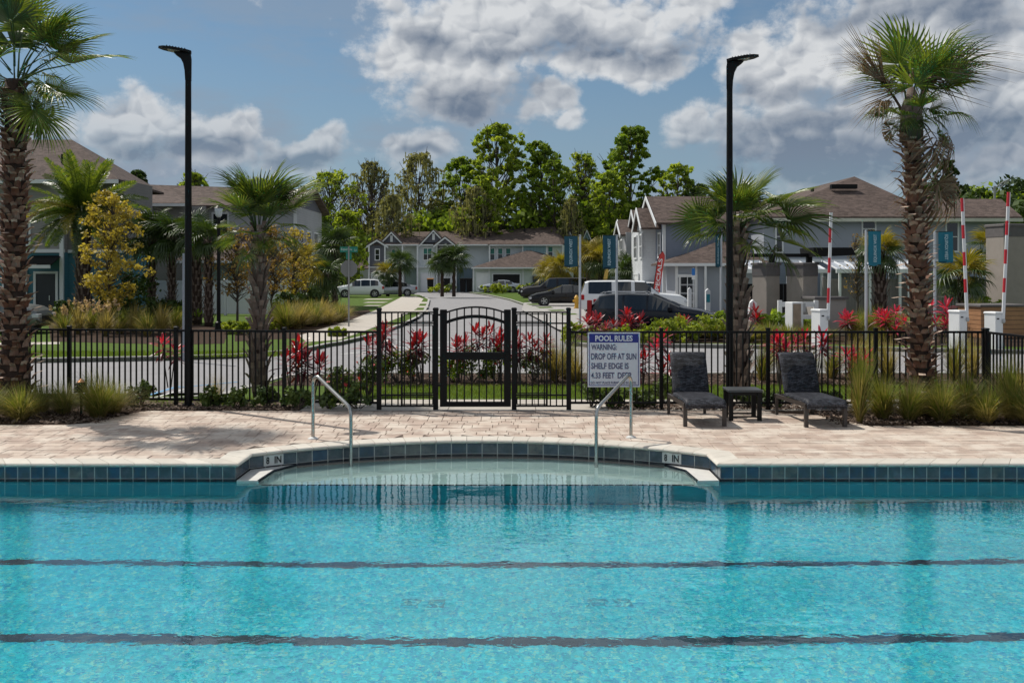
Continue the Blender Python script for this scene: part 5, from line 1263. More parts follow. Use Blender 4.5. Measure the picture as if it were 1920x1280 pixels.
for k, (px, D, w, h, st, lab) in enumerate([(135, 47, 2.2, 1.2, 'dark', 'dark hedge bush by the teal house door'), (245, 46, 3.4, 2.7, 'dark', 'large dark bush behind the yellow-leaved tree'), (300, 45, 2.4, 1.3, 'dark', 'dark bush at the feet of the leaning sabal palms'), (215, 45.5, 2.2, 1.4, 'dark', 'dark low bush under the yellow-leaved tree'), (340, 44.5, 2.0, .9, 'mid', 'green bush right of the leaning sabal palms'), (540, 47, 1.8, 1.5, 'dark', 'dark bush at the white fence end'), (575, 52, 2.2, 1.6, 'dark', 'dark bush behind the golden sabal palm'), (600, 58, 2.6, 2.0, 'dark', 'dark bush behind the stop sign'), (500, 40, 1.2, .5, 'lime', 'low lime border plants by the sabal palm trunk'), (430, 38, 1.4, .5, 'lime', 'low lime border plants beside the street lantern'), (460, 37.5, 1.2, .5, 'lime', 'low lime border plants left of the sabal palm trunk'), (630, 36.5, .8, .3, 'lime', 'low lime border plants by the kerb tip'), (1350, 38, 1.0, .9, 'mid', 'green bush by the white bollard'), (1455, 36.5, 1.6, 1.1, 'mid', 'bushy plants at the foot of the first gate column'), (1500, 37, 1.2, .9, 'mid', 'bushy plants at the rail fence'), (1850, 39, 2, 1.4, 'mid', 'green bush left of the tan planked wall')]):
    shrub(px, 0, w, h, st, lab, 800 + k, 1500, .11, loc=GL(px, D), group=None, nc=24, name='bush', cat='bush')
for k, (px, st) in enumerate([(672, 'lime'), (822, 'lime'), (838, 'shrub'), (918, 'lime'), (940, 'lime'), (985, 'lime'), (1000, 'shrub'), (1175, 'shrub')]):
    shrub(px, 0, 2.4, 1.2, st, 'small bush at the foot of the far house walls', 830 + k, 260, .22, loc=GL(px, 108 + k % 3), group='small bushes along the far house walls', nst=3, name='bush', cat='bush')
# ================================================================== BUILDINGS
LAPG = lap_mat('grey_lap', (.36, .37, .39)); LAPW = lap_mat('white_lap', (.60, .62, .64)); LAPT = lap_mat('teal_lap', (.05, .17, .22)); LAPB = lap_mat('pale_blue_lap', (.54, .59, .62)); LAPGR = lap_mat('pale_green_lap', (.52, .58, .54))
LAPTA = lap_mat('taupe_lap', (.27, .255, .25)); BBD = lap_mat('dark_batten', (.10, .105, .13), .4, True); BBT = lap_mat('teal_batten', (.20, .32, .36), .4, True); DTEAL = lap_mat('deep_teal_lap', (.13, .19, .23)); LAPM = lap_mat('mid_blue_grey_lap', (.20, .235, .30)); DGRN = lap_mat('mid_green_lap', (.20, .27, .24))
STUC = mat('blue_grey_stucco', (.30, .325, .37), .9, var=.06, vscale=1, bump=.2); STUG = mat('grey_stucco', (.34, .31, .29), .9, var=.08, vscale=1.5, bump=.3); STUB = mat('beige_stucco', (.42, .37, .32), .9, var=.08, vscale=2, bump=.3); STUK = mat('dark_stucco', (.12, .11, .11), .9, var=.15, vscale=6, bump=.4)
DOORK = mat('dark_door', (.012, .014, .022), .4); DARKIN = mat('painted_dark_interior', (.012, .012, .013), .9); GREEN_BL = mat('green_blind', (.03, .17, .14), .6)
def LM(x, y, z=0, deg=0): return Matrix.Translation((x, y, z)) @ Matrix.Rotation(math.radians(deg), 4, 'Z')
def window(par, M, w, h, mull=1, rows=2, m2=None, fr=.09):
    """local: lower left corner at the origin, facing -Y"""
    b = MB(); b.box(-fr, w + fr, -.05, .02, -fr * 1.2, 0, M=M); b.box(-fr, w + fr, -.05, .02, h, h + fr * 1.3, M=M); b.box(-fr, 0, -.045, .02, 0, h, M=M); b.box(w, w + fr, -.045, .02, 0, h, M=M)
    for i in range(1, mull): b.box(w * i / mull - .035, w * i / mull + .035, -.04, .02, 0, h, M=M)
    if rows > 1: b.box(0, w, -.035, .02, h / 2 - .025, h / 2 + .025, M=M)
    o = b.build('window', TRIM, par)
    for i in range(mull):
        for j in range(rows):
            MB().box(w * i / mull + .02, w * (i + 1) / mull - .02, -.012, .0, h * j / rows, h * (j + 1) / rows, M=M).build('pane', (m2 if (m2 and j == rows - 1) else GLASSW), o)
    return o
def door(par, M, w, h, m=None, name='door', fr=.12, panels=True):
    b = MB(); b.box(-fr, 0, -.06, .02, 0, h + fr, M=M); b.box(w, w + fr, -.06, .02, 0, h + fr, M=M); b.box(0, w, -.06, .02, h, h + fr, M=M); f = b.build('door_frame', TRIM, par)
    b = MB(); b.box(0, w, -.02, .01, 0, h, M=M)
    if panels:
        n = 4
        for j in range(n): b.box(.08, w - .08, -.028, -.02, h * j / n + .05, h * (j + 1) / n - .05, M=M)
    b.build(name, m or WHITE, f)
def wallq(par, x0, x1, y0, y1, z0, z1, m, name='wall'): return MB().box(x0, x1, y0, y1, z0, z1).build(name, m, par)
def board(par, x0, x1, y0, y1, z0, z1, m=None, name='trim_board'): return MB().box(x0, x1, y0, y1, z0, z1).build(name, m or TRIM, par)
def roofmesh(par, vs, fs, name='roof', m=None, th=.12):
    """roof surfaces given as vertices and faces, given thickness downward"""
    b = MB(); n = len(vs); low = [(x, y, z - th) for x, y, z in vs]; b.add(list(vs) + low, [tuple(f) for f in fs] + [tuple(i + n for i in reversed(f)) for f in fs])
    cnt = {}
    for f in fs:
        for a, c in zip(f, f[1:] + f[:1]): cnt[(a, c)] = 1
    for (a, c) in cnt:
        if (c, a) not in cnt: b.add([vs[c], vs[a], low[a], low[c]], [(0, 1, 2, 3)])
    return b.build(name, m or ROOF, par)
def gable_to_viewer(par, x0, x1, y0, y1, ze, zr, wall_m, over=.3, vent=True):
    """small front gable: triangular wall facing -Y with rake boards and two roof slopes"""
    xm = (x0 + x1) / 2
    MB().prism([(x0, ze), (x1, ze), (xm, zr)], y0, y0 + .15, axis='y').build('gable_wall', wall_m, par)
    k = (zr - ze) / (xm - x0)
    roofmesh(par, [(x0 - over, y0 - .25, ze - over * k + .12), (xm, y0 - .25, zr + .12), (xm, y1, zr + .12), (x0 - over, y1, ze - over * k + .12), (x1 + over, y0 - .25, ze - over * k + .12), (x1 + over, y1, ze - over * k + .12)], [[0, 1, 2, 3], [1, 4, 5, 2]], 'gable_roof')
    b = MB()
    for s, xa in ((1, x0), (-1, x1)):
        a = (xa - s * over, ze - over * k - .06); c = (xm, zr - .02); b.prism([a, c, (c[0], c[1] - .22), (a[0], a[1] - .22)] if s > 0 else [(a[0], a[1] - .22), (c[0], c[1] - .22), c, a], y0 - .27, y0 - .22, axis='y')
    b.build('rake_board', TRIM, par)
    if vent: MB().box(xm - .16, xm + .16, y0 - .06, y0 + .02, zr - 1.25, zr - .45).build('vent', TRIM, par)

# ---- far townhouses closing the street (base line at D = 122)
def far_row():
    D = 122.0; o = empty('townhouse_row', (X(860, D), D, 0), 'long pale green and blue townhouse block with brown roofs closing the street', 'townhouse')
    O = Vector(o.location)
    cx0 = O.x
    class Loc:      # children are written in world coordinates and hung on the empty
        pass
    x = lambda px, d=D: X(px, d) - cx0
    z = lambda py, d=D: Z(py, d)
    def q(px0, px1, py0, py1, m, dy=0.0, dep=8, name='wall'): return MB().box(x(px0), x(px1), dy, dy + dep, z(py1), z(py0)).build(name, m, o)
    # walls, left to right; offsets step the fronts back and forth
    q(668, 692, 470, 503, BBT, 3); q(668, 692, 503.5, 548, LAPGR, 3); roofmesh(o, [(x(660), 2, z(469)), (x(700), 2, z(469)), (x(706), 9, z(448)), (x(672), 9, z(448))], [[0, 1, 2, 3]])
    roofmesh(o, [(x(664), -.6, z(503)), (x(692), -.6, z(503)), (x(688), 3, z(478)), (x(672), 3, z(478))], [[0, 1, 2, 3]])
    q(692, 722, 458, 500, BBD, 0); q(692, 722, 501, 548, LAPTA, .1); gable_to_viewer(o, x(690), x(724), 0, 8, z(459), z(449), BBD, vent=False)
    q(722, 783, 459, 501, LAPGR, 1.0); q(722, 757, 501.5, 548, LAPTA, 1.1); q(757, 783, 501.5, 548, DGRN, 1.3)
    gable_to_viewer(o, x(711), x(755), .6, 9, z(456), z(434), BBD)
    q(783, 819, 459, 501, LAPB, .2); q(783, 819, 501.5, 548, LAPGR, .3); q(819, 855, 459, 501, BBD, .4); q(819, 855, 501.5, 548, LAPTA, .5)
    gable_to_viewer(o, x(790), x(836), -.1, 9, z(455), z(431), BBD); gable_to_viewer(o, x(818), x(852), -.5, 8, z(457), z(444), BBD, vent=False)
    q(855, 918, 459, 501, LAPB, 1.2); q(855, 918, 501.5, 548, DTEAL, 1.25)
    q(918, 980, 459, 547, LAPB, .2); q(980, 1025, 461, 547, BBT, -.2); q(1025, 1075, 460, 547, LAPGR, 0)
    # big roofs
    roofmesh(o, [(x(700), -.2, z(458)), (x(921), -.2, z(458)), (x(930), 7, z(427)), (x(740), 7, z(431))], [[0, 1, 2, 3]])
    roofmesh(o, [(x(915), -.5, z(457.5)), (x(1052), -.5, z(459)), (x(1046), 8, z(419)), (x(925), 8, z(427))], [[0, 1, 2, 3]])
    roofmesh(o, [(x(1052), -.5, z(459)), (x(1080), 6, z(447)), (x(1046), 8, z(419))], [[0, 1, 2]])
    roofmesh(o, [(x(1052), 6, z(455)), (x(1170), 6, z(455)), (x(1160), 12, z(424)), (x(1075), 12, z(424))], [[0, 1, 2, 3]]); q(1060, 1165, 455, 546, LAPGR, 7.0)
    for a, c, pk in ((1066, 1080, 431), (1097, 1115, 427)): gable_to_viewer(o, x(a), x(c), 5.0, 9, z(447), z(pk), BBT, over=.2, vent=False)
    # white bands, corner boards, eaves
    for a, c, yy, dy in ((692, 722, 501, -.12), (722, 757, 501, .9), (757, 783, 501, .9), (783, 819, 501, .08), (819, 855, 501, .3), (855, 918, 501, 1.08)): MB().box(x(a), x(c), dy, dy + .1, z(yy + .9), z(yy - .9)).build('trim_band', TRIM, o)
    for c in (692, 722, 755, 783, 819, 855, 918, 980, 1025, 1055): MB().box(x(c) - .09, x(c) + .09, -.24, .0, z(547), z(460)).build('corner_board', TRIM, o)
    MB().box(x(722), x(921), -.3, -.1, z(460.5), z(458.2)).build('eave_board', TRIM, o); MB().box(x(918), x(1056), -.62, -.42, z(461), z(459)).build('eave_board', TRIM, o)
    W = lambda a, c, t, bb, dy, mull, m2=None: window(o, LM(x(a), dy, z(bb)), x(c) - x(a), z(t) - z(bb), mull, 2, m2)
    W(704, 711, 468, 487, -.01, 1); W(733, 739, 468, 486, .98, 1, GREEN_BL); W(794, 809, 466, 487, .18, 2, GREEN_BL); W(919, 927, 466, 487, .18, 1, GREEN_BL); W(934, 942, 466, 487, .18, 1, GREEN_BL); W(949, 957, 466, 486, .18, 1, GREEN_BL); W(1028, 1036, 463, 482, -.02, 1, GREEN_BL)
    Dr = lambda a, c, t, dy, m=None: door(o, LM(x(a), dy, z(547)), x(c) - x(a), z(t) - z(547), m, 'garage_door')
    Dr(697, 719, 513, .08); Dr(731, 754, 513, 1.08); Dr(790, 813, 513, .28); Dr(826, 849, 513, .48)
    # single-storey garage wing with hip roof
    MB().box(x(893), x(1042), -5, 0, z(547), z(503)).build('garage_wall', LAPGR, o)
    roofmesh(o, [(x(887), -5.8, z(502)), (x(1046), -5.8, z(502)), (x(1040), .5, z(480)), (x(995), -.8, z(470)), (x(987), -.8, z(470)), (x(940), 1.0, z(483))], [[0, 1, 3, 4], [1, 2, 3], [0, 4, 5]], 'garage_roof')
    MB().box(x(887), x(1046), -5.95, -5.8, z(504), z(501.5)).build('eave_board', TRIM, o)
    Dr(897, 916, 512, -5.02); door(o, LM(x(926), -5.02, z(547)), x(974) - x(926), z(514) - z(547), DARKIN, 'garage_shade_panel', panels=False)  # flat dark panel paints the shade inside the open garage
    for c in (891, 919, 980): MB().box(x(c) - .1, x(c) + .1, -5.1, -4.98, z(547), z(503)).build('corner_board', TRIM, o)
    MB().box(x(997), x(1012), -5.35, -5.0, z(538), z(517)).build('meter_box', mat('meter_grey', (.03, .035, .04), .6), o)
    for a, c in ((916, 440), (962, 428), (984, 432), (880, 445)): MB().box(x(a) - .12, x(a) + .12, 3, 3.3, z(c) - .1, z(c) + .35).build('roof_vent', BLACK, o)
far_row()
for k, (px, lab) in enumerate([(807, 'black wheeled bin with orange lid beside the far garage doors'), (838, 'dark wheeled bin by the right one of the palm pair'), (868, 'black wheeled bin at the dark teal wall'), (880, 'dark green wheeled bin at the dark teal wall')]):
    D = 117.5; o = empty('wheeled_bin', (X(px, D), D, 0), lab, 'bin', 'bins beside the far garages'); MB().prism([(-.30, 0), (.30, 0), (.36, 1.5), (-.36, 1.5)], -.35, .35, axis='y').build('bin_body', BLACK, o)
    MB().box(-.4, .4, -.42, .4, 1.5, 1.62, bev=.04).build('lid', mat('orange_lid', (.5, .2, .03), .5) if k == 0 else BLACK, o)

# ---- grey townhouses on the right of the street
def right_row():
    x0 = 9.6; o = empty('grey_townhouse', (x0, 63, 0), 'grey lap-sided townhouse with brown gables and a white street front', 'townhouse')
    L = lambda X_, Y_: (X_ - x0, Y_ - 63)
    def bx(xa, xb, ya, yb, za, zb, m, name='wall'): return MB().box(xa - x0, xb - x0, ya - 63, yb - 63, za, zb).build(name, m, o)
    ze = 5.45
    bx(x0, 14.2, 63, 71, 3.0, ze, LAPM); bx(x0 + .1, 14.2, 63.1, 71, -.05, 3.0, LAPM); bx(x0 - .02, x0 + .3, 62.9, 71, 2.9, 3.08, TRIM, 'trim_band'); bx(x0 - .07, x0 + .12, 62.93, 63.08, 0, ze, TRIM, 'corner_board')
    bx(x0 - .9, x0 + .02, 66.5, 72.5, 0, ze - .1, LAPW); bx(x0 - .04, x0 + 5, 72.5, 81, 0, ze, LAPW); bx(x0 - 1.0, x0, 75, 80, 0, ze - .1, LAPG); bx(x0 - .2, x0 + 5, 81, 88, 0, ze - .2, LAPW)
    # main roof: slope facing the viewer, ridge along X
    zr = 7.45
    roofmesh(o, [(-.5, -.5, ze), (7, -.5, ze), (7, 4.2, zr), (-.5, 4.2, zr), (7, 9.0, ze), (-.5, 9.0, ze)], [[0, 1, 2, 3], [3, 2, 4, 5]])
    MB().prism([(0, ze), (8.4, ze), (4.2, zr - .1)], -.25, 0.0, axis='x').build('gable_wall', LAPG, o)
    # rake boards on the street side
    def rake(xx, ya, yb, za, zb_):
        ym = (ya + yb) / 2; b = MB()
        b.prism([(ya, za), (ym, zb_), (ym, zb_ - .25), (ya, za - .25)], xx - .06, xx, axis='x'); b.prism([(yb, za - .25), (ym, zb_ - .25), (ym, zb_), (yb, za)], xx - .06, xx, axis='x'); b.build('rake_board', TRIM, o)
    rake(-.55, -.6, 9.1, ze - .02, zr + .04)
    # lower cross gables over the bays
    for ya, yb, xx, zt_ in ((1.2, 5.2, -1.3, 6.6), (9.2, 14.5, -.6, 7.0), (12.5, 16.8, -1.4, 6.3), (17.5, 22, -.8, 6.7)):
        ym = (ya + yb) / 2
        roofmesh(o, [(xx, ya - .3, ze - .25), (4, ya - .3, ze - .25), (4, ym, zt_), (xx, ym, zt_), (4, yb + .3, ze - .25), (xx, yb + .3, ze - .25)], [[0, 1, 2, 3], [3, 2, 4, 5]], 'gable_roof')
        MB().prism([(ya, ze - .3), (yb, ze - .3), (ym, zt_ - .1)], xx + .25, xx + .4, axis='x').build('gable_wall', LAPG, o); rake(xx - .02, ya - .35, yb + .35, ze - .28, zt_ + .03)
    for (xx, yy, w, mull) in ((-.93, 4.4, 1.0, 2), (-.93, 7.6, 1.5, 2), (-.06, 1.9, .9, 1), (-.06, 11.6, 1.4, 2), (-1.03, 15.4, 1.3, 2), (-.23, 20.5, 1.0, 1)):
        window(o, LM(xx, yy, 3.35, -90), w, 1.45, mull, 2)
    for yy in (5.0, 9.0, 14.2): door(o, LM(-.95 if yy < 9 else (-.06 if yy < 14 else -1.05), yy + 2.2, 0, -90), 2.2, 2.15, None, 'garage_door')
    # garage wing with hip roof towards the viewer
    gx0, gx1, gy0 = x0 + .1, x0 + 5.3, 59.0
    bx(gx0, gx1, gy0, 63, -.05, 2.85, STUC, 'garage_wall'); a0, b0 = gx0 - .5 - x0, gx1 + .5 - x0
    roofmesh(o, [(a0 - .4, -4.5, 2.85), (b0, -4.5, 2.85), (b0, 0, 2.85), ((a0 + b0) / 2 + 1.2, -.05, 4.3), ((a0 + b0) / 2 + .6, -1.2, 4.3), (a0 - .4, 0, 2.85)], [[0, 1, 4], [1, 2, 3, 4], [0, 4, 3, 5]], 'garage_roof')
    bx(gx0 - .9, gx1 + .5, gy0 - .56, gy0 - .44, 2.70, 2.87, TRIM, 'eave_board'); bx(gx0 - .03, gx0 + .13, gy0 - .06, gy0, 0, 2.7, TRIM, 'corner_board'); bx(gx0 + 1.62, gx0 + 1.74, gy0 - .5, gy0 - .38, 0, 2.7, TRIM, 'porch_post'); bx(gx0 + 1.15, gx0 + 1.28, gy0 - .06, gy0, 0, 2.7, TRIM, 'corner_board')
    M = LM(gx0 + .28 - x0, gy0 - 63.02, 0)
    b = MB(); b.box(-.1, 0, -.05, .02, 0, 2.15, M=M); b.box(.82, .92, -.05, .02, 0, 2.15, M=M); b.box(-.16, 1.0, -.07, .02, 2.05, 2.22, M=M); b.box(.39, .43, -.04, .02, 0, 2.05, M=M)
    for r_ in (.6, 1.1, 1.6): b.box(0, .82, -.035, .02, r_, r_ + .03, M=M)
    f = b.build('glazed_door', TRIM, o)
    for i in range(2):
        for j in range(4): MB().box(.02 + i * .43, .38 + i * .43, -.01, 0, .04 + j * .52, .04 + j * .52 + .46, M=M).build('pane', GLASSW, f)
right_row()

# ---- the big blue-grey house behind the entrance gates
def big_house():
    D = 59.0; ox = X(1600, D); o = empty('large_house', (ox, D, 0), 'large blue-grey stucco house with wide brown hip roof behind the gates', 'house'); s = F / D
    x = lambda px: X(px, D) - ox
    xl, xr = x(1432), x(1893); ze = Z(407, D)
    MB().box(xl, xr, 0, 10, 3.05, ze).build('upper_wall', STUC, o); MB().box(xl, xr, .06, 10, -.05, 3.0).build('lower_wall', LAPM, o)
    MB().box(xl, xr, -.06, 0, 2.95, 3.12).build('trim_band', TRIM, o)
    zr = Z(331, D + 6); zt = Z(373, D + 3.4)
    x1 = x(1690); xa = X(1602, D + 6) - ox; xb = X(1380, D + 6) - ox; e = .5
    roofmesh(o, [(xl - .5, -e, ze), (x(1762), -e, ze), (xa, 6, zr), (xa - .6, 25, zr), (xl - .5, 27, ze), (x(1762), 27, ze)], [[0, 1, 2], [0, 2, 3, 4], [1, 5, 3, 2]], 'roof')
    roofmesh(o, [(x(1740), -e + .02, ze), (xr + .5, -e + .02, ze), (X(1877, D + 3.4) - ox, 3.4, zt), (x(1700), 3.4, zt), (xr + .5, 8, ze)], [[0, 1, 2, 3], [1, 4, 2]], 'wing_roof')
    MB().box(xl - .4, xr + .5, -e - .12, -e, ze - .30, ze - .10).build('eave_board', mat('cream_trim', (.50, .50, .42), .6), o)
    window(o, LM(x(1618), -.01, Z(442, D)), x(1640) - x(1618), Z(416, D) - Z(442, D), 1, 2); window(o, LM(x(1775), -.01, Z(470, D)), x(1795) - x(1775), Z(418, D) - Z(470, D), 1, 2)
    window(o, LM(x(1394) + .3, -.01, Z(500, D)), .5, 1.3, 1, 2) if False else None
    window(o, LM(x(1842), .04, Z(516, D)), x(1862) - x(1842), Z(502, D) - Z(516, D), 1, 1)
    MB().box(x(1592), x(1643), 3.2, 3.6, Z(351, D + 3.4) - .1, Z(346, D + 3.4)).build('ridge_vent', BLACK, o); MB().box(x(1670), x(1674), .9, 1.1, Z(399, D + 1), Z(390, D + 1)).build('roof_vent', BLACK, o)
    MB().box(X(1519, D + 4) - ox, X(1523, D + 4) - ox, 3.6, 3.9, Z(360, D + 4), Z(352, D + 4)).build('roof_vent', BLACK, o)
    # narrow white-trimmed stair window at the left end
    window(o, LM(x(1456), -.02, Z(472, D)), x(1466) - x(1456), Z(415, D) - Z(472, D), 1, 3)
big_house()
def patio(px0, px1, D, label):
    o = empty('patio_roof', (X(px0, D), D, 0), label, 'patio roof', 'white metal patio roofs'); w = X(px1, D) - X(px0, D); z1 = Z(491, D); z0 = Z(506, D)
    roofmesh(o, [(0, -2.4, z0), (w, -2.4, z0), (w, 0, z1), (0, 0, z1)], [[0, 1, 2, 3]], 'panel_roof', mat('metal_sheet', (.50, .54, .60), .35, .3, var=.05), .05)
    n = max(2, round(w / .62))
    for i in range(n + 1):
        x_ = w * i / n; b = MB(); b.prism([(-2.42, z0), (0, z1), (0, z1 + .06), (-2.42, z0 + .06)], x_ - .03, x_ + .03, axis='x'); b.build('seam', WHITE, o)
    MB().box(-.1, w + .1, -2.55, -2.44, z0 - .17, z0 + .05).build('fascia', TRIM, o); MB().box(-.1, w + .1, -.02, .1, z1, z1 + .10).build('fascia', TRIM, o)
    for i in range(3): x_ = .15 + (w - .3) * i / 2; MB().box(x_ - .06, x_ + .06, -2.4, -2.28, 0, z0 - .15).build('post', TRIM, o)
    MB().box(0, w, .05, .2, 1.3, z0).build('shaded_wall', STUC, o)
patio(1372, 1424, 56, 'white metal patio roof left of the first grey gate column'); patio(1476, 1522, 57, 'white metal patio roof glimpsed between the two gate columns'); patio(1544, 1662, 56, 'white metal patio roof behind the middle teal banner'); patio(1668, 1700, 56, 'white metal patio roof beside the ragged palm trunk')
# vinyl privacy fences
def vinyl(A, B, h, m, label, step=2.0, name='vinyl_fence', ph=.08, board_=.16):
    A = Vector((*A, 0)); B = Vector((*B, 0)); t = B - A; L = t.length; o = empty(name, A, label, 'fence'); o.rotation_euler = (0, 0, math.atan2(t.y, t.x)); n = max(1, round(L / step))
    for i in range(n + 1):
        x_ = L * i / n; b = MB().box(x_ - .07, x_ + .07, -.07, .07, 0, h + ph); b.box(x_ - .085, x_ + .085, -.085, .085, h + ph, h + ph + .05, bev=.02); b.build('post', m, o)
    for i in range(n):
        a, c = L * i / n + .07, L * (i + 1) / n - .07
        for z_ in (.08, h - .10): MB().box(a, c, -.045, .045, z_, z_ + .13).build('rail', m, o)
        k = round((c - a) / board_)
        for j in range(k): u = a + (c - a) * j / k; MB().box(u + .004, u + (c - a) / k - .004, -.02, .02, .21, h - .10).build('board', m, o)
VW = mat('white_vinyl', (.66, .68, .72), .45, var=.03); VG = mat('taupe_vinyl', (.17, .155, .15), .6, var=.05)
vinyl((X(290, 55.5), 55.5), (X(562, 53), 53), 1.85, VW, 'white vinyl privacy fence behind the palm row on the left', 2.4)
vinyl((X(1545, 54), 54), (X(1856, 54), 54), 1.95, VG, 'taupe vinyl privacy fence behind the barrier gates', 2.6)
MB()
# ---- left houses
def left_house():
    D = 51.0; ox = X(60, D); o = empty('teal_house', (ox, D, 0), 'grey-shingled and teal house with dark front door at the left edge', 'house'); x = lambda px: X(px, D) - ox; z = lambda py: Z(py, D)
    zm = z(473)
    MB().box(x(-200), x(118), 0, 9, zm, z(335)).build('upper_wall', LAPTA, o); MB().box(x(118), x(225), .5, 4.6, zm, z(335)).build('upper_wall', lap_mat('grey_brown_lap', (.20, .19, .185)), o)
    MB().box(x(-200), x(120), .06, 9, 0, zm).build('lower_wall', LAPT, o); MB().box(x(120), x(225), .55, 4.6, 0, zm).build('lower_wall', LAPT, o)
    MB().box(x(-200), x(121), -.07, 0.04, zm - .02, zm + .16).build('trim_band', TRIM, o); MB().box(x(113), x(120), -.1, .02, 0, z(335)).build('corner_board', TRIM, o); MB().box(x(120), x(225), .42, .5, zm - .02, zm + .14).build('trim_band', TRIM, o)
    door(o, LM(x(68), -.02, 0), x(105) - x(68), z(513), DOORK)
    MB().box(x(106) - .35, x(106) - .31, -.09, -.02, .9, 1.15).build('door_handle', mat('nickel', (.5, .5, .5), .3, 1), o)
    # bracketed canopy over the door
    roofmesh(o, [(x(60), -1.2, z(497)), (x(115), -1.2, z(497)), (x(115), 0, z(479)), (x(60), 0, z(479))], [[0, 1, 2, 3]], 'canopy', BLACK, .05)
    MB().box(x(60), x(115), -1.25, -1.2, z(497) - .17, z(497)).build('canopy_fascia', TRIM, o)
    window(o, LM(x(8), -.02, z(555)), x(48) - x(8), z(510) - z(555), 2, 1); window(o, LM(x(18), -.02, z(458)), 1.0, 1.5, 1, 2)
    # roof: hip falling to the right
    ze = z(338); zr = z(262)
    roofmesh(o, [(x(-220), -.6, ze), (x(232), -.6, ze), (x(60), 4.6, Z(262, D + 4.6)), (x(-220), 4.6, Z(262, D + 4.6)), (x(205), 8.0, ze), (x(-220), 8.0, ze)], [[0, 1, 2, 3], [1, 4, 2], [3, 2, 4, 5]])
    MB().box(x(-200), x(231), -.72, -.6, ze - .22, ze - .02).build('eave_board', TRIM, o); MB().tube([(x(95), 1.3, Z(305, D + 1)), (x(95), 1.3, Z(288, D + 1))], .06, 8).build('vent_pipe', BLACK, o)
left_house()
def left_row():
    D = 63.0; ox = X(400, D); o = empty('long_townhouse', (ox, D, 0), 'long brown-roofed townhouse behind the palms and white fence on the left', 'townhouse'); x = lambda px: X(px, D) - ox; z = lambda py: Z(py, D)
    ze = z(386); xr = x(555)
    MB().box(x(195), xr, 0, 8.5, z(470), ze).build('upper_wall', LAPG, o); MB().box(x(195), xr, .06, 8.5, 0, z(470)).build('lower_wall', LAPGR, o); MB().box(x(300), x(392), -.8, .1, 0, z(388)).build('bay_wall', LAPTA, o)
    MB().box(x(195), xr, -.05, .04, z(471), z(466)).build('trim_band', TRIM, o); MB().box(xr - .15, xr + .04, -.06, .0, 0, ze).build('corner_board', TRIM, o)
    roofmesh(o, [(x(185), -.6, ze), (xr + .5, -.6, ze), (xr + .5, 4.2, Z(356, D + 4.2)), (X(238, D + 4.2) - ox, 4.2, Z(345, D + 4.2)), (xr + .5, 9, ze), (x(185), 9, ze)], [[0, 1, 2, 3], [3, 2, 4, 5]])
    roofmesh(o, [(x(205), -1.6, z(384)), (x(365), -1.6, z(384)), (x(300), 2.8, z(352)), (x(250), 2.8, z(352))], [[0, 1, 2, 3]], 'bay_roof'); MB().box(x(300), x(366), -1.72, -1.6, z(390), z(385)).build('eave_board', TRIM, o)
    MB().prism([(0, ze), (8.4, ze), (4.2, Z(356, D + 4.2) - .12)], xr - .2, xr + .02, axis='x').build('gable_wall', BBD, o)
    for yy, w_ in ((1.0, 1.0), (3.2, 1.2), (5.6, 1.2)): window(o, LM(xr + .02, yy, 3.5, 90), w_, 1.5, 2, 2)
    for yy in (1.2, 4.6): window(o, LM(xr + .02, yy, .6, 90), 1.0, 1.6, 1, 2)
    # garage wing nearer the street
    MB().box(x(392), x(505), -5, 0, 0, z(490)).build('garage_wall', DGRN, o)
    roofmesh(o, [(x(384), -5.7, Z(489, D - 5.7)), (x(520), -5.7, Z(489, D - 5.7)), (x(505), .0, z(440)), (x(400), .0, z(440)), (x(532), .2, z(486))], [[0, 1, 2, 3], [1, 4, 2]], 'garage_roof'); MB().box(x(384), x(520), -5.85, -5.7, Z(493, D - 5.7), Z(488, D - 5.7)).build('eave_board', TRIM, o)
    window(o, LM(x(400), -.02, z(440)), .9, 1.3, 1, 2)
left_row()

# ---- entrance columns, walls and rail fence
def column(px0, px1, py0, D, w_lit, label, cap=.10, group='grey stucco gate columns'):
    xa, xb = X(px0, D), X(px1, D); h = Z(py0, D); w = (xb - xa) / 1.28; o = empty('gate_column', ((xa + xb) / 2, D, 0), label, 'column', group)
    # the column stands turned, so that a lit left face and a shaded front show
    dep = max(.35, w_lit); MB().box(-w / 2, w / 2, 0, w, 0, h).build('shaft', mat('column_stucco', (.30, .265, .235), .9, var=.1, vscale=3, bump=.3), o); MB().box(-w / 2 - .05, w / 2 + .05, -.05, w + .05, h, h + cap, bev=.03).build('cap', STUK, o)
    MB().box(-w / 2 - .015, w / 2 + .015, -.015, w + .015, h - .42, h - .02).build('necking', STUK, o); return o
for px0, px1, py0, D, lab in ((1427, 1472, 497, 38.5, 'first grey gate column, carrying the left end of the black beam'), (1494, 1545, 497, 38.0, 'second grey gate column, under the black slab of the beam')):
    o = column(px0, px1, py0, D, .4, lab); o.rotation_euler = (0, 0, math.radians(33))
o = column(1872, 1935, 424, 40.0, .5, 'tall grey gate column at the right edge, beside the barrier arm'); o.rotation_euler = (0, 0, math.radians(12))
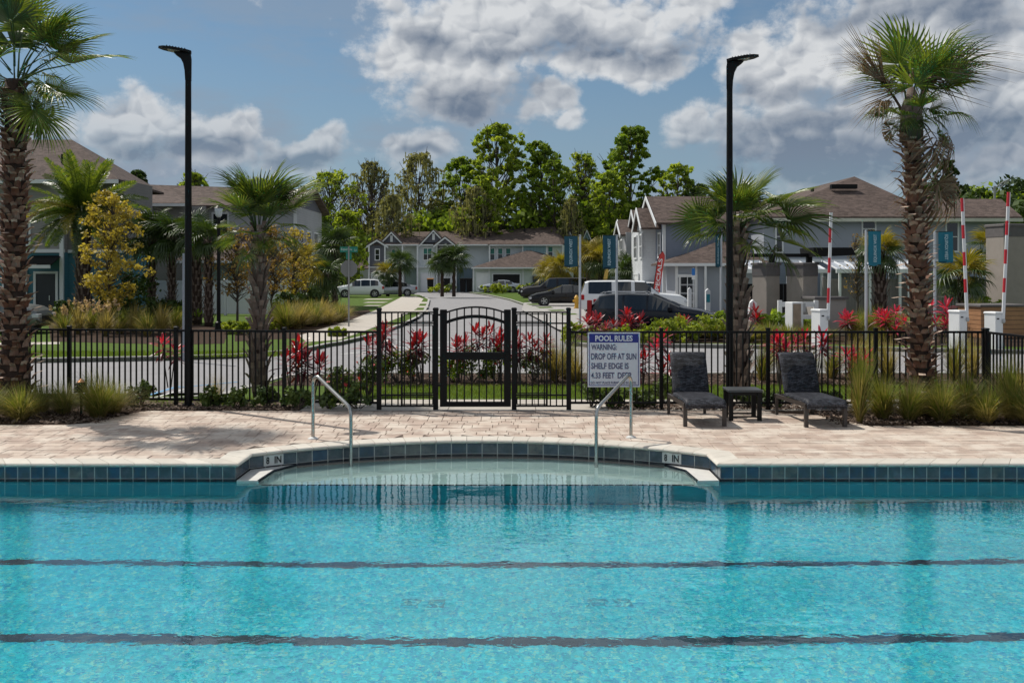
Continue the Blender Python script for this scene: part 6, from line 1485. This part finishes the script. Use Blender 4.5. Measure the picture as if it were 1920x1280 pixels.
def beam():
    D = 38.6; o = empty('gate_canopy', (X(1500, D), D, 0), 'black steel beam and slab resting on the two grey gate columns', 'canopy'); x = lambda p: X(p, D) - X(1500, D); z = lambda p: Z(p, D)
    MB().box(x(1405), x(1520), -.15, .15, z(482), z(475.5)).build('beam', BLACK, o); b = MB(); b.prism([(x(1514), z(482)), (x(1590), z(479)), (x(1583), z(465)), (x(1512), z(465))], -.9, .9, axis='y'); b.build('slab', BLACK, o)
    for p in (1447, 1517): MB().box(x(p) - .10, x(p) + .10, -.1, .1, z(497) + .08, z(476)).build('post', BLACK, o)
    MB().box(x(1402), x(1422), .8, 1.2, z(465.5), z(462)).build('slab', BLACK, o)
beam()
def iron_gate():
    D = 44; o = empty('iron_gate', (X(1440, D), D, 0), 'black solid driveway gate with dotted rivet lines behind the grey columns', 'gate'); x = lambda p: X(p, D) - X(1440, D); h = Z(532, D)
    for a, c in ((1382, 1412), (1413, 1440), (1441, 1468), (1469, 1498)): MB().box(x(a), x(c), -.03, .03, .05, h).build('gate_leaf', BLACK, o)
    for p in (1398, 1486):
        for i in range(8): MB().box(x(p) - .03, x(p) + .03, -.05, -.03, .35 + i * .2, .40 + i * .2).build('rivet', WHITE, o)
iron_gate()
def low_wall():
    D = 37.0; o = empty('low_wall', (X(1558, D), D, 0), 'low dark grey wall with black cap at the second gate column', 'wall'); w = X(1590, D) - X(1527, D)
    MB().box(-w / 2, w / 2, 0, .9, 0, Z(561, D)).build('wall_body', STUG, o); MB().box(-w / 2 - .07, w / 2 + .07, -.07, .97, Z(561, D), Z(556, D), bev=.02).build('cap', STUK, o); o.rotation_euler = (0, 0, math.radians(12))
low_wall()
def tan_wall():
    D = 35.5; o = empty('plank_planter', (X(1882, D), D, 0), 'tan planked box wall with black cap at the right edge', 'wall'); w = 1.75; h = Z(575, D); T = mat('tan_planks', (.36, .185, .09), .6, var=.15, vscale=3)
    MB().box(-w / 2 + .03, w / 2 - .03, .03, 1.4, 0, h - .02).build('core', STUK, o)
    n = 7
    for i in range(n):
        za = h * i / n + .008; zb_ = h * (i + 1) / n - .008; MB().box(-w / 2, w / 2, 0, .03, za, zb_, tint=rnd.random()).build('plank', T, o); MB().box(-w / 2 - .002, -w / 2 + .03, .03, 1.4, za, zb_).build('plank', T, o)
    MB().box(-w / 2 - .06, w / 2 + .06, -.06, 1.46, h, h + .08, bev=.02).build('cap', STUK, o); o.rotation_euler = (0, 0, math.radians(8))
tan_wall()
def rail_fence():
    D = 36.0; o = empty('rail_fence', (X(1462, D), D, 0), 'white two-rail fence with card-reader post between the gate columns', 'fence'); x = lambda p: X(p, D) - X(1462, D); z = lambda p: Z(p, D)
    for p in (1462, 1530): MB().box(x(p) - .07, x(p) + .07, -.07, .07, 0, z(563)).build('post', WHITE, o)
    for a, b_ in ((575, 566), (598, 590)): MB().box(x(1463), x(1528), -.03, .03, z(a), z(b_)).build('rail', WHITE, o)
rail_fence()
def keypad():
    D = 35.0; o = empty('keypad_pedestal', (X(1489, D), D, 0), 'white square pedestal with keypad box on its side, in front of the rail fence', 'pedestal'); z = lambda p: Z(p, D)
    MB().box(-.22, .22, -.22, .22, 0, z(566), bev=.02).build('pedestal', WHITE, o); MB().box(-.19, .12, -.235, -.22, .25, z(569)).build('stained_panel', mat('stained_panel', (.33, .25, .19), .8, var=.3, vscale=5), o)
    MB().box(.22, .38, -.13, .13, z(585), z(568)).build('keypad_box', mat('box_grey', (.4, .41, .42), .4), o)
    o.rotation_euler = (0, 0, math.radians(18))
keypad()
# ================================================================== BARRIERS, BANNERS, SIGNS
def barrier(px, D, cab_top, arm_top_px, arm_top_py, n_bands, label, phase=0, lean_y=0):
    o = empty('barrier_gate', (X(px, D), D, 0), label, 'barrier', 'red and white barrier gates, arms raised'); w = .42; h = Z(cab_top, D)
    CM = Matrix.Rotation(math.radians(24), 4, 'Z'); MB().box(-.16, .16, -.2, .2, -.1, h - .03, M=CM, bev=.015).build('cabinet', WHITE, o); MB().box(-.18, .18, -.22, .22, h - .03, h + .03, M=CM, bev=.02).build('cabinet_lid', WHITE, o)
    MB().box(-.10, .0, -.206, -.2, h - .2, h - .16, M=CM).build('handle_slot', BLACK, o)
    base = Vector((w / 2 + .02, -.12, h - .25)); top = Vector((X(arm_top_px, D) - X(px, D), -.12, Z(arm_top_py, D))); L = (top - base).length; d = (top - base) / L
    M = Matrix.Translation(base) @ Vector((0, 0, 1)).rotation_difference(d).to_matrix().to_4x4(); arm = MB().box(-.045, .045, -.02, .02, 0, L, M=M).build('barrier_arm', WHITE, o)
    k = n_bands; seg = L / (2 * k + 1)
    for i in range(k): z0_ = L - seg * (2 * i + 1) + seg * phase; MB().box(-.047, .02, -.0225, .0225, z0_, min(L + .001, z0_ + seg), M=M).build('red_band', RED, arm)
    MB().tube([(w / 2 - .02, -.12, h - .25), (w / 2 + .06, -.12, h - .25)], .07, 12).build('pivot', mat('box_grey', (.4, .41, .42), .4), o)
    o.rotation_euler = (0, 0, 0)
barrier(1537, 31.5, 581, 1556, 399, 3, 'barrier gate by the rail fence, shortest raised arm', phase=-1.0)
barrier(1796, 30.5, 583, 1801, 372, 4, 'barrier gate just right of the ragged palm trunk, arm leaning left')
barrier(1863, 30.5, 586, 1888, 361, 4, 'barrier gate in front of the tan planked wall, tallest raised arm')
TEAL = mat('teal_banner', (.01, .18, .27), .6, tint=(.01, .18, .27), var=.12, vscale=2.5, trans=.12); BTX = mat('banner_text', (.45, .62, .68), .6, var=0)
TEALD = mat('dark_teal_banner', (.010, .085, .13), .6, var=.12, vscale=2.5, trans=.08)
def banner(px_pole, x_near, x_far, top, bot, ptop, D, m, label, flip=False):
    o = empty('banner_pole', (X(px_pole, D), D, 0), label, 'banner', 'teal banners on white poles'); MB().tube([(0, 0, 0), (0, 0, Z(ptop, D))], [.05, .045], 10).build('pole', mat('pole_white', (.55, .58, .62), .4, .2), o, smooth=True, sharp=40)
    a, c = X(x_near, D) - X(px_pole, D), X(x_far, D) - X(px_pole, D); z0, z1 = Z(bot, D), Z(top, D); n = 8
    b = MB(); vs = []
    for i in range(n + 1):
        u = i / n; xx = a + (c - a) * u; yy = .04 * math.sin(u * 5 + px_pole)
        vs += [(xx, yy - .06, z0 - .03 * math.sin(u * 4)), (xx, yy * .4 - .05, z1), (xx, yy * .4 - .058, z1), (xx, yy - .068, z0 - .03 * math.sin(u * 4))]
    fs = []
    for i in range(n): k = i * 4; fs += [(k + 1, k, k + 4, k + 5), (k + 3, k + 2, k + 6, k + 7)]
    b.add(vs, fs); bn = b.build('banner', m, o)
    for zz in (z1, z0): MB().tube([(0, -.05, zz + .01), (c if abs(c) > abs(a) else a, -.05, zz + .01)], .012, 5).build('banner_arm', BLACK, o)
    hh = (z1 - z0) * .82; ww = abs(c - a) * .27; M = Matrix.Translation(((a + c) / 2 + ww / 2, -.115, z0 + (z1 - z0) * .09)) @ Matrix.Rotation(-PI / 2, 4, 'Y')
    if flip: M = Matrix.Translation(((a + c) / 2 - ww / 2, -.115, z1 - (z1 - z0) * .09)) @ Matrix.Rotation(PI / 2, 4, 'Y')
    text_mesh('EQUINOX WEST', hh, ww, 'lettering', BTX, bn, M, bold=.02)
banner(1087.5, 1058, 1083, 443, 500, 440, 38, TEALD, 'leftmost dark teal EQUINOX WEST banner, on the pole over the white car')
banner(1156, 1130, 1154, 442, 503, 440, 34.5, TEALD, 'dark teal EQUINOX WEST banner above the pool rules sign, before the black wagon')
banner(1352, 1341, 1350, 438, 500, 436, 40, TEALD, 'narrow teal EQUINOX WEST banner half hidden by sabal palm fronds')
banner(1624, 1627, 1651, 434, 497, 431, 34, TEAL, 'bright teal EQUINOX WEST banner just left of the ragged palm trunk')
banner(1753, 1758, 1785, 435, 492, 432, 35, TEAL, 'bright teal EQUINOX WEST banner right of the ragged palm trunk', flip=True)
def feather(px, D, top, bot, w_px, m, text, label, tm):
    o = empty('feather_flag', (X(px, D), D, 0), label, 'flag'); w = w_px / F * D; z0, z1 = Z(bot, D), Z(top, D)
    P = [(-w * .1, 0), (-w * .1 + .02, z0)]; pts = []
    L_ = []; R_ = []
    for i in range(13):
        u = i / 12; zc = z0 + (z1 - z0) * u; lean = w * .85 * u ** 1.3; half = w * .42 * (1 if u < .8 else math.sqrt(max(0, 1 - ((u - .8) / .2) ** 2)))
        L_.append((lean - w * .42 + (0 if u < .8 else w * .42 - half) * .9, zc)); R_.append((lean + half, zc))
    b = MB(); b.prism(L_ + R_[::-1], -.012, .012, axis='y'); fl_ = b.build('flag_cloth', m, o); MB().tube([(-w * .42, 0, 0), (-w * .40, 0, z0)] + [(a, 0, c) for a, c in L_[::2]], .018, 6).build('flag_pole', BLACK, o)
    if text:
        hh = (z1 - z0) * .80; a = math.atan2(w * .7, (z1 - z0)); M = Matrix.Translation((w * .28, -.02, z0 + (z1 - z0) * .04)) @ Matrix.Rotation(-PI / 2 + a, 4, 'Y'); text_mesh(text, hh, w * .50, 'lettering', tm, fl_, M, bold=.02)
feather(1230, 55, 471, 556, 15, mat('flag_red', (.55, .06, .055), .6, var=.1, trans=.2), 'SPECIALS', 'red SPECIALS feather flag beside the white estate car', mat('flag_white', (.75, .72, .72), .6, var=0))
feather(1131, 70, 502, 552, 9, mat('flag_yellow', (.55, .40, .10), .6, var=.15, vscale=3, trans=.2), None, 'yellow feather flag under the second teal banner', None)
# stop sign seen from behind, with the street name
def stop_sign():
    D = DG(612); o = empty('stop_sign', (X(654, D), D, 0), 'back of a grey stop sign with a green Equinox street name above', 'sign'); z = lambda p: Z(p, D); GS = mat('galvanised', (.30, .30, .30), .5, .4, var=.1)
    MB().box(-.03, .03, -.03, .03, 0, z(462)).build('post', GS, o); r = .385; zc = z(503.5)
    MB().prism([(r * math.cos(PI / 8 + k * PI / 4), zc + r * math.sin(PI / 8 + k * PI / 4)) for k in range(8)], -.045, -.033, axis='y').build('sign_back', GS, o) if False else MB().prism([(r * math.cos(PI / 8 + k * PI / 4), zc + r * math.sin(PI / 8 + k * PI / 4)) for k in range(8)], .033, .045, axis='y').build('sign_back', mat('sign_back_grey', (.22, .22, .22), .55, .3, var=.05), o)
    G_ = mat('sign_green', (.01, .20, .14), .4, var=.05); gt = mat('sign_letters', (.5, .62, .58), .5, var=0)
    w = 33 / F * D; p = MB().box(-w / 2, w / 2, -.012, .012, z(473), z(462.5)).build('street_name_plate', G_, o); text_mesh('Equinox', w * .64, (z(462.5) - z(473)) * .55, 'lettering', gt, p, Matrix.Translation((-w * .44, -.016, z(473) + .05)), bold=.01)
    text_mesh('Ln', w * .13, (z(462.5) - z(473)) * .45, 'lettering', gt, p, Matrix.Translation((w * .32, -.016, z(473) + .05)))
    MB().box(-.12, .12, -.012, .012, z(486), z(474)).build('cross_street_plate', G_, o)
stop_sign()
def lantern(px, base_py, label):
    D = DG(base_py); o = empty('street_lantern', (X(px, D), D, 0), label, 'street lamp'); z = lambda p: Z(p, D)
    MB().tube([(0, 0, 0), (0, 0, .3), (0, 0, .35), (0, 0, z(408))], [.16, .14, .08, .065], 10).build('pole', BLACK, o, smooth=True, sharp=40); MB().box(-.34, .34, -.03, .03, z(459), z(456.5)).build('banner_arm', BLACK, o)
    b = MB(); b.tube([(0, 0, z(408)), (0, 0, z(404)), (0, 0, z(392)), (0, 0, z(390))], [.06, .13, .17, .16], 12); b.build('globe', mat('frosted_globe', (.55, .60, .66), .3, var=0), o, smooth=True); MB().tube([(0, 0, z(390.5)), (0, 0, z(386)), (0, 0, z(383))], [.20, .08, .02], 10).build('lantern_cap', BLACK, o)
lantern(410, 618, 'black street lantern with white globe among the left palms')
def bollard(px, D, top, w, label, sign=False, arrow=False):
    o = empty('white_post', (X(px, D), D, 0), label, 'post', 'white posts beside the parking area'); b = MB(); b.box(-w / 2, w / 2, -w / 2, w / 2, 0, Z(top, D)); b.prism([(-w / 2, 0), (w / 2, 0), (0, w / 2)], -w / 2, w / 2, M=Matrix.Translation((0, 0, Z(top, D))), axis='y'); b.build('post_body', WHITE, o)
    if sign: MB().box(-.08, .08, -w / 2 - .01, -w / 2, Z(top, D) - .5, Z(top, D) - .15).build('sign_plate', mat('sign_teal', (.02, .25, .3), .5), o)
bollard(1293, 45, 542, .16, 'slim white post right of the white estate car bonnet'); bollard(1327, 44, 545, .20, 'white post with a small teal plate left of the sabal palm', True); bollard(1399, 37, 567, .26, 'stubby white post left of the first gate column'); bollard(1411, 36.6, 568, .26, 'stubby white post touching the first gate column')
def parking_sign():
    D = 57; o = empty('parking_sign', (X(1300, D), D, 0), 'small blue parking sign on a thin pole by the glazed door', 'sign'); MB().tube([(0, 0, 0), (0, 0, Z(502, D))], .03, 6).build('pole', mat('pole_white', (.55, .58, .62), .4), o); MB().box(-.09, .09, -.05, -.035, Z(516, D), Z(503, D)).build('sign_plate', mat('sign_blue', (.02, .16, .5), .5), o); MB().box(-.09, .09, -.05, -.035, Z(524, D), Z(517, D)).build('lower_plate', WHITE, o)
parking_sign()
def hydrant():
    D = DG(578); o = empty('fire_hydrant', (X(1081, D), D, 0), 'yellow fire hydrant between the black sedan and white estate car', 'hydrant'); Y = mat('hydrant_yellow', (.60, .33, .03), .4, var=.1)
    MB().tube([(0, 0, 0), (0, 0, .06), (0, 0, .07), (0, 0, .62), (0, 0, .68), (0, 0, .80), (0, 0, .86)], [.19, .19, .13, .13, .16, .10, .03], 12).build('barrel', Y, o, smooth=True, sharp=35); MB().tube([(-.24, 0, .48), (.24, 0, .48)], .075, 10).build('nozzle', Y, o); MB().tube([(0, -.2, .45), (0, 0, .45)], .085, 10).build('nozzle', Y, o)
hydrant()
def grey_panel():
    D = 27.4; o = empty('square_post', (X(346, D), D, 0), 'slim pale square pole close behind the tall black lamp post', 'post'); MB().box(-.045, .045, -.045, .045, -.1, Z(475, D)).build('pole', mat('perforated_steel', (.30, .32, .36), .5, .5, var=.2, vscale=30), o)
grey_panel()
def mast():
    D = 120; o = empty('mast_arm_light', (X(1865, D), D, 0), 'thin grey street light mast above the roof at the right edge', 'street lamp'); z = lambda p: Z(p, D); x = lambda p: X(p, D) - X(1865, D)
    MB().tube([(0, 0, 0), (0, 0, z(349))], .14, 8).build('pole', mat('galvanised', (.30, .30, .30), .5), o); MB().tube([(0, 0, z(353)), (x(1880), 0, z(342)), (x(1893), 0, z(336))], .09, 6).build('arm', MATS['galvanised'], o); MB().tube([(0, 0, z(364)), (x(1880), 0, z(348)), (x(1893), 0, z(337))], .07, 6).build('brace', MATS['galvanised'], o)
mast()

# ================================================================== VEHICLES
TYRE = mat('tyre_rubber', (.012, .012, .013), .8); RIM = mat('alloy_rim', (.45, .46, .48), .3, .8); CHROME = mat('chrome', (.6, .6, .6), .15, 1)
TAIL = mat('tail_light', (.35, .008, .01), .2, var=0); HEAD = mat('head_lamp', (.5, .52, .55), .12, var=0); CGL = mat('car_glass', (.012, .016, .019), .04, var=0, spec=.9); PLASTIC = mat('black_plastic', (.012, .012, .013), .6)
def car(name, label, cat, loc, rz, paint, prof, belt, cab, wins, W=1.84, wheel_r=.34, wx=(.82, 3.65), z0=.22, roof_in=.72, rails=False, ws=None, rw=None, rim=RIM, tl=.26, group='parked cars'):
    """local +X runs from tail (0) to nose (L). prof: top profile (x,z); belt: (x,z) of the window line; cab: (x0,x1); wins: side windows (x0,x1)"""
    o = empty(name, loc, label, cat, group, rz)
    def itp(P, x):
        for (a, za), (b_, zb_) in zip(P[:-1], P[1:]):
            if a <= x <= b_: return za + (zb_ - za) * (x - a) / max(1e-6, b_ - a)
        return P[-1][1] if x > P[-1][0] else P[0][1]
    L = prof[-1][0]; xs = sorted({round(v, 3) for v in [p[0] for p in prof] + [w for a in wins for w in a] + list(cab) + [L * i / 22 for i in range(23)]})
    hw = W / 2; secs = []
    for x in xs:
        t = abs(2 * x / L - 1); k = 1 - .16 * max(0, (t - .62) / .38) ** 2.2; w = hw * k; top = itp(prof, x); bl = min(itp(belt, x), top - .015); ch = max(0, top - bl); inn = 1 - (1 - roof_in) * min(1, ch / .5)
        zz = z0 + (.10 * max(0, (t - .86) / .14)); mid = (z0 + bl) / 2
        secs.append([(w * .90, zz), (w * .985, zz + .12), (w, mid), (w * .985, bl - .10), (w * .955, bl), (w * (.955 * inn + .0) , top - min(.05, ch * .3)), (w * (.955 * inn - .09), top), (0, top + (.02 if ch > .2 else .03))])
    body = MB(); gl = {}; m_ = 8
    def add_face(vs, key):
        (body if key is None else gl.setdefault(key, MB())).add(vs, [(0, 1, 2, 3)])
    for s in (-1, 1):
        for i in range(len(xs) - 1):
            xm = (xs[i] + xs[i + 1]) / 2
            for j in range(m_ - 1):
                key = None
                if j == 4 and itp(prof, xm) - itp(belt, xm) > .12:
                    for q, (a, b_) in enumerate(wins):
                        if a < xm < b_: key = ('side_window', s, q)
                if j in (5, 6):
                    if ws and ws[0] < xm < ws[1]: key = ('windscreen', 0, 0)
                    if rw and rw[0] < xm < rw[1]: key = ('rear_window', 0, 0)
                P = [(xs[i], *secs[i][j]), (xs[i + 1], *secs[i + 1][j]), (xs[i + 1], *secs[i + 1][j + 1]), (xs[i], *secs[i][j + 1])]
                vs = [(x, s * y, z) for x, y, z in P]
                add_face(vs if s < 0 else vs[::-1], key)
        for e in (0, -1):
            vs = [(xs[e], s * y, z) for y, z in secs[e]] + [(xs[e], 0, secs[e][0][1])]; body.add(vs, [tuple(range(len(vs))) if (s > 0) == (e == -1) else tuple(range(len(vs) - 1, -1, -1))])
    bo = body.build('body', paint, o, smooth=True)
    import bmesh
    bm = bmesh.new(); bm.from_mesh(bo.data); bmesh.ops.remove_doubles(bm, verts=bm.verts, dist=.0005); bmesh.ops.recalc_face_normals(bm, faces=bm.faces); bm.to_mesh(bo.data); bm.free(); bo.data.set_sharp_from_angle(angle=math.radians(32))
    for key, b in gl.items(): b.build(key[0], CGL, o)
    MB().box(.25, L - .2, -hw * .86, hw * .86, z0 - .04, z0 + .12).build('underbody', PLASTIC, o)
    for wx_ in wx:
        for s in (-1, 1):
            yy = s * (hw - .10)
            MB().tube([(wx_, s * (hw - .28), wheel_r), (wx_, s * (hw + .004), wheel_r)], wheel_r * 1.17, 24).build('wheel_arch', PLASTIC, o)
            wh = empty('wheel', (wx_, s * (hw + .012), wheel_r)); wh.parent = o
            MB().tube([(0, -s * .22, 0), (0, -s * .005, 0), (0, 0, 0)], [wheel_r, wheel_r, wheel_r * .94], 28).build('tyre', TYRE, wh, smooth=True, sharp=40)
            b = MB(); b.tube([(0, 0, 0), (0, s * .006, 0)], wheel_r * .66, 24); b.build('rim_dish', PLASTIC, wh)
            b = MB()
            for k in range(5):
                a = k * 2 * PI / 5 + .3; M = Matrix.Rotation(a, 4, 'Y'); b.box(-.035, .035, min(s * .004, s * .016), max(s * .004, s * .016), 0, wheel_r * .64, M=M)
            for k in range(24):
                a0, a1 = 2 * PI * k / 24, 2 * PI * (k + 1) / 24; ro, ri = wheel_r * .68, wheel_r * .61
                b.add([(ro * math.cos(a0), s * .015, ro * math.sin(a0)), (ro * math.cos(a1), s * .015, ro * math.sin(a1)), (ri * math.cos(a1), s * .012, ri * math.sin(a1)), (ri * math.cos(a0), s * .012, ri * math.sin(a0))], [(0, 1, 2, 3), (3, 2, 1, 0)])
            b.build('rim', rim, wh)
    zt = itp(belt, .1)
    for s in (-1, 1):
        MB().box(-.012, .16, s * (hw * .80) - .10, s * (hw * .80) + .10, zt - .32, zt - .32 + tl, bev=.02).build('tail_light', TAIL, o)
        zh = itp(prof, L - .15); MB().box(L - .34, L + .0, s * hw * .74 - .16, s * hw * .74 + .13, zh - .26, zh - .12, bev=.02).build('headlight', HEAD, o)
        xm_ = cab[1] - .35; b = MB().box(xm_ - .06, xm_ + .10, min(s * hw * .97, s * (hw + .17)), max(s * hw * .97, s * (hw + .17)), itp(belt, xm_) + .0, itp(belt, xm_) + .14, bev=.02); b.build('mirror', paint, o)
        for xh in (wins[0][1] - .35, wins[min(1, len(wins) - 1)][1] - .35): MB().box(xh, xh + .16, min(s * hw * .97, s * (hw + .02)), max(s * hw * .97, s * (hw + .02)), itp(belt, xh) - .16, itp(belt, xh) - .12).build('door_handle', paint, o)
        if rails: MB().tube([(cab[0] + .25, s * hw * .62, prof_max(prof) + .0), (cab[0] + .4, s * hw * .62, prof_max(prof) + .07), (cab[1] - 1.3, s * hw * .62, prof_max(prof) + .07), (cab[1] - 1.15, s * hw * .62, prof_max(prof))], .018, 6).build('roof_rail', rails, o)
    MB().box(-.02, .0, -.26, .26, zt - .55, zt - .42).build('number_plate', mat('plate', (.5, .5, .48), .5), o); MB().box(L - .01, L + .012, -.5, .5, z0 + .16, z0 + .40).build('grille', PLASTIC, o)
    return o
def prof_max(P): return max(z for _, z in P) - .015
CARW = mat('white_car_paint', (.66, .68, .70), .22, var=.02, spec=.6); CARS = mat('silver_car_paint', (.42, .45, .50), .25, .4, var=.02); CARK = mat('black_car_paint', (.005, .005, .006), .18, var=0, spec=.4); CARN = mat('navy_car_paint', (.004, .006, .012), .16, var=0, spec=.4); CARR = mat('dark_van_paint', (.010, .007, .008), .3, var=0)
WAG = dict(prof=[(0, .86), (.03, .98), (.10, 1.02), (.42, 1.44), (.75, 1.50), (1.5, 1.53), (2.45, 1.50), (3.55, 1.03), (4.2, .93), (4.62, .80), (4.78, .62)], belt=[(0, .98), (1.5, .96), (3.4, .90), (4.78, .70)], cab=(.2, 3.45), wins=[(.42, 1.32), (1.40, 2.22), (2.30, 3.10)], ws=(2.5, 3.45), rw=(.11, .42), wx=(.92, 3.72))
SEDAN = dict(prof=[(0, .82), (.05, 1.00), (.55, 1.05), (1.25, 1.36), (1.9, 1.44), (2.5, 1.42), (3.6, .98), (4.3, .86), (4.68, .72), (4.82, .55)], belt=[(0, .98), (1.5, .93), (3.4, .88), (4.82, .65)], cab=(.8, 3.5), wins=[(1.0, 1.75), (1.83, 2.55), (2.60, 3.12)], ws=(2.55, 3.5), rw=(.62, 1.2), wx=(.95, 3.80))
SUV = dict(prof=[(0, .95), (.03, 1.12), (.10, 1.16), (.45, 1.58), (.8, 1.66), (1.8, 1.68), (2.5, 1.63), (3.35, 1.14), (4.1, 1.02), (4.42, .85), (4.52, .6)], belt=[(0, 1.10), (1.5, 1.06), (3.3, 1.02), (4.52, .8)], cab=(.2, 3.3), wins=[(.50, 1.20), (1.28, 2.08), (2.15, 2.90)], ws=(2.52, 3.3), rw=(.12, .44), wx=(.85, 3.55), wheel_r=.36, z0=.28)
BIG = dict(prof=[(0, 1.0), (.02, 1.25), (.22, 1.80), (.45, 1.88), (2.5, 1.90), (3.35, 1.86), (4.1, 1.24), (5.2, 1.14), (5.5, .98), (5.62, .7)], belt=[(0, 1.22), (2.5, 1.18), (4.1, 1.12), (5.62, .9)], cab=(.15, 4.0), wins=[(.38, 1.60), (1.80, 2.62), (2.80, 3.66)], ws=(3.38, 4.08), rw=(.03, .22), wx=(1.10, 4.40), wheel_r=.40, z0=.32, W=2.04, roof_in=.80)
def put(D, px, z=-.002): return (X(px, D), D, z)
car('parked_car', 'black estate car with roof rails behind the red ti plants and second banner pole', 'car', put(38.6, 1108, .004), math.radians(-14), CARN, **WAG, rails=CHROME, tl=.62)
car('parked_car', 'long white estate car behind the black wagon, nose to the right', 'car', put(53, 1088, .004), math.radians(-1), CARW, **BIG, rails=BLACK)
car('parked_car', 'black sedan facing left, seen between the gate and the first banner pole', 'car', put(70, 1120, .004), math.radians(182), CARK, **SEDAN)
car('parked_car', 'dark grey hatchback behind the black sedan', 'car', put(90, 1066), math.radians(172), CARK, **SUV)
car('parked_car', 'dark boxy van behind the black sedan roof', 'car', put(80, 1108), math.radians(178), CARR, **BIG)
car('parked_car', 'white crossover at the left end of the car row before the far houses', 'car', put(93, 719), math.radians(190), CARW, **SUV)
car('parked_car', 'silver white coupe in front of the far garages, nose to the left', 'car', put(98, 782), math.radians(186), CARS, **SEDAN)
car('parked_car', 'pale car tucked behind the crossover and the coupe', 'car', put(105, 758), math.radians(184), CARS, **SEDAN)
car('parked_car', 'pale van behind the long white estate car by the SPECIALS flag', 'car', put(66, 1165), math.radians(0), CARW, **SUV)
car('parked_car', 'pewter grey car partly hidden by the left palm trunk', 'car', put(38.5, -135), math.radians(3), mat('pewter_paint', (.16, .17, .17), .3, .4, var=.02), **SUV)
car('parked_car', 'pale car parked in the far garage drive', 'car', put(114, 975), math.radians(186), CARS, **SEDAN)

# ---------------- rows of look-alikes are told apart by their order from the left
ORD = ['first', 'second', 'third', 'fourth', 'fifth', 'sixth', 'seventh', 'eighth', 'ninth', 'tenth', 'eleventh', 'twelfth', 'thirteenth', 'fourteenth', 'fifteenth', 'sixteenth']
def order_labels():
    same = {}
    for o in bpy.data.objects:
        if o.parent is None and 'label' in o and o.get('kind') is None: same.setdefault(o['label'], []).append(o)
    for lab, L in same.items():
        if len(L) > 1:
            L.sort(key=lambda o: o.location.x / max(1, o.location.y))
            for i, o in enumerate(L): o['label'] = ORD[i] + ' ' + lab + ' from the left'
order_labels()
for o in list(bpy.data.objects):
    if o.name.startswith(('plumes', 'blades', 'dry_blades', 'foliage', 'crown.', 'flowers')) or o.name == 'crown': o['kind'] = 'stuff'
